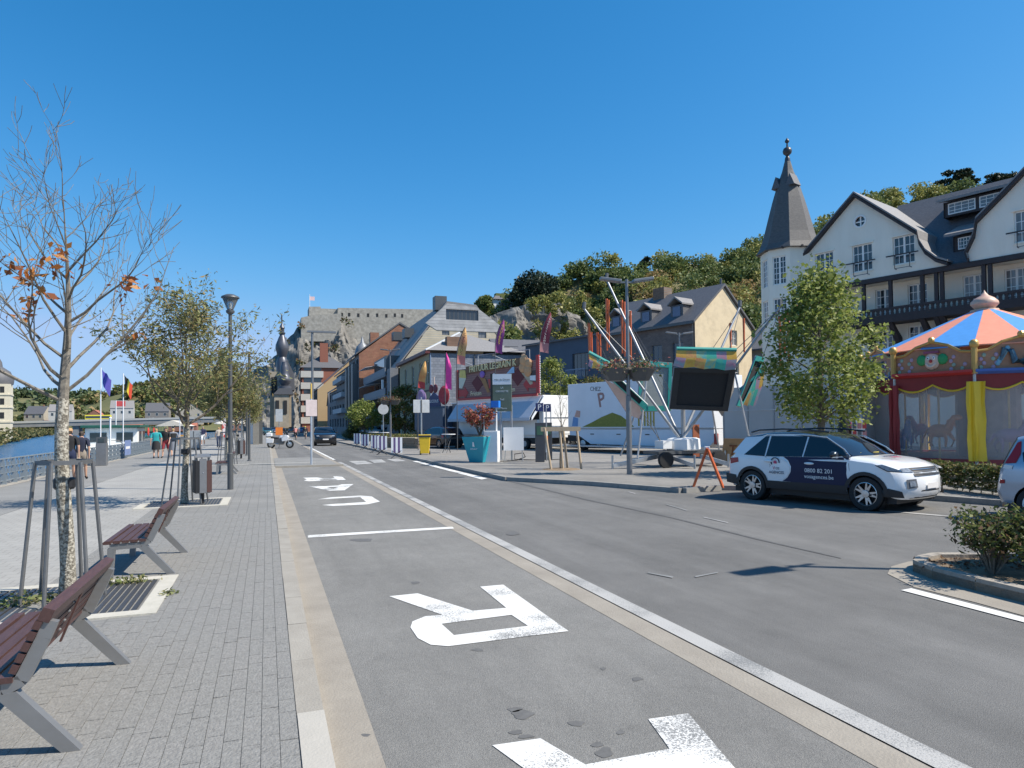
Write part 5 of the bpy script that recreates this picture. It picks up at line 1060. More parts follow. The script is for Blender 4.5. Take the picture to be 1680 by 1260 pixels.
for i in range(22): obj('bulb', lt, bd, (.03, .05, BZ0 + .1 + i * .115))
beam = MB().extr([(Lc + 1.4, .0, BZ1 - .55), (-2.0, .0, BZ1 - .4), (-2.0, .0, BZ1 + .12), (Lc + 1.4, .0, BZ1 - .0)], (0, .09, 0)).build('name_board', mat('name_board_wood', (.2, .11, .06), .7, var=.25, scale=3), bd)
text('FRITUUR LEGRAIN K', .62, gold, bd, (-5.25, -.025, BZ1 - .22), (PI / 2, -.02, 0), .02, bold=.008)
text('Frieten', .5, mat('cream_letters', (.85, .75, .5), .6), bd, (Lc + 2.6, .08, BZ0 + .45), ext=.01); text('Smoutebollen', .48, MATS['cream_letters'], bd, (-4.0, .08, BZ0 + .55), ext=.01)
def pic(pts, m, y=.09, nm='picture', t=.02): return MB().extr([(x, y, z) for x, z in pts], (0, -t, 0)).build(nm, m, bd)
def arrow(x, z, s): return [(x + s * a, z + b) for a, b in ((-.9, -.2), (.1, -.2), (.1, -.42), (.62, .06), (.1, .52), (.1, .3), (-.9, .3))]
pic(arrow(Lc + 1.0, BZ0 + .5, 1), red, .085, 'arrow'); pic(arrow(-1.15, BZ0 + .75, -1), red, .085, 'arrow')
pic([(Lc + .35, BZ0 + .95), (Lc + .75, BZ0 + .9), (Lc + 1.3, BZ1 - .9), (Lc + 1.0, BZ1 - .45), (Lc + .35, BZ1 - .4)], mat('cone_paper', (.7, .68, .55), .8)); pic([(Lc + .4, BZ1 - .75), (Lc + 1.35, BZ1 - .85), (Lc + 1.25, BZ1 - .25), (Lc + .5, BZ1 - .2)], mat('chips_yellow', (.75, .58, .18), .7), .066)
for x, z in ((-7.2, BZ0 + 1.15), (-2.4, BZ0 + 1.35)): pic([(x - .75, z + .1), (x, z - .6), (x + .75, z - .05), (x, z + .6)], mat('maroon_panel', (.14, .02, .025), .6))
pic([(-6.9, BZ0 + 1.65), (-6.1, BZ0 + 1.45), (-5.6, BZ0 + .5), (-5.9, BZ0 + .45)], mat('cone_brown', (.4, .2, .08), .7), .068); MB().sph((-6.5, .03, BZ0 + 1.8), .32, 8, (1, .3, .8)).build('picture', mat('scoop_violet', (.3, .15, .5), .6), bd)
for x in (-5.4, -4.55): pic([(x - .3, BZ0 + .75), (x + .25, BZ0 + .75), (x + .38, BZ0 + 1.45), (x - .38, BZ0 + 1.4)], mat('cup_red', (.5, .05, .04), .5), .068)
pic([(-5.5, BZ0 + .12), (-4.9, BZ0 + .1), (-3.6, BZ0 + .8), (-3.7, BZ0 + 1.05), (-4.9, BZ0 + .7)], mat('baguette', (.65, .6, .2), .7), .06); pic([(-4.9, BZ0 + .7), (-4.7, BZ0 + .7), (-4.95, BZ1 - .75), (-5.15, BZ1 - .72)], white, .06)
pic([(-3.6, BZ1 - .85), (-2.7, BZ1 - .85), (-2.7, BZ1 - .3)], mat('pale_blue_sheet', (.35, .55, .75), .6), .06)
for x, z, r in ((-1.6, BZ1 - .1, .42), (-1.1, BZ1 - .35, .36), (-1.75, BZ1 - .55, .36), (-1.2, BZ1 - .8, .4)): MB().sph((x, .02, z), r, 8, (1, .45, 1)).build('picture', mat('beignet', (.65, .36, .18), .7), bd)
pic([(-1.9, BZ1 - .9), (-1.0, BZ1 - 1.75), (-.75, BZ1 - 1.7), (-.75, BZ1 - .9)], mat('paper_cone', (.5, .42, .3), .8), .066); pic([(-1.0, BZ1 - 1.5), (-.38, BZ1 - 1.6), (-.38, BZ1 - .8), (-.95, BZ1 - .85)], mat('jar_dark', (.05, .03, .025), .4), .06); pic([(-.98, BZ1 - 1.45), (-.4, BZ1 - 1.5), (-.4, BZ1 - 1.15), (-.98, BZ1 - 1.15)], white, .045)
MB().box(.0, .03, .5, 2.7, 1.0, 2.0).build('rear_door', tw_, fs, bevel=.008); MB().box(.002, .05, .45, 2.75, 2.06, 2.12).build('rear_trim', steel, fs); MB().extr([(.01, .35, 3.5), (.01, -.7, 2.1), (.01, -.7, 1.9), (.01, .35, 3.2)], (.05, 0, 0)).build('awning_arm', white, fs)
for x in (Lc + 1.2, -1.9, -2.8): MB().lathe([(.2, -.12), (.36, -.11), (.36, .11), (.2, .12)], (x, .4, .36), 14, 'y').build('wheel', rubber, fs); MB().lathe([(.2, -.02), (.05, .0)], (x, .27, .36), 10, 'y').build('hub', steel, fs)
MB().box(Lc + .3, -.3, .45, 2.7, .35, .75).build('chassis', black, fs)
for i in range(2):
    x = -7.6 + 4.2 * i; MB().tube([(x, .3, BZ1 - .1), (x - .8, -.6, BZ1 + .45)], .03, 6).build('lamp_arm', steel, fs); MB().box(x - .95, x - .7, -.75, -.55, BZ1 + .38, BZ1 + .5).build('spot_lamp', dgrey, fs)
MB().tube([(Lc + 1.6, 1, BZ1 - .2), (Lc + 1.6, 1, BZ1 + .9), (-2.2, 1, BZ1 + .75), (-2.2, 1, BZ1 - .2)], .03, 6).build('roof_frame', steel, fs)
# --- second, dark stand
ds = thing('snack_stand', 'closed dark blue snack stand left of the chip stand, with round donut pictures on top', 'food stand', CF_.w(-10.6, 1.0, KZ), RZ)
MB().box(-7.2, -2.2, 0, 2.4, .35, 3.2).build('body', navy, ds, bevel=.02); MB().box(-7.2, -2.25, -.05, -.003, 1.1, 1.22).build('trim', mat('trim_blue', (.2, .25, .32), .5), ds); MB().box(-7.0, -2.4, -.35, -.01, 1.25, 3.0).build('shutter', mat('shutter_navy', (.06, .085, .13), .5), ds)
MB().box(-2.15, -.1, .4, 2.4, .35, 3.35).build('annex', mat('annex_grey', (.2, .19, .2), .6), ds); MB().box(-2.1, -.3, .37, .399, 1.4, 2.3).build('annex_window', black, ds); MB().box(-2.2, 0, .3, .42, 3.36, 3.42).build('annex_trim', white, ds)
for x, z, r, m in ((-6.8, 4.0, .75, mat('donut_lilac', (.3, .2, .36), .7, var=.2)), (-3.1, 4.1, .78, mat('donut_red', (.4, .04, .05), .7, var=.3, scale=6)), (-3.5, 4.0, .7, mat('donut_dark', (.12, .03, .04), .7))): MB().lathe([(r * .28, -.05), (r * .8, -.14), (r, 0), (r * .8, .14), (r * .28, .05)], (x, .2 if m.name != 'donut_dark' else .5, z), 18, 'y').build('donut_picture', m, ds, True)
MB().extr([(-6.1, .3, 3.2), (-3.8, .3, 3.2), (-4.1, .3, 4.0), (-4.9, .3, 4.45), (-5.7, .3, 3.9)], (0, .08, 0)).build('name_panel', mat('panel_indigo', (.03, .04, .12), .5), ds); text('DELICIOUS', .36, white, ds, (-5.0, .285, 3.65))
for x in (-5.3, -4.6): MB().sph((x, .3, 4.7), .38, 8, (1, .3, 1)).build('sweet_picture', mat('choco_red', (.16, .03, .04), .6), ds)
MB().tube([(-4.9, .35, 4.9), (-4.9, .35, 5.7)], .06, 6).build('straw', mat('straw_pale', (.5, .4, .35), .6), ds)
for x in (-6.2, -3.2): MB().lathe([(.3, -.1), (.32, 0), (.3, .1)], (x, .15, .32), 12, 'y').build('wheel', rubber, ds)
# --- blade flags
def blade(px, py0, py1, dp, m, label, txt=None, tm=None, wpx=12, lean=10, tip=None):
    b0 = D(px, py1, dp); k = dp / FPX; H = (py1 - py0) * k; W_ = wpx * k; g = thing('blade_flag', label, 'flag', (b0.x, b0.y, KZ), -YAW, 'blade flags above the food stands'); z0 = b0.z - KZ
    n = 12; cv = lambda t: lean * k * t ** 2.4
    MB().tube([(-.03, 0, 0), (-.03, 0, z0)] + [(cv(i / n) - .03, 0, z0 + H * i / n) for i in range(1, n + 1)], .03, 6).build('pole', dgrey, g)
    b = MB(); 
    for i in range(n + 1):
        t = i / n; w_ = W_ * (1 - max(0, (t - .55) / .45) ** 1.6 * .92); b.v += [(cv(t), .05 * math.sin(5 * t), z0 + H * t), (cv(t) + w_ * .5, .09 * math.sin(5 * t + 1), z0 + H * t - .04), (cv(t) + w_, .05 * math.sin(5 * t + 2), z0 + H * t - .12)]
    for i in range(n):
        for j in (0, 1): a = i * 3 + j; b.f.append((a, a + 1, a + 4, a + 3)); b.mi.append(1 if (tip and i < 3) else 0)
    b.build('cloth', [m, tip or m], g, True)
    if txt:
        for i, ch in enumerate(txt):
            t = .92 - .72 * (i + .5) / len(txt) if len(txt) > 8 else .86 - .6 * (i + .5) / len(txt); text(ch, min(.5, H * .8 / len(txt)), tm, g, (cv(t) + W_ * .46 * (1 - max(0, (t - .6)) * .9), -.1, z0 + H * t - .05), (PI / 2, -.12, 0), name='letter')
yfl = mat('flag_yellow', (.62, .5, .14), .7, col2=(.65, .25, .15), scale=1.2); ltm = mat('flag_letters_dark', (.12, .05, .04), .7); ltw = mat('flag_letters_white', (.8, .78, .7), .7)
blade(686, 592, 636, 46, mat('flag_orange', (.62, .2, .06), .7, col2=(.7, .45, .15), scale=1.5), 'small orange and red blade flag above the dark stand', None, None, 11, 12, red)
blade(731, 578, 637, 45, pinkm, 'bright pink blade flag between the two food stands', None, None, 10, 2)
blade(750, 537, 597, 45, yfl, 'yellow and red blade flag at the left end of the chip stand', 'CHURROS', ltm, 13, 14, mat('flag_salmon', (.6, .2, .18), .7))
blade(813, 524, 578, 46, mat('flag_purple', (.22, .05, .22), .7, col2=(.35, .06, .2), scale=1.5), 'purple blade flag rising behind the chip stand', 'GAUFRES', yel, 11, 14)
blade(886, 512, 577, 45, mat('flag_burgundy', (.2, .03, .05), .7), 'tall burgundy blade flag with white letters at the right of the chip stand', 'CROUSTILLONS', ltw, 14, 18, mat('flag_rose', (.4, .18, .18), .7))
# --- white lorry trailer with pictures
TF = Frame(tuple(D(1172, 740, 34.5).xy), RZ); tl = thing('show_trailer', 'long white show trailer with painted grass mound and letters, behind the trampoline', 'trailer', TF.O + Vector((0, 0, KZ)), RZ); LT = -11.0
MB().box(LT, 0, 0, 2.5, 1.35, 4.15).build('upper_body', mat('trailer_pale', (.72, .74, .78), .4, var=.05, scale=.8), tl, bevel=.02); MB().extr([(LT + .1, .03, 1.32), (LT + .1, .03, .95), (LT + 1.0, .03, .9), (LT + 2.0, .03, .42), (-.4, .03, .38), (-.02, .03, .7), (-.02, .03, 1.32)], (0, 2.4, 0)).build('skirt', MATS['trailer_pale'], tl)
MB().box(LT, 0, -.02, -.002, 1.36, 1.42).build('trim', steel, tl); MB().box(LT - .3, -.5, -1.2, -.1, .3, .36).build('platform', steel, tl)
MB().lathe([(.2, -.12), (.4, -.1), (.4, .1), (.2, .12)], (LT + 1.2, .25, .42), 16, 'y').build('wheel', rubber, tl); MB().lathe([(.24, 0), (.05, -.04)], (LT + 1.2, .12, .42), 10, 'y').build('hub', steel, tl); MB().box(LT - .5, LT + .8, .4, 2.1, .55, .95).build('chassis', black, tl)
gr_ = mat('painted_grass', (.17, .18, .03), .7, col2=(.28, .27, .05), scale=9); pt = lambda pts, m, nm='painting', y=-.003: MB().extr([(x, y, z) for x, z in pts], (0, -.004, 0)).build(nm, m, tl)
pt([(LT + 1.3, 1.46), (LT + 5.6, 1.46), (LT + 5.2, 1.75), (LT + 4.6, 2.1), (LT + 3.9, 2.3), (LT + 3.0, 2.05), (LT + 2.2, 1.75)], gr_)
pt([(LT + .35, 1.5), (LT + .9, 1.5), (LT + .95, 2.0), (LT + .5, 2.1)], mat('painted_blue', (.15, .3, .55), .6)); pt([(LT + .6, 2.1), (LT + 1.1, 2.05), (LT + 1.15, 2.45), (LT + .8, 2.5)], mat('painted_skin', (.6, .35, .28), .6), y=-.008)
for i in range(6): pt([(LT + 5.9 + .22 * i, 1.5), (LT + 6.02 + .22 * i, 1.5), (LT + 6.02 + .22 * i, 2.35 + .12 * (i % 2)), (LT + 5.9 + .22 * i, 2.35)], mat('painted_gold', (.4, .3, .05), .6))
text('CHEZ', .36, mat('paint_black', (.02, .02, .02), .6), tl, (LT + 2.5, -.006, 3.75), (PI / 2, .06, 0)); text('P', 1.2, mat('paint_rose', (.35, .2, .18), .6), tl, (LT + 3.0, -.006, 3.05), (PI / 2, -.2, 0), bold=.02)
for z in (1.0,):
    for k in range(4): MB().box(LT + 2 + 2.2 * k, LT + 2.3 + 2.2 * k, .0, .03, z, z + .05).build('latch', black, tl)
MB().box(0, .03, .15, 2.35, .5, 1.3).build('rear_panel', MATS['trailer_pale'], tl)
MB().box(.002, .08, -.02, .25, .55, 1.1).build('tail_lamp', mat('tail_red', (.4, .02, .02), .3), tl)
# --- grey panel tent / trailer behind the green tree
KF = Frame(tuple(D(1416, 735, 27.5).xy), RZ); kt = thing('panel_trailer', 'plain pale grey closed trailer behind the green tree', 'trailer', KF.O + Vector((0, 0, KZ)), RZ); pgr = mat('panel_grey', (.42, .43, .43), .5, var=.06, scale=.8)
MB().box(-6.6, 0, 0, 2.4, .35, 3.3).build('body', pgr, kt); 
for i in range(5): MB().box(-6.6 + i * 1.33, -6.55 + i * 1.33, -.03, -.003, .4, 3.25).build('panel_joint', mat('joint_grey', (.33, .34, .34), .5), kt)
MB().box(-6.6, 0, -.035, -.003, 2.2, 2.24).build('rail', steel, kt); MB().box(-6.4, -.2, .1, 2.3, .1, .34).build('chassis', black, kt)
q = D(1216, 738, 27.8); g = thing('cardboard_sign', 'brown board painted TOU leaning against the grey trailer', 'sign', (q.x, q.y, KZ), RZ); MB().extr([(-1.0, 0, 0), (1.0, 0, 0), (1.0, .25, 1.0), (-1.0, .25, 1.0)], (0, .04, 0)).build('board', mat('brown_board', (.42, .22, .09), .8, var=.15), g); text('TOU', .62, mat('rust_letters', (.2, .06, .02), .8), g, (0, .085, .5), (PI / 2 - .245, 0, 0))
# --- bungee trampoline
TD = 26.5; tp = thing('bungee_trampoline', 'four-mast bungee trampoline ride on a trailer, its colourful beds folded up', 'fairground ride', (*D(1122, 760, TD).xy, KZ)); O_ = tp.location
def V(px, py, dd=0.): v = D(px, py, TD + dd); return v - O_
alu = mat('aluminium', (.36, .37, .385), .45, .35, .15, 6); teal = mat('teal_pvc', (.03, .3, .26), .45, var=.1); meshm = mat('trampoline_mesh', (.02, .02, .022), .7, var=.2, scale=20)
hub = V(1117, 722)
for (px, py, dd) in ((958, 506, .8), (995, 458, 3.0), (1214, 503, 2.5), (1280, 503, -1.2)): MB().tube([hub, V(px, py, dd)], [.062, .042], 10).build('mast', alu, tp, True); MB().tube([V(px, py, dd), V(px, py, dd) + Vector((.05, .05, .25))], .08, 8).build('mast_head', dgrey, tp)
for a, c in (((958, 508, .8), (1062, 640, 1)), ((995, 462, 3), (1090, 640, 2)), ((1280, 505, -1.2), (1180, 620, -1)), ((1214, 506, 2.5), (1150, 600, 2)), ((995, 462, 3), (1040, 560, 1.5)), ((958, 508, .8), (1000, 600, .5)), ((958, 508, .8), (1040, 590, .5)), ((995, 462, 3), (1110, 660, 1)), ((1214, 506, 2.5), (1192, 590, -1)), ((1280, 505, -1.2), (1206, 575, -1)), ((1280, 505, -1.2), (1250, 590, .2)), ((995, 462, 3), (1068, 600, 2)), ((1060, 690, 0), (1100, 745, 0)), ((1070, 690, 0), (1090, 742, -.4)), ((1040, 650, 0), (1095, 745, -.2))): MB().tube([V(*a), V(*c)], .012, 5).build('rope', dgrey, tp)
for (px, y0, y1, dd) in ((966, 530, 590, .8), (970, 545, 585, .9), (980, 545, 600, .9), (984, 548, 590, .9), (995, 490, 575, 2.6), (998, 492, 570, 2.6), (1020, 492, 580, 2.4), (1024, 495, 585, 2.4), (1034, 510, 590, 2.2), (1198, 530, 575, 2.3), (1220, 522, 578, 2.3), (1279, 518, 600, -1), (1286, 516, 585, -1), (1293, 510, 590, -1), (1306, 500, 560, -1.2)):
    MB().tube([V(px, y0, dd), V(px + 1, y1, dd)], [.05, .035], 6).build('bungee_cord', orng, tp)
for i, (px, py) in enumerate(((1075, 745), (1160, 742))): pass
MB().lathe([(.62, .62), (.66, .66), (.64, 1.05), (.5, 1.1)], (0, 0, 0), 8, a0=.4).build('winch_housing', white, tp); MB().box(-1.1, -.7, -.3, .3, .7, 1.0).build('control_box', tw_, tp); MB().tube([(0, 0, 1.0), (0, 0, 2.6)], .09, 10).build('centre_post', alu, tp)
MB().box(-1.5, 1.4, -.5, .5, .5, .62).build('trailer_frame', dgrey, tp)
for x in (-1.2, 1.15): MB().lathe([(.15, -.09), (.3, -.08), (.3, .08), (.15, .09)], (x, -.62, .3), 14, 'y').build('wheel', rubber, tp)
for a, c in (((1085, 748, -.4), (1005, 766, -1.2)), ((1085, 748, .4), (1030, 752, 2.2)), ((1150, 748, -.3), (1195, 752, -1.0)), ((1150, 746, .4), (1190, 742, 2)), ((1100, 750, -.6), (1140, 770, -1.6))):
    A_ = V(*a); B_ = V(*c); B_.z = .12; MB().bar(A_, B_, .12, .14).build('outrigger', steel, tp); MB().tube([(B_.x, B_.y, 0), (B_.x, B_.y, .5)], .04, 6).build('outrigger_foot', steel, tp)
for a, c in (((1062, 612, .2), (1046, 752, -.8)), ((1055, 640, 1.5), (1018, 748, 1.8)), ((1168, 668, 1), (1181, 745, 1.5)), ((1205, 610, -.6), (1231, 728, -1.4))): MB().tube([V(*a), V(*c)], .035, 6).build('strut', alu, tp)
def bed(c, nm_m, ban, banner_c, dd0, dd1):
    P_ = [V(*c[0], dd0), V(*c[1], dd0), V(*c[2], dd1), V(*c[3], dd1)]; nrm = (P_[1] - P_[0]).cross(P_[3] - P_[0]).normalized() * .06; cc = sum(P_, Vector()) / 4
    b = MB().extr([cc + (p - cc) * .8 for p in P_], nrm * .3).build('trampoline_bed', nm_m, tp); pd = MB()
    for i in range(4): j = (i + 1) % 4; pd.extr([P_[i], P_[j], cc + (P_[j] - cc) * .8, cc + (P_[i] - cc) * .8], nrm * 1.4)
    pd.build('edge_pad', ban, b); fr = MB(); fr.tube(P_ + [P_[0]], .035, 6); fr.build('frame', alu, b)
    if banner_c:
        Q = [V(*q, dd1 - .15) for q in banner_c]; n = 6; bb = MB()
        for i in range(n + 1):
            t = i / n; u = Q[0].lerp(Q[1], t); l = Q[3].lerp(Q[2], t) + Vector((0, 0, -.06 * (i % 2))); bb.v += [tuple(u), tuple(u.lerp(l, .5) + Vector((0, -.08, 0))), tuple(l)]
        for i in range(n):
            for j in (0, 1): a = i * 3 + j; bb.f.append((a, a + 1, a + 4, a + 3)); bb.mi.append((i * 2 + j * 3) % 5)
        bb.build('picture_skirt', BANM, b, True); MB().tube([Q[0], Q[1]], .07, 8).build('top_roll', teal, b)
    return b
BANM = [mat('ban_orange', (.65, .3, .05), .5, col2=(.7, .5, .1), scale=5), mat('ban_teal', (.03, .4, .42), .5, col2=(.1, .5, .3), scale=5), mat('ban_yellow', (.7, .5, .12), .5, col2=(.6, .2, .1), scale=6), mat('ban_pink', (.6, .2, .3), .5, col2=(.15, .4, .45), scale=5), mat('ban_turq', (.05, .45, .5), .5, col2=(.5, .5, .15), scale=6)]
bed([(1098, 670), (1193, 674), (1206, 606), (1106, 603)], meshm, mat('pad_black', (.03, .03, .032), .5), [(1110, 572), (1208, 574), (1206, 606), (1104, 600)], -1.2, -1.5)
bed([(1056, 672), (1062, 664), (975, 582), (968, 592)], meshm, teal, [(966, 578), (1003, 598), (1000, 612), (965, 600)], -.6, -.9)
bed([(1046, 675), (1100, 674), (1102, 596), (1050, 592)], mat('back_bed_grey', (.25, .28, .28), .6), teal, None, 2.2, 2.4)
bed([(1208, 666), (1216, 668), (1254, 588), (1240, 584)], meshm, teal, [(1214, 640), (1256, 604), (1240, 664), (1212, 664)], 0, .4)
MB().extr([V(1206, 608, -1.1), V(1204, 640, -1.0), V(1185, 683, -.9), V(1178, 672, -.9), V(1196, 660, -1.0)], (0, .03, 0)).build('loose_cover', mat('cover_grey', (.35, .31, .28), .6), tp); MB().extr([V(992, 622, -.3), V(1045, 650, -.3), V(1056, 690, -.3), V(1030, 680, -.3)], (0, .03, 0)).build('loose_cover', mat('cover_rose', (.38, .3, .28), .6), tp)
p = D(1143, 745, 27.6); MB().box(p.x - O_.x - .15, p.x - O_.x + .15, p.y - O_.y, p.y - O_.y + .06, .3, 1.6).build('wooden_post', mat('rust_wood', (.3, .09, .04), .7), tp)
# --- orange step ladder at the kerb
q = g0(1135, 806, 0); q2 = D(1160, 735, 17.6); lad = thing('step_ladder', 'orange A-frame step ladder standing at the kerb behind the white car', 'ladder', (q.x, q.y, 0)); ap_ = q2 - Vector((q.x, q.y, 0)); f2 = G(1186, 800, .1) - Vector((q.x, q.y, 0)); sidev = Vector((.25, .33, 0))
for base, nm in ((Vector((0, 0, 0)), 'front_frame'), (f2, 'rear_frame')):
    b = MB(); b.bar(base, ap_, .06, .035).bar(base + sidev, ap_ + sidev * .7, .06, .035)
    fo = b.build(nm, orng, lad)
    for k in range(1, 6): t = k / 6; MB().bar(base.lerp(ap_, t), (base + sidev).lerp(ap_ + sidev * .7, t), .04, .03).build('rung', orng, fo)
MB().bar(ap_, ap_ + sidev * .7, .12, .06).build('top_cap', white, lad)
# --- double-headed street lamp with flower baskets
flw = leafmat('basket_plants', [(.1, .12, .05), (.16, .16, .08), (.35, .1, .08), (.3, .24, .18), (.08, .1, .04)])
def street_lamp(loc, label, H=6.5, bz=3.45, rz=-.3, heads=(-1, 1)):
    g = thing('street_lamp', label, 'street lamp', loc, rz, 'double-headed street lamps'); MB().tube([(0, 0, 0), (0, 0, 2.6), (0, 0, 2.62), (0, 0, H)], [.095, .09, .065, .05], 12).build('post', mgrey, g, True)
    MB().bar((-.3, 0, H - .1), (.3, 0, H - .1), .06, .05).build('cross_arm', mgrey, g)
    for s_ in heads: MB().extr([(s_ * .2, -.16, H - .12), (s_ * .9, -.12, H - .02), (s_ * .9, .12, H - .02), (s_ * .2, .16, H - .12)], (0, 0, .1)).build('lamp_head', mgrey, g, bevel=.02)
    for s_ in (-1, 1): bsk = MB().lathe([(.28, bz - .35), (.5, bz), (.52, bz + .05)], (s_ * .42, 0, 0), 10).build('basket', dgrey, g)
    rg = np.random.default_rng(int(loc[0] * 10)); P = np.concatenate([rg.normal((s_ * .42, 0, bz + .12), (.3, .3, .12), (500, 3)) for s_ in (-1, 1)]); obj('flowers', leafmesh('flowers', P, .09, flw, 5, .6), g); return g
street_lamp(tuple(g0(1033, 778)), 'double-headed street lamp with flower baskets in front of the trampoline'); street_lamp((11.0, 4.15, .12), 'street lamp out of frame whose shadow falls on the road by the island', rz=PI - YAW + .5, heads=(1,))
q = D(1117, 690, 45); street_lamp((q.x, q.y, KZ), 'farther double-headed street lamp behind the folded trampoline bed', H=7.6); street_lamp(tuple(g0(641, 728)), 'double-headed street lamp with baskets by the parked cars and round green tree', 8.6, 3.9)
q = g0(513, 735, 0); g = thing('street_lamp', 'grey street lamp with one long flat head over the far street', 'street lamp', (q.x, q.y, 0)); MB().tube([(0, 0, 0), (0, 0, 9.6)], .1, 10).build('post', mgrey, g, True); MB().box(-.4, 1.9, -.15, .15, 9.55, 9.7).build('lamp_head', mgrey, g)
# --- small things in front of the stand
q = g0(697, 746); g = thing('wheelie_bin', 'yellow wheelie bin with black liner by the road sign', 'wheelie bin', q, -.25); MB().add([(-.24, -.3, .08), (.24, -.3, .08), (.24, .26, .08), (-.24, .26, .08), (-.31, -.38, 1.0), (.31, -.38, 1.0), (.31, .36, 1.0), (-.31, .36, 1.0)], [(0, 3, 2, 1), (4, 5, 6, 7), (0, 1, 5, 4), (1, 2, 6, 5), (2, 3, 7, 6), (3, 0, 4, 7)]).build('body', yel, g, bevel=.02); MB().box(-.33, .33, -.4, .38, 1.0, 1.1).build('liner', mat('liner_dark', (.03, .03, .035), .35), g, bevel=.02); MB().box(-.34, .34, -.36, .4, 1.1, 1.15).build('lid', yel, g)
for x in (-.27, .27): MB().lathe([(.11, -.03), (.11, .03)], (x, .3, .11), 12, 'x').build('wheel', black, g)
q = g0(692, 746); g = thing('road_sign', 'back of a rectangular road sign on a grey post behind the yellow bin', 'road sign', q + Vector((.1, .5, 0)), .05); MB().tube([(0, 0, 0), (0, 0, 3.3)], .045, 8).build('post', steel, g); MB().box(-.48, .48, -.03, 0, 2.4, 3.15).build('panel', mat('sign_back', (.52, .54, .55), .45, .3), g, bevel=.01); MB().bar((0, -.045, 2.4), (0, -.045, 3.15), .06, .03).build('bracket', dgrey, g)
q = G(511, 762, .075); g = thing('road_sign', 'pinkish back of a rectangular road sign on a pale post at the parking bay end', 'road sign', q, .1); MB().tube([(0, 0, 0), (0, 0, 3.0)], .045, 8).build('post', mat('post_pale_blue', (.45, .5, .56), .4, .4), g); MB().box(-.25, .25, -.05, -.02, 2.2, 2.95).build('panel', mat('sign_back_pink', (.62, .52, .5), .5), g, bevel=.01); MB().tube([(0, 0, 3.0), (0, 0, 3.7)], .04, 8).build('post_top', mat('orange_tip', (.6, .4, .1), .5), g)
def round_sign(loc, label, discs, h, r=.35):
    g = thing('traffic_sign', label, 'road sign', loc); MB().tube([(0, 0, 0), (0, 0, h)], .04, 8).build('post', steel, g)
    for z, m in discs: MB().lathe([(r, -.02), (r, .02)], (0, -.05, z), 20, 'y').build('disc', m, g)
    return g
bl = mat('sign_blue', (.03, .12, .45), .45, var=.05); g = round_sign(g0(559, 707), 'blue turn-left arrow disc below a faded red disc beside the street', [(3.1, mat('sign_faded_red', (.6, .22, .2), .5)), (2.25, bl)], 3.5, .42); MB().extr([(-.25, -.075, 2.2), (-.02, -.075, 2.42), (-.02, -.075, 2.3), (.22, -.075, 2.3), (.22, -.075, 2.12), (-.02, -.075, 2.12), (-.02, -.075, 2.0)], (0, -.01, 0)).build('arrow', white, g)
round_sign(g0(629, 727), 'grey back of a round traffic sign by the parked cars', [(3.2, MATS['sign_back'])], 3.6, .5)
q = G(458, 728, 0); g = thing('temporary_sign', 'blue and orange temporary sign behind the motorcycle', 'road sign', q); MB().tube([(0, 0, 0), (0, 0, 3.6)], .05, 8).build('post', steel, g); MB().box(-.35, .35, -.06, -.03, 2.3, 3.6).build('panel', mat('sign_back', (.5, .52, .55)), g); MB().box(-.35, .35, -.06, -.03, .9, 1.7).build('orange_panel', mat('sign_orange', (.7, .2, .03), .5), g)
# planter with red shrub
q = g0(788, 758); g = thing('planter', 'tall turquoise tapered planter holding a red-leaved shrub', 'planter', q, -YAW - .55); tq = mat('turquoise', (.02, .3, .38), .45, var=.06)
MB().add([(-.36, -.36, 0), (.36, -.36, 0), (.36, .36, 0), (-.36, .36, 0), (-.6, -.6, 1.15), (.6, -.6, 1.15), (.6, .6, 1.15), (-.6, .6, 1.15)], [(0, 3, 2, 1), (4, 5, 6, 7), (0, 1, 5, 4), (1, 2, 6, 5), (2, 3, 7, 6), (3, 0, 4, 7)]).build('pot', tq, g, bevel=.02); MB().box(-.55, .55, -.55, .55, 1.12, 1.18).build('soil', soil, g); text('DINANT', .1, white, g, (0, -.5, .6), (PI / 2 - .2, 0, 0)); MB().extr([(-.05, -.53, .72), (.06, -.53, .7), (.04, -.56, .9), (-.02, -.56, .92)], (0, -.01, 0)).build('emblem', white, g)
g = thing('red_shrub', 'red-leaved shrub growing in the turquoise planter', 'shrub', q + Vector((0, 0, 1.15))); rl = leafmat('red_leaves', [(.42, .12, .08), (.5, .18, .12), (.3, .07, .05), (.2, .05, .04), (.1, .1, .04)], trans=.3)
b = MB(); cs = []; rg2 = random.Random(3)
for i in range(7):
    a = i * .9; e = Vector((.8 * math.cos(a) * rg2.uniform(.3, 1), .8 * math.sin(a) * rg2.uniform(.3, 1), rg2.uniform(.55, 1.35))); b.tube([(0, 0, 0), e * .5 + Vector((0, 0, .1)), e], [.035, .022, .01], 5); cs += [e, e * .75 + Vector((0, 0, .12))]
b.build('stems', bark2, g); obj('leaves', leafmesh('leaves', clump_points([tuple(c) for c in cs], np.full((len(cs), 1), .33), 110, 2, .3), .11, rl, 3, .6), g)
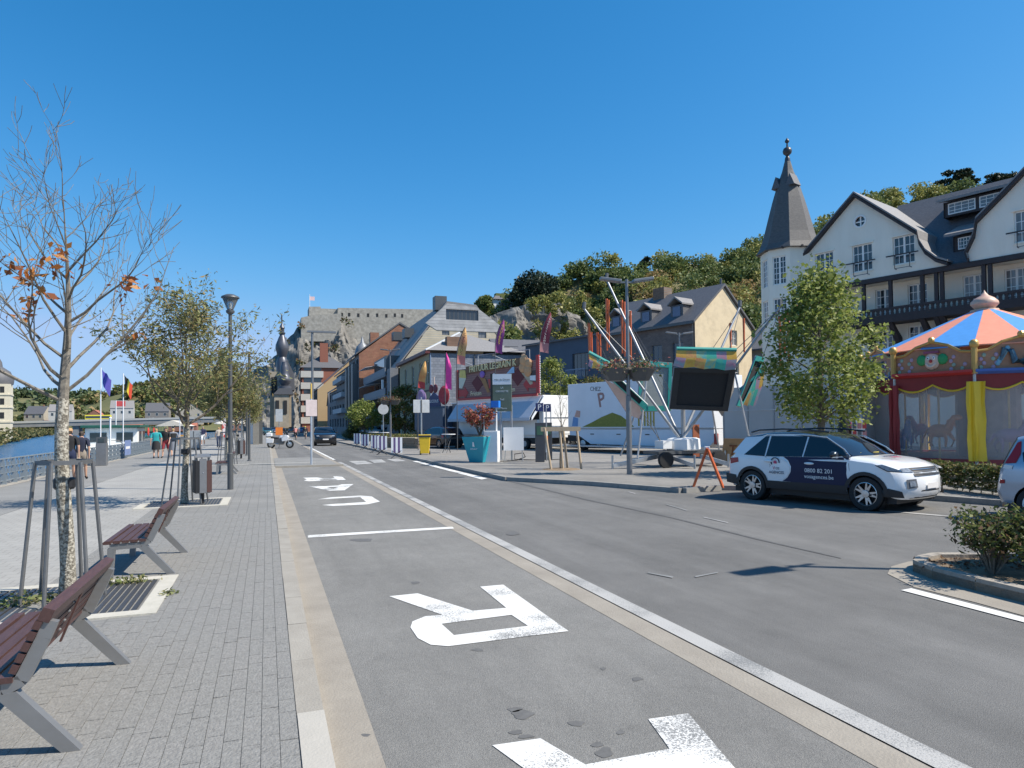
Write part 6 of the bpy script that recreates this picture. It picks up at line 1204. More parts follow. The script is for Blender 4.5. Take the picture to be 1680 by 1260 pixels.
# white boxes, board, cable
q = g0(808, 758); g = thing('electric_cabinet', 'narrow white electric cabinet right of the turquoise planter', 'cabinet', q, -YAW - .2); MB().box(-.32, .3, -.25, .25, 0, 1.4).build('body', tw_, g, bevel=.01); MB().box(-.3, .28, -.26, -.252, .05, 1.35).build('door', white, g); MB().tube([(-.35, -.1, 0), (-.35, -.1, 2.6)], .03, 6).build('mast', steel, g); MB().box(.0, .35, -.2, .2, 2.45, 2.75).build('meter_box', mat('meter_blue', (.02, .2, .7), .4), g); MB().tube([(.2, 0, 1.4), (.2, 0, 2.45)], .04, 6).build('meter_post', white, g)
q = g0(843, 757); g = thing('notice_stand', 'blank white panel on steel legs behind the electric cabinet', 'panel', q, -YAW); MB().box(-.46, .46, -.03, .03, .5, 1.55).build('panel', white, g)
for x in (-.42, .42): MB().tube([(x, 0, 0), (x * .9, 0, .5)], .03, 6).build('leg', steel, g)
q = g0(850, 756); g = thing('cable', 'black cable coiled loosely on the ground under the blank panel', 'cable', q + Vector((0, 0, .02))); MB().tube([(-1.9, .1, .0), (-1.3, -.4, 0), (-.6, -.2, 0), (0, .2, .0), (.4, .1, .15), (.2, -.15, .35), (-.2, -.1, .3), (-.1, .2, .05), (.8, .1, 0), (2.2, -.1, 0)], .022, 6).build('wire', black, g, True)
q = g0(836, 757); g = thing('information_totem', 'dark green town information sign headed Ville de Dinant on two posts', 'sign', q + Vector((.1, 1.2, 0)), -YAW - .12); zt = HY(836, 614, q.y + 1.2).z - KZ; zb_ = HY(836, 675, q.y + 1.2).z - KZ
MB().box(-.45, .45, -.1, .0, zb_, zt).build('panel', mat('totem_green', (.14, .17, .12), .5), g); MB().box(-.55, -.455, -.12, .1, zb_ - .05, zt + .02).build('side', black, g); MB().box(-.45, .45, -.106, -.102, zt - .5, zt).build('header', white, g)
for x in (-.1, .42): MB().tube([(x, .05, 0), (x, .05, zb_ + .3)], .05, 8).build('post', steel, g)
text('Ville de Dinant', .125, dgrey, g, (0, -.109, zt - .27)); 
for s_, dz, sz in (('LA', .65, .12), ('CROISETTE', .82, .12), ('Sud', 1.2, .13), ('La Meuse', 1.62, .12), ('naturelle', 1.78, .11)): text(s_, sz, white, g, (0, -.103, zt - dz))
def ticket(px, py, label, off=0):
    q = g0(px, py); g = thing('ticket_machine', label, 'ticket machine', q + Vector((0, off, 0)), -YAW, 'parking ticket machines'); MB().box(-.2, .2, -.16, .16, 0, 1.75).build('body', mat('machine_dark', (.06, .065, .075), .45, .2), g, bevel=.015); MB().box(-.14, .14, -.17, -.162, 1.2, 1.6).build('screen', mat('machine_screen', (.05, .12, .08), .2), g); MB().tube([(.16, 0, 1.75), (.16, 0, 2.5)], .025, 6).build('mast', steel, g); s_ = MB().box(-.17, .17, -.04, -.02, 2.25, 2.62).build('parking_sign', mat('sign_navy', (.02, .03, .12), .4), g); text('P', .34, white, g, (0, -.043, 2.43)); return g
ticket(886, 758, 'dark parking ticket machine nearer the blank panel, with a P sign'); ticket(903, 755, 'dark parking ticket machine behind the staked sapling, with a P sign', .3)
q = g0(895, 756); g = thing('striped_post', 'thin white and orange striped post between the ticket machines', 'post', q + Vector((-.02, -.2, 0))); MB().tube([(0, 0, .4), (0, 0, 1.5)], .05, 8).build('sleeve', white, g); MB().tube([(0, 0, 0), (0, 0, 2.4)], .03, 8).build('pole', steel, g); MB().lathe([(.06, .95), (.06, 1.15)], n=10).build('band', MATS['sign_orange'], g)
# staked sapling
q = g0(921, 770); g = thing('sapling', 'leafless young tree between wooden stakes', 'tree', q); tr, br, tips = tree_skeleton(3.6, 1.5, .032, .9, 7, 61, up=.8, sub=3); tr.build('trunk', bark2, g); br.build('branches', twigm, g)
g = thing('tree_stakes', 'four wooden stakes with a crossboard around the leafless young tree', 'tree stake', q, -YAW); stk = mat('stake_wood', (.4, .3, .2), .8, scale=5, col2=(.5, .4, .28), stretch=(6, 6, 1))
for x, y, xt in ((-.4, -.3, -.62), (.05, -.1, -.05), (.25, .25, .1), (.75, .1, .6)): MB().tube([(x, y, 0), (xt, y, 1.55)], .045, 8).build('stake', stk, g)
MB().box(-.75, .72, -.15, -.08, 1.42, 1.58).build('crossboard', stk, g); o = MB().lathe([(.75, 0), (.6, .03), (.1, .05)], n=12).build('mulch', soil, g)
# cafe tables, striped boards
def table(q, label, h=1.1, r=.42):
    g = thing('folding_table', label, 'table', q, .4, 'folding tables by the stands'); MB().lathe([(r, h), (r, h + .035)], n=20).build('table_top', white, g); b = MB()
    for s_ in (-1, 1): MB().tube([(-s_ * .3, -.2 * s_, 0), (s_ * .25, .0, h)], .018, 6).build('leg', dgrey, g); MB().tube([(-s_ * .3, .22, 0), (s_ * .25, .05, h)], .018, 6).build('leg', dgrey, g)
table(g0(736, 743), 'white-topped folding table in front of the dark stand'); table(g0(613, 731), 'white-topped folding table beside the hedge, farther of two'); table(g0(630, 733), 'white-topped folding table beside the hedge, nearer of two')
pur = mat('stripe_purple', (.12, .08, .2), .6)
for i, (px, py, lb) in enumerate(((651, 752, 'purple and white striped barrier board nearest the crossing'), (627, 746, 'second purple and white striped barrier board from the crossing'), (616, 743, 'third purple and white striped barrier board from the crossing'), (599, 738, 'fourth purple and white striped barrier board from the crossing'), (586, 734, 'farthest striped barrier board, palest, along the kerb'))):
    q = G(px, py, 0); q = Vector((max(q.x, 6.5), q.y, .0)); g = thing('barrier_board', lb, 'barrier', q + Vector((0, 0, .0)), -.2 - .1 * i, 'striped barrier boards'); H_ = 1.0
    for k in range(5): MB().box(-.3 + .12 * k, -.18 + .12 * k, -.02, .02, .3, 1.15).build('stripe', white if k % 2 == 0 else pur, g)
    for s_ in (-1, 1): MB().tube([(-.28 * s_, 0, .45), (.32 * s_, -.25, 0)], .015, 5).build('leg', black, g); MB().tube([(-.28 * s_, 0, .45), (.32 * s_, .25, 0)], .015, 5).build('leg', black, g)
# hedge, wall by the parked cars, small trees
hg = leafmat('hedge_leaves', [(.1, .13, .035), (.14, .16, .045), (.2, .2, .07), (.08, .1, .03), (.22, .16, .07)])
def hedge(a, b, h, w_, label, z=KZ, n=4000, size=.09, seed=2):
    a = Vector((a[0], a[1], z)); b = Vector((b[0], b[1], z)); rg = np.random.default_rng(seed); t = rg.random(n); d = (b - a); nn = Vector((-d.y, d.x, 0)).normalized(); P = []
    for i in range(n): u = rg.normal(0, .3) * w_; zz_ = h * (1 - rg.random() ** 2.2 * .85) * (1 + .06 * math.sin(t[i] * 40)); P.append(tuple(a + d * float(t[i]) + nn * float(u) + Vector((0, 0, zz_))))
    g = thing('hedge', label, 'hedge', a); me = leafmesh('foliage', np.array(P) - np.array(a), size, hg, seed, .6); obj('foliage', me, g); b_ = MB(); k = int(d.length / .25)
    for i in range(k): p = d * ((i + rnd.random()) / k); b_.tube([p, p + Vector((rnd.gauss(0, .08), rnd.gauss(0, .08), h * .8))], [.015, .006], 4)
    b_.build('stems', twigm, g); return g
ha, hb = G(1530, 800, KZ), G(1720, 822, KZ); hedge(ha.xy, hb.xy, .62, .5, 'clipped low hedge in front of the carousel, between the two cars', n=6500, size=.075)
for i in range(3): z = .12 + .16 * i; 
g = thing('plank_edging', 'pale wooden rails along the foot of the carousel hedge', 'edging', (ha.x, ha.y, KZ)); dv = hb - ha; pn = mat('pale_plank', (.5, .42, .3), .8)
for i, z in enumerate((.1, .3)): MB().bar(Vector((-.1, -.5, z)), dv + Vector((-.1, -.5, z)), .05, .07).build('rail', pn, g)
hedge(g0(583, 722).xy, g0(678, 728).xy, .75, 1.1, 'low trimmed hedge in front of the parked cars', n=5500, size=.13, seed=5); g = thing('dark_bush', 'round dark green bush at the left end of the hedge', 'shrub', g0(578, 722)); obj('foliage', leafmesh('foliage', clump_points([(0, 0, .8), (.5, .2, .7), (-.5, 0, .6), (0, 0, 1.3)], np.full((4, 1), .75), 900, 2, .4), .13, foresta, 2, .6), g); MB().tube([(0, 0, 0), (0, 0, 1)], .05, 6).build('stem', bark2, g)
stw = mat('low_wall_stone', (.34, .26, .18), .85, scale=3, bump=.6, bscale=9, col2=(.22, .15, .1)); a_, b_ = g0(632, 734), g0(682, 736); g = thing('stone_wall', 'low rough stone wall with a plank seat behind the striped boards', 'wall', a_, math.atan2((b_ - a_).y, (b_ - a_).x)); Lw = (b_ - a_).length
st_ = [MB().box(0, 1, 0, .4, 0, 1).mesh('stone', stw)]
z = 0
for r_ in range(4):
    x = rnd.uniform(-.2, 0)
    while x < Lw: w0 = rnd.uniform(.25, .5); o = obj('stone', st_[0], g, (x, rnd.uniform(-.02, .02), z)); o.scale = (w0 - .02, 1, .165); x += w0
    z += .18
MB().box(0, Lw, -.05, .45, .73, .78).build('coping', pn, g)
def leafy(loc, label, r, h, trunk_h, m, seed, size=.14, n=26, per=260, name='green_tree', cone=0.):
    g = thing(name, label, 'tree', loc); MB().tube([(0, 0, 0), (.03, .02, trunk_h), (0, 0, h * .9)], [r * .05 + .03, r * .04 + .02, .015], 8).build('trunk', bark2, g, True); rg = np.random.default_rng(seed); c = []; b = MB()
    for k in range(n):
        t = (k + .5) / n; z = trunk_h + (h - trunk_h) * t; a = k * 2.4 + rg.random(); rad = r * (math.sin(PI * min(1, .12 + .88 * t)) ** .7) * (1 - cone * t) * (.55 + .4 * rg.random()); p = (rad * math.cos(a), rad * math.sin(a), z + rg.normal(0, .1)); c.append(p); b.tube([(0, 0, max(trunk_h * .8, z - rad * .6)), (p[0] * .6, p[1] * .6, z - rad * .15), p], [.03, .02, .006], 5)
    b.build('branches', bark2, g); R = r * .36 * (.75 + .5 * rg.random((n, 1))); obj('crown', leafmesh('crown', clump_points(c, np.concatenate([R, R, R * .8], 1), per, seed, .25), size, m, seed, .65, .2), g); return g
gm_ = leafmat('maple_leaves', [(.16, .21, .045), (.22, .27, .06), (.28, .32, .085), (.34, .36, .12), (.13, .175, .04)], trans=.45)
q = D(1348, 740, 21.5); leafy((q.x, q.y, KZ), 'green leafy tree behind the white car, before the hotel', 2.0, 6.35, 1.9, gm_, 71, .125, 46, 250, cone=.3)
leafy(tuple(g0(598, 722)), 'small round bright green tree by the parked cars', 2.2, 4.2, 1.6, gm_, 72, .2, 26, 200); gy = leafmat('yellowing_leaves', [(.1, .13, .03), (.16, .17, .045), (.22, .19, .05), (.2, .12, .04), (.07, .1, .025)])
leafy(tuple(g0(664, 722)), 'tall yellowing green tree beside the olive house', 2.5, 5.8, 1.3, gy, 73, .2, 34, 220); leafy(tuple(D(905, 720, 52).xy) + (KZ,), 'young pale green tree behind the chip stand, right of its board', 1.8, 6.6, 1.0, gm_, 74, .16, 26, 200, cone=.3); leafy(tuple(D(938, 720, 50).xy) + (KZ,), 'young green tree in the gap between chip stand and white trailer', 1.4, 5.0, .6, gm_, 75, .15, 24, 200); leafy(tuple(D(975, 720, 56).xy) + (KZ,), 'low bushy tree behind the left end of the white trailer', 1.9, 5.2, .8, gy, 76, .16, 24, 200)
# --- island with shrubs
isl = [G(*p, .0) for p in ((1498, 938), (1506, 930), (1530, 925), (1600, 925), (1720, 930), (1900, 950), (1900, 1050), (1720, 1000), (1600, 970), (1530, 951))]
sheet('island_apron', [tuple(G(*p).xy) for p in ((1456, 942), (1462, 930), (1490, 922), (1560, 918), (1760, 922), (1980, 950), (1980, 1090), (1720, 1022), (1600, 989), (1500, 964))], .006, beige)
ik = struct(MB().prism([tuple(v.xy) for v in isl], -.05, .10).build('island', soil)); kk = MB().box(0, 1, -.13, 0, -.05, .145).mesh('kerb_stone_island', mat('island_kerb', (.27, .24, .2), .85, scale=5, bump=.4, col2=(.37, .33, .28)))
pts_ = [tuple(v.xy) for v in isl]
for a, c in zip(pts_, pts_[1:] + pts_[:1]):
    d = Vector((c[0] - a[0], c[1] - a[1], 0)); o = obj('kerb_stone', kk, ik, (a[0], a[1], 0), math.atan2(d.y, d.x)); o.scale = (max(.05, d.length - .01), 1, 1)
sb = leafmat('shrub_leaves', [(.09, .12, .035), (.13, .16, .045), (.2, .21, .07), (.07, .09, .03), (.16, .1, .06)])
def shrub(px, py, r, h, label, seed, n=34, per=30):
    q = G(px, py, .1); g = thing('island_shrub', label, 'shrub', q); rg = random.Random(seed); b = MB(); c = []
    for k in range(n):
        a = rg.uniform(0, 6.3); e = Vector((r * math.cos(a) * rg.uniform(.2, 1), r * math.sin(a) * rg.uniform(.2, 1), h * rg.uniform(.5, 1.05))); m_ = e * .5 + Vector((0, 0, .1)); b.tube([(e.x * .08, e.y * .08, 0), m_, e], [.012, .008, .003], 5); c += [tuple(e), tuple(e.lerp(m_, .4))]
    b.build('stems', twigm, g); obj('leaves', leafmesh('leaves', clump_points(c, np.full((len(c), 1), .13), per, seed, .1), .055, sb, seed, .5), g)
shrub(1628, 942, .46, .62, 'leggy green shrub at the tip of the road island', 5); shrub(1715, 950, .55, .66, 'green shrub on the road island at the right edge of the view', 6); shrub(1690, 930, .42, .6, 'green shrub behind the leggy one on the road island', 8)
lit = leafmat('dry_litter', [(.14, .07, .04), (.2, .1, .06), (.1, .05, .03), (.3, .2, .12)]); P = [(*(isl[4] + (isl[1] - isl[4]) * rnd.random() + Vector((rnd.gauss(0, .2), rnd.uniform(-.6, .0), 0))).xy, .105) for _ in range(500)]; P = [p for p in P if inpoly(p[0], p[1], pts_)]; o = obj('leaf_litter', leafmesh('leaf_litter', P, .05, lit, 4, .6)); o['kind'] = 'stuff'; o['label'] = 'dry leaves on the soil of the road island'
# --- carousel
CC = Vector((27.3, 19.4, KZ)); ca = thing('carousel', 'covered carousel with blue and salmon striped roof, painted frieze and clear plastic curtains', 'carousel', CC, .54); ca.scale.z = 1.1; NS = 16; Rc = 4.5
cb, csal = mat('roof_blue', (.07, .27, .62), .5, var=.08), mat('roof_salmon', (.75, .28, .17), .5, var=.08); ZE, ZA_ = 3.95, 5.5
for k in range(NS):
    a0, a1 = 2 * PI * k / NS, 2 * PI * (k + 1) / NS; MB().extr([((Rc - .1) * math.cos(a0), (Rc - .1) * math.sin(a0), ZE), ((Rc - .1) * math.cos(a1), (Rc - .1) * math.sin(a1), ZE), (.5 * math.cos(a1), .5 * math.sin(a1), ZA_), (.5 * math.cos(a0), .5 * math.sin(a0), ZA_)], (0, 0, -.04)).build('roof_panel', cb if k % 2 else csal, ca)
MB().lathe([(.5, ZA_ - .05), (.52, ZA_), (.5, ZA_ + .05), (.34, ZA_ + .08), (.5, ZA_ + .25), (.49, ZA_ + .34), (.36, ZA_ + .46), (.16, ZA_ + .57), (.05, ZA_ + .7), (.01, ZA_ + .78)], n=10).build('onion_finial', mat('finial_rose', (.5, .28, .24), .5, col2=(.62, .45, .3), scale=2), ca, True)
fz = mat('frieze_rust', (.34, .15, .08), .5, col2=(.45, .22, .12), scale=6); gdm = mat('gilt', (.55, .33, .1), .4, .3); NF = 10
pa = MB().sph((0, 0, 0), .07, 6, (1, .5, 1)).mesh('scale_knob', mat('knob_mauve', (.45, .3, .4), .4)); pb = MB().sph((0, 0, 0), .07, 6, (1, .5, 1)).mesh('scale_knob', mat('knob_green', (.3, .38, .3), .4))
for k in range(NF):
    a0, a1 = 2 * PI * k / NF, 2 * PI * (k + 1) / NF; p0 = Vector((Rc * math.cos(a0), Rc * math.sin(a0), 0)); p1 = Vector((Rc * math.cos(a1), Rc * math.sin(a1), 0)); am = (a0 + a1) / 2
    f = bpy.data.objects.new('frieze_panel', None); C.objects.link(f); f.parent = ca; f.location = p0; d = p1 - p0; Lf = d.length; f.rotation_euler.z = math.atan2(d.y, d.x)
    vis = (CC + (p0 + p1) / 2); front = (vis.xy.length < CC.xy.length + .5)
    zt_ = [(0, .62), (.15, .66), (.3, .9), (.5, 1.05), (.7, .9), (.85, .66), (1, .62)]
    if front or True: pass
    flip = 1
    MB().extr([(0, 0, 3.1), (Lf, 0, 3.1)] + [(Lf * t, 0, 3.1 + h_) for t, h_ in reversed(zt_)], (0, .08, 0)).build('panel', fz, f); tb = MB()
    for (t0, h0), (t1, h1_) in zip(zt_, zt_[1:]): tb.tube([(Lf * t0, -.03, 3.1 + h0), (Lf * t1, -.03, 3.1 + h1_)], .045, 6)
    tb.tube([(0, -.03, 3.1), (Lf, -.03, 3.1)], .04, 6); tb.build('gilt_edge', gdm, f); MB().sph((Lf / 2, -.03, 4.2), .12, 8).build('crest', gdm, f)
    MB().tube([(0, -.06, 3.0), (0, -.06, 3.85)], .1, 8).build('gilt_post', gdm, f, True); MB().sph((0, -.06, 3.95), .16, 8).build('post_knob', gdm, f, True)
    if front:
        for i in range(26):
            x = .2 + (Lf - .4) * ((i // 4 + .5 * (i % 2) * .5) / 6.5)
            if abs(x - Lf / 2) > .5: obj('scale_knob', pa if i % 3 else pb, f, (x, -.01, 3.2 + .13 * (i % 4)))
        if k % 2 == 0:   # clown face
            MB().sph((Lf / 2, -.02, 3.5), .3, 12, (.9, .3, 1)).build('clown_face', mat('clown_skin', (.7, .48, .38), .5), f, True)
            for s_ in (-1, 1): MB().sph((Lf / 2 + s_ * .36, -.02, 3.55), .19, 8, (1, .4, 1)).build('clown_hair', mat('clown_green', (.03, .3, .1), .6), f, True); MB().sph((Lf / 2 + s_ * .1, -.1, 3.6), .05, 8, (1, .5, 1.3)).build('clown_eye', white, f); MB().sph((Lf / 2 + s_ * .1, -.125, 3.6), .022, 6).build('pupil', black, f)
            MB().sph((Lf / 2, -.12, 3.5), .06, 8).build('clown_nose', red, f); MB().tube([(Lf / 2 - .17, -.1, 3.42), (Lf / 2 - .09, -.12, 3.34), (Lf / 2, -.12, 3.31), (Lf / 2 + .09, -.12, 3.34), (Lf / 2 + .17, -.1, 3.42)], .035, 6).build('clown_mouth', mat('lip_pale', (.75, .6, .5), .5), f); MB().box(Lf / 2 - .26, Lf / 2 + .26, -.1, -.01, 3.76, 3.84).build('clown_hat', mat('hat_plum', (.25, .06, .12), .5), f)
        else:            # dark dragon shape
            MB().tube([(Lf / 2 - .62, -.04, 3.4), (Lf / 2 - .5, -.06, 3.75), (Lf / 2 - .3, -.06, 3.7), (Lf / 2 - .2, -.06, 3.35), (Lf / 2 + .1, -.06, 3.3), (Lf / 2 + .3, -.06, 3.55), (Lf / 2 + .55, -.05, 3.6), (Lf / 2 + .66, -.04, 3.35)], [.04, .1, .09, .12, .15, .13, .09, .03], 8).build('dragon', mat('dragon_blue', (.03, .06, .1), .4, col2=(.08, .2, .28), scale=8), f, True)
            for i in range(7): MB().sph((Lf / 2 - .7 + .05 * i, -.03, 3.3 + .08 * i), .08, 6, (1, .4, 1)).build('wave', mat('wave_blue', (.2, .4, .5), .4), f)
    MB().extr([(0, -.05, 2.98), (Lf, -.05, 2.98), (Lf, -.2, 3.06), (0, -.2, 3.06)], (0, 0, .08)).build('pelmet', mat('pelmet_blue', (.05, .12, .4), .4) if k % 2 else red, f)
    # red valance with yellow scallop, plastic, curtains
    sc = [(Lf * t, 2.98 - .28 - .3 * (1 - abs(math.sin(PI * (t * 2)))) * 0 - .22 * abs(math.sin(2 * PI * t))) for t in [i / 16 for i in range(17)]]
    MB().extr([(x, 0, z) for x, z in sc] + [(Lf, 0, 2.98), (0, 0, 2.98)], (0, .03, 0)).build('valance', mat('valance_red', (.22, .02, .02), .6, var=.1), f); MB().tube([(x, -.015, z) for x, z in sc], .03, 5).build('valance_trim', yel, f)
    clear = mat('clear_plastic', (.6, .6, .58), .18, var=.1, scale=.6, alpha=.22, spec=.8); MB().box(.05, Lf - .05, .05, .06, .2, 2.8).build('plastic_curtain', clear, f); MB().box(0, Lf, .0, .08, 0, .25).build('base_board', mat('base_red', (.3, .04, .04), .6, var=.15), f)
    b = MB(); n = 7; wd = .55 if k % 2 else .42                   # gathered curtain column
    for i in range(n + 1):
        for z in (.2, .9, 1.5, 2.1, 2.75): b.v.append((-wd / 2 + wd * i / n + .02 * math.sin(z * 5 + i), -.05 - .05 * (i % 2) - .03 * math.sin(z * 9 + i * 2), z))
    for i in range(n):
        for j in range(4): q_ = i * 5 + j; b.f.append((q_, q_ + 5, q_ + 6, q_ + 1)); b.mi.append(0)
    b.build('curtain', yel if k % 2 else mat('curtain_red', (.3, .03, .03), .6, var=.1), f, True); MB().tube([(0, .0, 0), (0, .0, 3.0)], .05, 8).build('post', steel, f)
MB().lathe([(Rc - .3, .05), (Rc - .3, .2)], n=24).build('platform', mat('platform_wood', (.3, .16, .1), .7, var=.2), ca); MB().lathe([(1.1, .2), (1.1, 3.2)], n=12).build('centre_drum', mat('drum_mauve', (.3, .2, .22), .5, var=.3, scale=2), ca)
for k in range(8):
    a = k * PI / 4 + .3; r_ = 2.9; c_ = [mat('ride_orange', (.6, .2, .05), .4), mat('ride_violet', (.25, .12, .3), .4), mat('ride_blue', (.05, .15, .5), .4)][k % 3]
    x, y = r_ * math.cos(a), r_ * math.sin(a); hs_ = MB().sph((0, 0, 0), .3, 10, (1.6, .75, .8)); hs_.tube([(.35, 0, .08), (.55, 0, .4), (.62, 0, .5)], [.16, .1, .09], 8).sph((.72, 0, .46), .13, 8, (1.5, .7, .8)).tube([(-.45, 0, .05), (-.65, 0, -.25)], [.06, .03], 6)
    for lx, ly, dx in ((.3, .12, .2), (.3, -.12, .05), (-.3, .12, -.15), (-.3, -.12, .05)): hs_.tube([(lx, ly, -.1), (lx + dx, ly, -.32), (lx + dx * .4, ly, -.55)], [.075, .05, .04], 6)
    o = hs_.build('ride_horse', c_, ca, True, (x, y, 1.0 + .15 * (k % 2))); o.rotation_euler.z = a + PI / 2; MB().tube([(x, y, .2), (x, y, 3.1)], .04, 6).build('ride_pole', gdm, ca)
# folded black and pink parasol, small white rack
q = D(1386, 735, 25.5); g = thing('folded_parasol', 'folded black parasol cone with a pink and white bundle beside the grey trailer', 'parasol', (q.x, q.y, KZ)); MB().lathe([(.28, .2), (.3, .6), (.2, 1.6), (.03, 2.3)], n=10).build('cover', black, g, True); MB().sph((.3, -.2, 1.45), .26, 8, (1, .6, 1)).build('pink_bundle', mat('bundle_pink', (.65, .12, .18), .6), g, True); MB().sph((.4, -.25, 1.1), .2, 8, (1.3, .6, .8)).build('white_bundle', white, g, True); MB().lathe([(.35, 0), (.35, .1), (.1, .2)], n=10).build('foot', dgrey, g)
q = D(1412, 740, 25); g = thing('card_rack', 'leaning white rack with small pictures beside the carousel', 'rack', (q.x, q.y, KZ), -.6); MB().extr([(-.3, 0, 0), (.45, 0, 0), (.1, .1, 1.75), (-.25, .1, 1.75)], (0, .04, 0)).build('board', white, g)
for i in range(3):
    for j in range(5): MB().box(-.24 + .17 * i, -.12 + .17 * i, -.01 + .05 * j / 5, .02 + .05 * j / 5, .2 + .3 * j, .42 + .3 * j).build('picture', [red, dgrey, mat('pic_rose', (.5, .2, .2), .5)][(i + j) % 3], g)
# ================================================================== vehicles
cglass = mat('car_glass', (.012, .014, .018), .05, var=0, spec=.8); rimm = mat('alloy_rim', (.55, .56, .57), .28, .85, .05); clad = mat('black_cladding', (.022, .022, .024), .55, var=.15); chrome = mat('chrome', (.7, .71, .72), .15, .95, .02)
lampm = mat('headlamp_glass', (.22, .25, .29), .08, var=.5, scale=14, spec=.9); tailm = mat('tail_lamp', (.35, .015, .02), .15, var=.1); platem = mat('plate_white', (.72, .7, .68), .5, var=.03)
def wheel_mesh(R, rim, sp=5, wid=.2, dark=False):
    ty = MB().lathe([(rim, -wid / 2), (R * .96, -wid / 2), (R, -wid / 2 + .03), (R, wid / 2 - .03), (R * .96, wid / 2), (rim, wid / 2), (rim * .97, 0), (rim, -wid / 2)], n=36, ax='y', cap=False).mesh('tyre', rubber); sm(ty, 50)
    b = MB().lathe([(rim, -wid / 2 + .01), (rim * .93, -wid / 2 + .005), (rim * .9, -wid / 2 + .035), (rim * .88, wid / 4)], n=36, ax='y', cap=False); n = sp
    for k in range(n):
        for dd in (-.11, .11):
            a = 2 * PI * k / n + dd; c = 2 * PI * k / n + dd * 1.9; y = -wid / 2 + .02
            b.extr([(.055 * math.cos(a - .6), y, .055 * math.sin(a - .6)), (.055 * math.cos(a + .6), y, .055 * math.sin(a + .6)), (rim * .92 * math.cos(c + .06), y - .008, rim * .92 * math.sin(c + .06)), (rim * .92 * math.cos(c - .06), y - .008, rim * .92 * math.sin(c - .06))], (0, .025, 0))
    b.lathe([(.075, -wid / 2 + .0), (.07, -wid / 2 - .002), (.01, -wid / 2 - .004)], n=16, ax='y'); ri = b.mesh('rim', rimm)
    dk = MB().lathe([(rim * .9, -wid / 2 + .06), (.03, -wid / 2 + .06)], n=24, ax='y').mesh('rim_shade_disc', mat('rim_shadow', (.03, .03, .032), .6)); return ty, ri, dk  # near-black disc paints the shade seen between the spokes
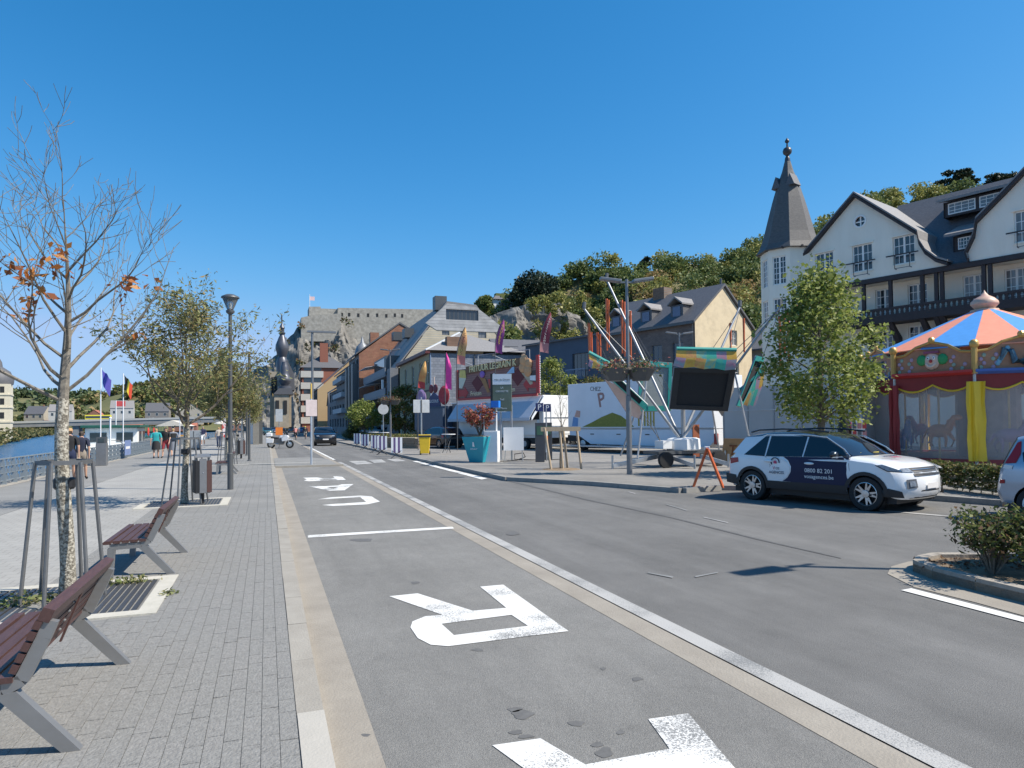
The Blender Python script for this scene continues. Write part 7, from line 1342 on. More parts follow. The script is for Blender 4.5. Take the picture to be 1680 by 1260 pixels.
class Car:
    def __init__(s, name, label, loc, rz, prof, seg, body, roof, hw, belt, ax, R, arch, sill=.3, rim=.23, spokes=5, group=None, cladding=True, far=False):
        s.g = g = thing(name, label, 'car', loc, rz, group); s.hw = hw; s.belt = belt; s.prof = prof; s.ax = ax; s.L0, s.L1 = prof[-1][0], prof[0][0]; xf = max(p[0] for p in prof); xr = min(p[0] for p in prof); s.xf, s.xr = xf, xr
        us = [-1, -.95, -.86, -.65, -.33, 0, .33, .65, .86, .95, 1]; n = len(prof); nrm = []
        for i in range(n):
            a = Vector(prof[max(0, i - 1)]); c = Vector(prof[min(n - 1, i + 1)]); d = (c - a).normalized(); nrm.append(Vector((d.y, -d.x)))
        if (Vector((0, 1)) - nrm[n // 2]).length > 1: nrm = [-q for q in nrm]
        off = {1: .075, .95: .032, .86: .01, .65: .0, .33: 0, 0: 0}
        def P(i, u):
            p = Vector(prof[i]); q = p - nrm[i] * off[abs(u)]; k = 0
            if p.x > xf - .55: k = -.20 * abs(u) ** 3 * min(1, (p.x - xf + .55) / .3)
            if p.x < xr + .4: k = .10 * abs(u) ** 3 * min(1, (xr + .4 - p.x) / .3)
            if seg['windshield'][0] <= i <= seg['windshield'][1]: k = -.10 * u * u
            x, z = q.x + k, q.y; return (x, u * s.W(x, z), z)
        s.edge = [P(i, 1) for i in range(n)]
        def shell(i0, i1, nm, m, us_=us, lift=0., par=None):
            b = MB(); k = len(us_)
            for i in range(i0, i1 + 1):
                for u in us_: q = P(i, u) if u in us else P_i(i, u); b.v.append((q[0] + nrm[i].x * lift, q[1], q[2] + nrm[i].y * lift))
            for i in range(i1 - i0):
                for j in range(k - 1): b.f.append((i * k + j, i * k + j + 1, (i + 1) * k + j + 1, (i + 1) * k + j)); b.mi.append(0)
            return b.build(nm, m, par or g, True)
        s.shell = shell; s.P = P; sg = seg
        shell(0, sg['windshield'][0], 'front_body', body); shell(sg['windshield'][0], sg['windshield'][1], 'windshield_frame', roof); shell(sg['windshield'][1], sg['rear'][0], 'roof', roof); shell(sg['rear'][0], sg['rear'][1], 'tailgate_frame', body); shell(sg['rear'][1], n - 1, 'rear_body', body)
        gu = [-.86, -.65, -.33, 0, .33, .65, .86]; shell(sg['windshield'][0], sg['windshield'][1], 'windshield', cglass, gu, .008); shell(sg['rear'][0], sg['rear'][1], 'rear_window', cglass, gu, .008)
        # side panels with wheel arches
        out = [(q[0], q[2]) for q in s.edge]; bot = [(out[-1][0], out[-1][1])]; zs = sill
        for a in (ax[0], ax[1]):
            th0 = math.asin(max(-1, min(1, (zs - R) / arch))); bot += [(a + arch * math.cos(PI - th0 - (PI - 2 * th0) * k / 12), R + arch * math.sin(PI - th0 - (PI - 2 * th0) * k / 12)) for k in range(13)]
        poly = out + bot[1:]
        ex = [(x * .09, z * .08) for x in range(-26, 27) for z in range(4, 22) if inpoly(x * .09, z * .08, poly)]; vo, fs_ = cdt(poly, (), ex)
        for sd_ in (-1, 1):
            b = MB().add([(v.x, sd_ * s.W(v.x, v.y), v.y) for v in vo], fs_); o = b.build('side_body', body, g, True)
        MB().box(xr + .25, xf - .3, -hw + .15, hw - .15, .17, .5).build('underbody', black, g); MB().box(xr + .5, xf - .9, -hw + .22, hw - .22, .5, belt - .1).build('interior', black, g)
        for a in ax:
            for sd_ in (-1, 1): MB().lathe([(.03, -sd_ * .2), (arch - .01, -sd_ * .2), (arch - .01, .0)], (a, sd_ * (hw - .05), R), 20, 'y', cap=False).build('wheel_well', black, g)
        ty, ri, dk = wheel_mesh(R, rim, spokes)
        for a in ax:
            for sd_ in (-1, 1):
                w_ = bpy.data.objects.new('wheel', ty); C.objects.link(w_); w_.parent = g; w_.location = (a, sd_ * (hw - .10), R); w_.rotation_euler = (0, rnd.random() * 3, PI if sd_ > 0 else 0)
                w_.rotation_euler = (0, 0, PI if sd_ > 0 else 0); obj('rim', ri, w_); obj('rim_shade_disc', dk, w_)
        if cladding:
            for a in ax:
                for sd_ in (-1, 1):
                    b = MB(); th0 = math.asin((zs - R) / arch) if abs(zs - R) < arch else -.2; m_ = 14
                    for k in range(m_ + 1):
                        t = PI - th0 - (PI - 2 * th0) * k / m_
                        for rr in (arch - .005, arch + .065): x, z = a + rr * math.cos(t), R + rr * math.sin(t); b.v.append((x, sd_ * (s.W(x, z) + .012), z))
                    for k in range(m_): b.f.append((2 * k, 2 * k + 1, 2 * k + 3, 2 * k + 2)); b.mi.append(0)
                    b.build('wheel_arch', clad, g, True)
            for sd_ in (-1, 1): s.decal([(ax[0] + arch + .03, zs + .0), (ax[1] - arch - .03, zs + .0), (ax[1] - arch - .03, zs + .17), (ax[0] + arch + .03, zs + .17)], clad, 'sill_cladding', sd_, .01)
    def W(s, x, z):
        w_ = s.hw
        if x > s.xf - .9: w_ -= .15 * ((x - s.xf + .9) / .9) ** 2
        if x < s.xr + .7: w_ -= .09 * ((s.xr + .7 - x) / .7) ** 2
        if z > s.belt: w_ -= (z - s.belt) * .40 + .012
        elif z > s.belt - .12: w_ -= .012 * (z - s.belt + .12) / .12
        if z < .42: w_ -= .05 * ((.42 - z) / .2) ** 2
        if .62 < z < .8: w_ += .006
        return w_
    def decal(s, pts, m, nm, sd=-1, off=.006, par=None, fine=.12):
        xs = [p[0] for p in pts]; zs = [p[1] for p in pts]; ex = [(x, z) for x in np.arange(min(xs), max(xs), fine) for z in np.arange(min(zs), max(zs), fine) if inpoly(x, z, pts)]; vo, fs_ = cdt(pts, (), ex)
        o = MB().add([(v.x, sd * (s.W(v.x, v.y) + off), v.y) for v in vo], fs_).build(nm, m, par or s.g, True); return o
    def line(s, pts, m=None, sd=-1, r=.005, nm='door_gap', off=.0): return MB().tube([(x, sd * (s.W(x, z) + off), z) for x, z in pts], r, 5).build(nm, m or black, s.g)
    def words(s, t, size, m, x, z, sd=-1, off=.012): return text(t, size, m, s.g, (x, sd * (s.W(x, z) + off), z), (PI / 2, 0, 0 if sd < 0 else PI), .001)
# --- white and navy SUV
wht = mat('car_white', (.78, .79, .8), .22, var=.0, coat=.8, spec=.5); blk = mat('car_black_roof', (.02, .021, .024), .15, var=.0, coat=.8); nvy = mat('wrap_navy', (.012, .017, .055), .45, var=.0, spec=.3); wlt = mat('wrap_white', (.85, .85, .85), .5, var=0); pk = mat('wrap_rose', (.55, .06, .14), .5, var=0)
PR = [(2.0, .25), (2.1, .36), (2.115, .5), (2.1, .64), (2.06, .76), (1.98, .86), (1.75, .95), (1.45, 1.01), (1.05, 1.06), (.75, 1.25), (.42, 1.43), (.1, 1.515), (-.4, 1.55), (-.9, 1.54), (-1.35, 1.49), (-1.6, 1.44), (-1.78, 1.24), (-1.93, 1.03), (-2.06, .96), (-2.1, .8), (-2.115, .6), (-2.08, .42), (-1.98, .28)]
rw_p = G(1232, 819); fw_p = G(1432, 839); hd = math.atan2(fw_p.y - rw_p.y, fw_p.x - rw_p.x); mid_ = (rw_p + fw_p) / 2; ctr = mid_ + Vector((math.cos(hd + PI / 2), math.sin(hd + PI / 2), 0)) * .86
car = Car('parked_car', 'white SUV with black roof and navy advertising wrap parked at the kerb', (ctr.x, ctr.y, 0), hd, PR, {'windshield': (8, 11), 'rear': (15, 17)}, wht, blk, .91, .99, (-1.30, 1.29), .335, .37, .3, .235, 5)
car.g.scale = (1.03,) * 3; g = car.g; b_t = lambda x: .985 + .02 * (x + 1.6) / 2.6
# windows on both sides
for sd_ in (-1, 1):
    car.decal([(.92, 1.075), (.80, 1.2), (.40, 1.41), (.02, 1.445), (-.03, 1.02), (.6, 1.035)], cglass, 'side_window', sd_); car.decal([(-.06, 1.02), (-.02, 1.45), (-.9, 1.45), (-.94, 1.0)], cglass, 'side_window', sd_); car.decal([(-.97, 1.0), (-.95, 1.45), (-1.05, 1.44), (-1.52, 1.02)], cglass, 'side_window', sd_)
    car.line([(.98, 1.07), (.84, 1.2), (.42, 1.435), (0, 1.475), (-.5, 1.485), (-1.0, 1.475), (-1.12, 1.44)], chrome, sd_, .012, 'window_trim', .006)
    car.decal([(-1.1, 1.445), (-1.58, 1.03), (-1.86, 1.06), (-1.58, 1.41)], wht, 'rear_pillar', sd_, .003)
    car.line([(.98, .42), (1.0, .6), (.97, .9), (.99, 1.06)], None, sd_); car.line([(-.04, .36), (-.05, 1.0)], None, sd_); car.line([(-.93, .62), (-.82, .8), (-.95, 1.0)], None, sd_)
    MB().tube([(.46, sd_ * .70, 1.54), (.0, sd_ * .73, 1.585), (-.6, sd_ * .73, 1.605), (-1.2, sd_ * .71, 1.58), (-1.45, sd_ * .68, 1.53)], .02, 6).build('roof_rail', blk, g, True)
    m_ = MB().sph((0, 0, 0), .12, 10, (.7, 1, .62)).build('mirror', blk, g, True, (.72, sd_ * 1.0, 1.09)); MB().sph((.03, 0, -.05), .1, 8, (.7, 1, .3)).build('mirror_foot', chrome, m_, True)
    for x, z in ((.12, .885), (-.86, .9)): MB().sph((x, sd_ * (car.W(x, z) + .02), z), .1, 10, (1.15, .22, .28)).build('door_handle', wht, g, True)
    car.decal([(-1.91, .93), (-1.68, .955), (-1.66, .85), (-1.9, .80)], tailm, 'tail_lamp', sd_, .01); car.decal([(1.28, .3), (1.98, .3), (1.95, .42), (1.72, .47)], clad, 'bumper_cladding', sd_, .008); car.decal([(-1.68, .32), (-2.05, .36), (-2.06, .58), (-1.74, .55)], clad, 'bumper_cladding', sd_, .008)
    car.decal([(1.5, .905), (1.62, .925), (1.9, .835), (1.96, .79), (1.72, .80)], lampm, 'headlamp', sd_, .012); car.line([(1.5, .905), (1.72, .797), (1.96, .788)], black, sd_, .008, 'headlamp_edge', .012)
# navy wrap and lettering on the right side
for sd_ in (-1, 1):
    car.decal([(.97, .44), (.97, 1.035), (-.50, 1.005), (-.38, .93), (-.31, .80), (-.32, .68), (-.40, .56), (-.52, .475)], nvy, 'door_wrap', sd_, .003)
    car.line([(-.52, .965), (-.40, .89), (-.345, .80), (-.35, .69), (-.42, .58), (-.53, .5)], wlt, sd_, .009, 'wrap_edge', .005)
    car.words('0800 82 201', .125, wlt, .33, .735, sd_); car.words('vosagences.be', .115, wlt, .33, .61, sd_)
    car.words('AGENCES', .085, nvy, -.66, .655, sd_); car.words('OS', .075, nvy, -.63, .745, sd_); car.words('V', .1, pk, -.72, .75, sd_)
    y_ = sd_ * (car.W(-.69, .86) + .012); MB().tube([(-.69 + .10 * math.cos(a), y_, .88 + .10 * math.sin(a)) for a in [-2.6 - k * .38 for k in range(11)]], .012, 5).build('logo_ring', nvy, g); MB().extr([(-.73, y_, .85), (-.65, y_, .85), (-.65, y_, .89), (-.69, y_, .925), (-.73, y_, .89)], (0, sd_ * .003, 0)).build('logo_house', pk, g)
# front details
def front_pt(u, i, lift=.01): q = car.P(i, u) ; return Vector((q[0] + lift, q[1], q[2]))
def fpatch(nm, m, uz, lift=.014, par=None):      # patch on the nose from (u, profile index) corners
    b = MB(); nU = 8; lo, hi = uz
    def pp(u, t):
        i = int(t); f = t - i; us_ = [-.86, -.65, -.33, 0, .33, .65, .86]; u = max(-.86, min(.86, u)); k = max(j for j in range(6) if us_[j] <= u) if u < .86 else 5; w_ = (u - us_[k]) / (us_[k + 1] - us_[k]); A = Vector(car.P(i, us_[k])).lerp(Vector(car.P(i, us_[k + 1])), w_); B = Vector(car.P(min(i + 1, 22), us_[k])).lerp(Vector(car.P(min(i + 1, 22), us_[k + 1])), w_); return A.lerp(B, f) + Vector((lift, 0, lift * .3))
    for k in range(nU + 1): t = k / nU; b.v += [tuple(pp(lo[0][0] + (lo[1][0] - lo[0][0]) * t, lo[0][1] + (lo[1][1] - lo[0][1]) * t)), tuple(pp(hi[0][0] + (hi[1][0] - hi[0][0]) * t, hi[0][1] + (hi[1][1] - hi[0][1]) * t))]
    for k in range(nU): b.f.append((2 * k, 2 * k + 2, 2 * k + 3, 2 * k + 1)); b.mi.append(0)
    return b.build(nm, m, par or g, True)
gr = fpatch('grille', black, (((-.62, 3.5), (.62, 3.5)), ((-.72, 5.0), (.72, 5.0))))
for i in range(3): fpatch('grille_bar', chrome if i == 2 else dgrey, (((-.6, 3.75 + .42 * i), (.6, 3.75 + .42 * i)), ((-.6, 3.83 + .42 * i), (.6, 3.83 + .42 * i))), .022, gr)
for s_ in (-1, 1): fpatch('headlamp', lampm, (((s_ * .6, 4.1), (s_ * .86, 4.3)), ((s_ * .68, 4.95), (s_ * .86, 5.0))), .016); fl = fpatch('fog_lamp_ring', mgrey, (((s_ * .60, 1.9), (s_ * .86, 1.7)), ((s_ * .62, 3.1), (s_ * .86, 3.0))), .012); fpatch('fog_lamp', lampm, (((s_ * .66, 2.1), (s_ * .8, 2.0)), ((s_ * .68, 2.8), (s_ * .8, 2.75))), .02, fl)
fpatch('lower_grille', clad, (((-.6, .2), (.6, .2)), ((-.45, 1.5), (.45, 1.5))), .012); fpatch('skid_plate', chrome, (((-.7, .0), (.7, .0)), ((-.7, .22), (.7, .22))), .018); fpatch('number_plate', platem, (((-.28, 1.65), (.28, 1.65)), ((-.28, 2.4), (.28, 2.4))), .03)
q = car.P(4, 0); MB().lathe([(.065, -.005), (.065, .005)], (q[0] - .02, 0, q[2] - .02), 16, 'x').build('badge', chrome, g); MB().tube([(-.55, 0, 1.56), (-.68, 0, 1.64)], .008, 5).build('antenna', black, g)
for x, y, m_ in ((.85, -.3, mat('dash_yellow', (.7, .55, .05), .5)), (.8, -.1, mat('dash_blue', (.2, .4, .5), .5)), (.88, .15, MATS['dash_yellow'])): MB().box(x - .1, x + .1, y - .12, y + .1, 1.0, 1.12).build('dashboard_item', m_, g)
text('VOS', .16, pk, g, (1.55, -.2, 1.045), (.12, 0, 1.57)); text('AGENCES', .12, nvy, g, (1.42, -.2, 1.06), (.1, 0, 1.57))
# --- silver hatchback at the right edge
PM = [(1.95, .25), (2.03, .4), (2.04, .6), (1.98, .74), (1.8, .86), (1.45, .98), (1.25, 1.02), (.95, 1.2), (.55, 1.46), (.1, 1.58), (-.5, 1.62), (-1.1, 1.6), (-1.5, 1.55), (-1.68, 1.5), (-1.82, 1.25), (-1.93, 1.0), (-1.98, .9), (-2.02, .7), (-2.05, .5), (-1.98, .3)]
slv = mat('car_silver_blue', (.36, .42, .5), .25, .55, .0, coat=.7); sw = G(1668, 854); hd2 = hd - .04
c2 = sw + Vector((math.cos(hd2), math.sin(hd2), 0)) * 1.62 + Vector((math.cos(hd2 + PI / 2), math.sin(hd2 + PI / 2), 0)) * .80
cm = Car('parked_car', 'silver blue hatchback cut off by the right edge of the view', (c2.x, c2.y, 0), hd2, PM, {'windshield': (6, 9), 'rear': (13, 15)}, slv, slv, .85, 1.0, (-1.30, 1.25), .31, .35, .28, .2, 7, cladding=False)
for sd_ in (-1, 1):
    cm.decal([(-1.05, 1.06), (-1.05, 1.47), (-1.28, 1.45), (-1.52, 1.22), (-1.48, 1.06)], cglass, 'side_window', sd_); cm.decal([(-.98, 1.05), (-.98, 1.48), (.0, 1.49), (.0, 1.05)], cglass, 'side_window', sd_); cm.decal([(.06, 1.05), (.06, 1.48), (.4, 1.42), (1.0, 1.08)], cglass, 'side_window', sd_)
    cm.decal([(-1.56, 1.43), (-1.62, 1.40), (-1.78, 1.02), (-1.60, 1.04), (-1.54, 1.2)], tailm, 'tail_lamp', sd_, .012); cm.decal([(-1.78, 1.0), (-1.81, .93), (-1.66, .92), (-1.64, .99)], platem, 'reverse_lamp', sd_, .012); cm.decal([(-1.86, .72), (-1.78, .73), (-1.78, .66), (-1.87, .65)], tailm, 'reflector', sd_, .01); cm.line([(-1.0, .4), (-1.0, 1.05)], None, sd_); cm.line([(-1.32 + .1 * math.cos(k * .4), .86 + .1 * math.sin(k * .4)) for k in range(17)], None, sd_, .004, 'fuel_flap'); cm.line([(-1.86, .62), (-1.6, .6), (-.9, .58)], None, sd_, .004, 'bumper_gap')
    MB().sph((.7, sd_ * .95, 1.1), .1, 8, (.7, 1, .7)).build('mirror', slv, cm.g, True)
whub = mat('white_hubcap', (.75, .76, .78), .35, var=.03)
for o in cm.g.children:
    if o.name.startswith('wheel') and o.children: MB().lathe([(.205, -.105), (.19, -.115), (.05, -.125)], n=24, ax='y').build('hubcap', whub, o, True); [MB().lathe([(.03, -.122), (.03, -.1165)], (.12 * math.cos(k * .898), 0, .12 * math.sin(k * .898)), 8, 'y').build('hubcap_hole', black, o) for k in range(7)]
# --- black SUV coming up the street, and other cars
def simple_car(loc, rz, label, body, name='car', grp='cars in the far street'):
    c = Car(name, label, loc, rz, PR, {'windshield': (8, 11), 'rear': (15, 17)}, body, body, .9, .99, (-1.30, 1.29), .335, .37, .3, .235, 5, grp, False)
    for sd_ in (-1, 1): c.decal([(.92, 1.075), (.4, 1.41), (-.9, 1.45), (-1.1, 1.44), (-1.5, 1.02)], cglass, 'side_windows', sd_); c.decal([(-1.91, .93), (-1.66, .955), (-1.66, .8), (-1.9, .78)], tailm, 'tail_lamp', sd_, .01); MB().sph((.72, sd_ * 1.0, 1.09), .11, 8, (.7, 1, .6)).build('mirror', body, c.g)
    global car; old = car; car = c
    global g; og = g; g = c.g; fpatch('grille', black, (((-.6, 3.3), (.6, 3.3)), ((-.7, 4.8), (.7, 4.8)))); [fpatch('headlamp', lampm, (((s_ * .6, 4.0), (s_ * .86, 4.1)), ((s_ * .65, 4.9), (s_ * .86, 5.0))), .016) for s_ in (-1, 1)]; fpatch('number_plate', platem, (((-.3, 1.8), (.3, 1.8)), ((-.3, 2.5), (.3, 2.5))), .03); fpatch('lower_grille', black, (((-.7, .3), (.7, .3)), ((-.6, 1.5), (.6, 1.5))), .012); car = old; g = og
    return c.g
blkc = mat('car_black', (.012, .013, .018), .15, coat=.8, var=0); q = G(531, 731)
s1 = simple_car((q.x + .1, q.y + 1.2, 0), -PI / 2, 'black SUV driving toward the camera in the far street', blkc); s1.scale = (1.12,) * 3
# beach flag on the promenade
q = G(371, 735, SZ); g = thing('banner_flag', 'red and white teardrop banner flag standing behind the lamp post', 'flag', q); MB().tube([(.25, 0, 0), (.25, 0, 1.5), (.3, 0, 2.6)], .025, 6).build('pole', white, g); MB().extr([(.2, 0, .5), (.22, 0, 1.6), (.12, 0, 2.5), (-.15, 0, 2.6), (-.3, 0, 1.9), (-.25, 0, 1.0)], (0, .02, 0)).build('cloth', mat('banner_red', (.6, .06, .05), .7, col2=(.75, .7, .7), scale=1.6, thr=(.45, .5)), g); MB().lathe([(.3, 0), (.3, .06)], n=10).build('foot', black, g)
def copycar(src, loc, rz, label, body):
    r = dup(src, loc, rz, label)
    for ch in r.children:
        if ch.type == 'MESH' and ch.data.materials and ch.data.materials[0].name == 'car_black': ch.material_slots[0].link = 'OBJECT'; ch.material_slots[0].material = body
    r.scale = (1, 1, 1); return r
cols = [mat('car_grey', (.2, .21, .22), .25, .4, coat=.6, var=0), mat('car_white_far', (.7, .71, .72), .25, coat=.6, var=0), mat('car_blue', (.04, .08, .2), .2, coat=.6, var=0), mat('car_red', (.4, .03, .03), .2, coat=.6, var=0), mat('car_teal', (.03, .1, .11), .2, coat=.6, var=0)]
sp_ = [(G(612, 716, KZ), 2.9, 0, 'grey car parked behind the hedge under the small round tree'), (G(640, 717, KZ), 2.9, 4, 'dark teal car parked behind the hedge by the street lamp'), (G(668, 718, KZ), 2.9, 0, 'grey car parked behind the hedge beside the dark stand'),
       (G(497, 711, 0), -PI / 2 + .1, 2, 'dark blue car in the queue just behind the black SUV'), (G(478, 709, 0), -PI / 2, 0, 'grey car farther up the street behind the cyclists'), (G(437, 714, 0), -1.3, 4, 'teal car parked on the left of the far street'), (G(463, 708, 0), -PI / 2, 1, 'white car at the far end of the street'), (G(450, 711, 0), -1.5, 2, 'blue car at the far end of the street, behind the motorcycle')]
for p, rz, ci, lb in sp_: copycar(s1, (p.x, p.y, p.z), rz, lb, cols[ci])
p = D(722, 735, 50); copycar(s1, (p.x, p.y, KZ), RZ + PI, 'dark car parked between the two food stands, half hidden', blkc); p = CF_.w(-.3, 5.2); g = copycar(s1, (p.x, p.y, KZ), RZ, 'white car parked behind the chip stand', cols[1])
# --- motorcycle
q = G(460, 735.5, 0); mo = thing('motorcycle', 'white and black touring motorcycle with panniers parked side-on in the street', 'motorcycle', (q.x, q.y, 0), -.25)
mw = mat('moto_white', (.75, .76, .78), .3, coat=.5, var=0)
for x, nm in ((-.74, 'wheel'), (.76, 'wheel')): w_ = MB().lathe([(.2, -.06), (.31, -.06), (.33, 0), (.31, .06), (.2, .06), (.2, -.06)], (x, 0, .33), 24, 'y', cap=False).build('wheel', rubber, mo, True); MB().lathe([(.21, -.04), (.19, -.05), (.05, -.06), (.05, .06), (.19, .05), (.21, .04)], (x, 0, .33), 16, 'y').build('rim', rimm, w_)
MB().extr([(-.5, -.16, .35), (.25, -.16, .3), (.4, -.16, .7), (.1, -.16, .85), (-.5, -.16, .75)], (0, .32, 0)).build('engine', dgrey, mo, bevel=.03); MB().extr([(.15, -.2, .55), (.55, -.2, .6), (.72, -.2, .95), (.55, -.2, 1.12), (.3, -.2, 1.1), (.1, -.2, .9)], (0, .4, 0)).build('fairing', mw, mo, bevel=.05)
MB().extr([(-.1, -.15, .82), (.32, -.15, .9), (.3, -.15, 1.08), (0, -.15, 1.05)], (0, .3, 0)).build('tank', mw, mo, bevel=.05); MB().extr([(-.75, -.16, .8), (-.1, -.16, .76), (-.1, -.16, .9), (-.72, -.16, .96)], (0, .32, 0)).build('seat', black, mo, bevel=.04); MB().extr([(.55, -.2, 1.1), (.62, -.2, 1.1), (.42, -.2, 1.48), (.36, -.2, 1.45)], (0, .4, 0)).build('windscreen', cglass, mo)
for s_ in (-1, 1): MB().extr([(-1.05, s_ * .2, .45), (-.5, s_ * .2, .45), (-.45, s_ * .2, .8), (-1.05, s_ * .2, .85)], (0, s_ * .22, 0)).build('pannier', black if s_ > 0 else mw, mo, bevel=.03); MB().tube([(.76, s_ * .09, .33), (.52, s_ * .11, .95)], .03, 6).build('fork', rimm, mo); MB().tube([(.42, s_ * .1, 1.12), (.36, s_ * .36, 1.12)], .018, 6).build('handlebar', black, mo); MB().sph((.45, s_ * .42, 1.22), .07, 6).build('mirror', black, mo)
MB().box(-1.1, -.65, -.22, .22, .98, 1.28).build('top_case', mw, mo, bevel=.05); MB().box(-1.12, -.64, -.225, .225, .95, .99).build('case_base', black, mo); MB().extr([(.5, -.07, .62), (1.02, -.07, .72), (.95, -.07, .78), (.55, -.07, .72)], (0, .14, 0)).build('mudguard', mw, mo); MB().tube([(-.8, -.22, .38), (-.1, -.2, .35)], .05, 8).build('exhaust', chrome, mo); MB().tube([(-.1, .1, .3), (-.2, .3, 0)], .015, 5).build('side_stand', black, mo)
# ================================================================== people
def body_mesh(arm=.25, stride=.22, bend=0., sit=False, H=1.72, wide=1., armfwd=0.):
    J = {}; V_ = []; E_ = []; R_ = []
    def v(n, p, r, par=None):
        J[n] = len(V_); V_.append(p); R_.append(r if isinstance(r, tuple) else (r, r))
        if par: E_.append((J[par], J[n]))
    k = wide
    v('pel', (0, 0, .94), (.15 * k, .11 * k)); v('bel', (0, .0, 1.08), (.145 * k, .105 * k), 'pel'); v('che', (0, .01 + bend * .3, 1.28), (.165 * k, .115 * k), 'bel'); v('shb', (0, .01 + bend * .45, 1.42), (.12 * k, .085), 'che'); v('nek', (0, .02 + bend * .6, 1.50), .055, 'shb'); v('hd0', (0, .035 + bend * .7, 1.58), (.07, .085), 'nek'); v('hd1', (0, .04 + bend * .7, 1.645), (.078, .095), 'hd0'); v('hd2', (0, .03 + bend * .7, 1.70), (.055, .07), 'hd1')
    for s_, n in ((-1, 'l'), (1, 'r')):
        st_ = stride * s_; aw_ = -arm * s_ + armfwd
        v('hip' + n, (.1 * s_ * k, 0, .88), .092 * k, 'pel')
        if sit: kn = (.13 * s_, .38, .78 - .12 * s_); an = (.12 * s_, .3 - .1 * s_, .36 - .1 * s_); to = (.12 * s_, .44 - .1 * s_, .32 - .1 * s_)
        else: kn = (.105 * s_, st_ * .55 + .03, .5); an = (.105 * s_, st_ * 1.15 - .03, .09 + (.05 if s_ < 0 and stride else 0)); to = (.115 * s_, st_ * 1.15 + .13, .035)
        v('thi' + n, tuple((Vector((.1 * s_ * k, 0, .88)) + Vector(kn)) / 2), .078 * k, 'hip' + n); v('kne' + n, kn, .056, 'thi' + n); v('cal' + n, tuple(Vector(kn).lerp(Vector(an), .35)), .057, 'kne' + n); v('ank' + n, an, .037, 'cal' + n); v('toe' + n, to, (.04, .03), 'ank' + n)
        sh = (.19 * s_ * k, .01 + bend * .45, 1.40); el = (.25 * s_ * k, aw_ * .5 + bend * .5, 1.13); wr_ = (.25 * s_ * k, aw_ + .1 + bend * .4, .90)
        if sit: el = (.26 * s_, .22 + bend * .5, 1.2); wr_ = (.22 * s_, .5, 1.1)
        v('sho' + n, sh, .062, 'shb'); v('elb' + n, el, .043, 'sho' + n); v('wri' + n, wr_, .029, 'elb' + n); d_ = (Vector(wr_) - Vector(el)).normalized()
        v('pal' + n, tuple(Vector(wr_) + d_ * .08), (.036, .02), 'wri' + n)
        for fi in range(4): v(f'fin{n}{fi}', tuple(Vector(wr_) + d_ * (.165 + .012 * (fi in (1, 2))) + Vector((.0, (fi - 1.5) * .018, 0))), .009, 'pal' + n)
        v('thu' + n, tuple(Vector(wr_) + d_ * .1 + Vector((-.01 * s_, .045, 0))), .009, 'pal' + n)
    me = bpy.data.meshes.new('body'); me.from_pydata(V_, E_, []); o = bpy.data.objects.new('tmp', me); C.objects.link(o); o.modifiers.new('s', 'SKIN'); o.modifiers.new('d', 'SUBSURF').levels = 1
    for i, sv in enumerate(me.skin_vertices[0].data): sv.radius = R_[i]; sv.use_root = (i == 0)
    bpy.context.view_layer.update(); ev = o.evaluated_get(bpy.context.evaluated_depsgraph_get()); m2 = bpy.data.meshes.new_from_object(ev); bpy.data.objects.remove(o); m2.materials.clear(); return m2
skin = mat('skin', (.5, .3, .21), .55, var=.08, scale=8)
def region(me, test, off, m, nm):
    m2 = bpy.data.meshes.new(nm); bm = bmesh.new(); bm.from_mesh(me); bm.normal_update(); bmesh.ops.delete(bm, geom=[f for f in bm.faces if not test(f.calc_center_median())], context='FACES')
    for v_ in bm.verts: v_.co += v_.normal * off
    bm.to_mesh(m2); bm.free(); m2.materials.clear(); m2.materials.append(m); sm(m2); return m2
POSE = {}
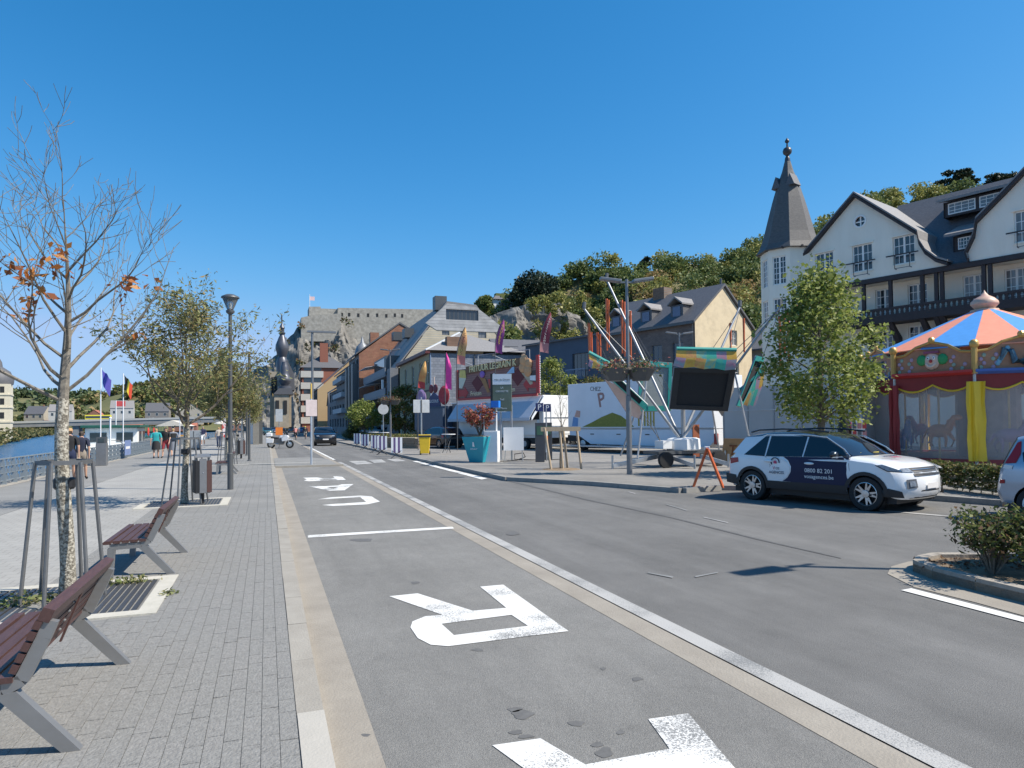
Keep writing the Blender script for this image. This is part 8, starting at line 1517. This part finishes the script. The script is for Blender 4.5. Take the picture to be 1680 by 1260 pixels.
def person(loc, rz, label, top, bottom, hair, pose='walk', sleeve=1.2, hem=.52, skirt=False, shoes=None, extra=None, scale=1., hat=None, wide=1., name='person', grp=None, cat='person'):
    if (pose, wide) not in POSE: POSE[(pose, wide)] = {'walk': lambda: body_mesh(.16, .24, 0, wide=wide), 'stand': lambda: body_mesh(.02, .04, 0, wide=wide), 'hands': lambda: body_mesh(0, .12, 0, wide=wide, armfwd=-.16), 'ride': lambda: body_mesh(.0, 0, .35, True)}[pose]()
    me0 = POSE[(pose, wide)]; g = thing(name, label, cat, loc, rz, grp); g.scale = (scale,) * 3; me = me0.copy(); me.materials.append(skin); sm(me); bd_ = obj('body', me, g)
    hz = max(v_.co.z for v_ in me0.vertices); hv = [v_.co for v_ in me0.vertices if v_.co.z > hz - .12]; hc_ = sum(hv, Vector()) / len(hv)
    legs = lambda c: abs(c.x) < .2 and c.z < .97
    obj('top', region(me0, lambda c: (c.z < 1.475 and c.z > .9 and (abs(c.x) < .215 * wide or c.z > sleeve)), .014, top, 'top'), g)
    if skirt: MB().lathe([(.17, 1.0), (.2, .85), (.235, hem)], n=14).build('skirt', bottom, g, True)
    else: obj('bottoms', region(me0, lambda c: c.z < .99 and c.z > hem and abs(c.x) < .215 * wide, .018, bottom, 'bottoms'), g)
    obj('shoes', region(me0, lambda c: c.z < .1 or (pose == 'ride' and c.z < .4 and False), .012, shoes or black, 'shoes'), g)
    obj('hair', region(me0, lambda c: c.z > hz - .05 or (c.z > hz - .15 and c.y < hc_.y - .015 and abs(c.x) < .2), .014, hair, 'hair'), g)
    f_ = hc_.y + .085
    MB().sph((0, f_ + .01, hc_.z - .05), .016, 6, (.8, 1, 1.3)).build('nose', skin, g); MB().box(-.022, .022, f_ - .012, f_ + .004, hc_.z - .098, hc_.z - .09).build('mouth', mat('lips', (.4, .15, .12), .5), g)
    for s_ in (-1, 1): MB().sph((s_ * .03, f_ - .006, hc_.z - .02), .011, 6).build('eye', black, g); MB().sph((s_ * .085, hc_.y, hc_.z - .04), .022, 6, (.5, 1, 1.5)).build('ear', skin, g)
    if hat: MB().lathe([(.098, hz - .06), (.1, hz - .02), (.07, hz + .03), (.01, hz + .04)], (0, hc_.y, 0), 12).build('cap', hat, g, True)
    if extra: extra(g)
    return g
cl = lambda n, c: mat('cloth_' + n, c, .85, var=.12, scale=7)
K, HB, HG, HD = cl('black', (.018, .018, .02)), mat('hair_blond', (.4, .26, .12), .7), mat('hair_grey', (.35, .33, .3), .7), mat('hair_dark', (.05, .035, .025), .7)
q = G(113, 789, .07); person(q, .08, 'man in black t-shirt and shorts with a tan cap, walking away behind the bare tree', K, cl('navy', (.03, .04, .09)), HD, 'walk', hem=.6, hat=mat('cap_tan', (.5, .3, .15), .8), scale=1.03, wide=1.12)
q = G(133, 787, .07); person(q, .05, 'person in dark navy shirt walking away, mostly hidden by the bare tree trunk', cl('dark_navy', (.02, .025, .05)), cl('stone', (.35, .3, .24)), HD, 'walk', hem=.55, scale=.98)
q = G(256, 752, .07); person(q, .1, 'woman in teal top and black skirt with hands behind her back', cl('teal', (.02, .3, .32)), K, HB, 'hands', skirt=True, hem=.5, wide=1.1)
q = G(272, 751, .07); person(q, 3.0, 'man in black shirt and red shorts among three walkers', K, cl('dark_red', (.2, .02, .03)), HD, 'walk', hem=.52, scale=1.02)
def bag(g): MB().box(-.14, .14, -.26, -.12, 1.02, 1.42).build('backpack', K, g, bevel=.04)
q = G(284, 750, .07); person(q, .25, 'woman in grey dress carrying a dark backpack', cl('grey_dress', (.18, .2, .24)), MATS['cloth_grey_dress'], HB, 'walk', skirt=True, hem=.42, shoes=white, extra=bag, wide=1.1)
q = G(333, 731, .07); person(q, 3.2, 'man in navy top and white shorts walking toward the camera', cl('navy_top', (.02, .025, .07)), white, HG, 'walk', hem=.5, shoes=white, scale=1.05)
q = G(359, 734, SZ); person(q, .3, 'person in pale shirt and jeans standing left of the red banner', cl('pale', (.45, .4, .35)), cl('jeans', (.05, .07, .13)), HB, 'stand', hem=.1); q = G(375, 734, SZ); person(q, -.3, 'person in black clothes standing behind the red banner', K, K, HD, 'stand', hem=.1)
# cyclists
def bicycle(loc, rz, label, m):
    g = thing('bicycle', label, 'bicycle', loc, rz, 'bicycles in the far street')
    for y in (-.52, .52): MB().lathe([(.32, -.015), (.345, 0), (.32, .015), (.31, 0), (.32, -.015)], (0, y, .345), 24, 'x', cap=False).build('wheel', rubber, g); 
    for a, b in (((0, -.52, .345), (0, -.08, .3)), ((0, -.08, .3), (0, -.2, .85)), ((0, -.08, .3), (0, .4, .82)), ((0, -.18, .75), (0, .38, .8)), ((0, .52, .345), (0, .38, .95)), ((0, -.52, .345), (0, -.18, .75))): MB().tube([a, b], .018, 6).build('frame_tube', m, g)
    MB().box(-.06, .06, -.33, -.08, .85, .91).build('saddle', black, g, bevel=.02); MB().tube([(-.28, .42, 1.02), (0, .4, .98), (.28, .42, 1.02)], .015, 6).build('handlebar', black, g); return g
for px, py, lb, bl_, t_, b_ in ((485, 722, 'cyclist in rose top riding away up the street, left of two', 'bicycle ridden by the cyclist in the rose top', cl('rose', (.5, .22, .2)), K), (501, 721, 'cyclist in yellow-green helmet and black top, right of two', 'bicycle ridden by the cyclist with the bright helmet', K, cl('pale2', (.4, .36, .32)))):
    q = G(px, py, 0); bicycle(q, .05, bl_, dgrey); person((q.x, q.y - .2, .02), .05, lb, t_, b_, HD, 'ride', hem=.55, hat=mat('helmet_lime', (.5, .6, .05), .4) if 'helmet' in lb else None, grp='cyclists')
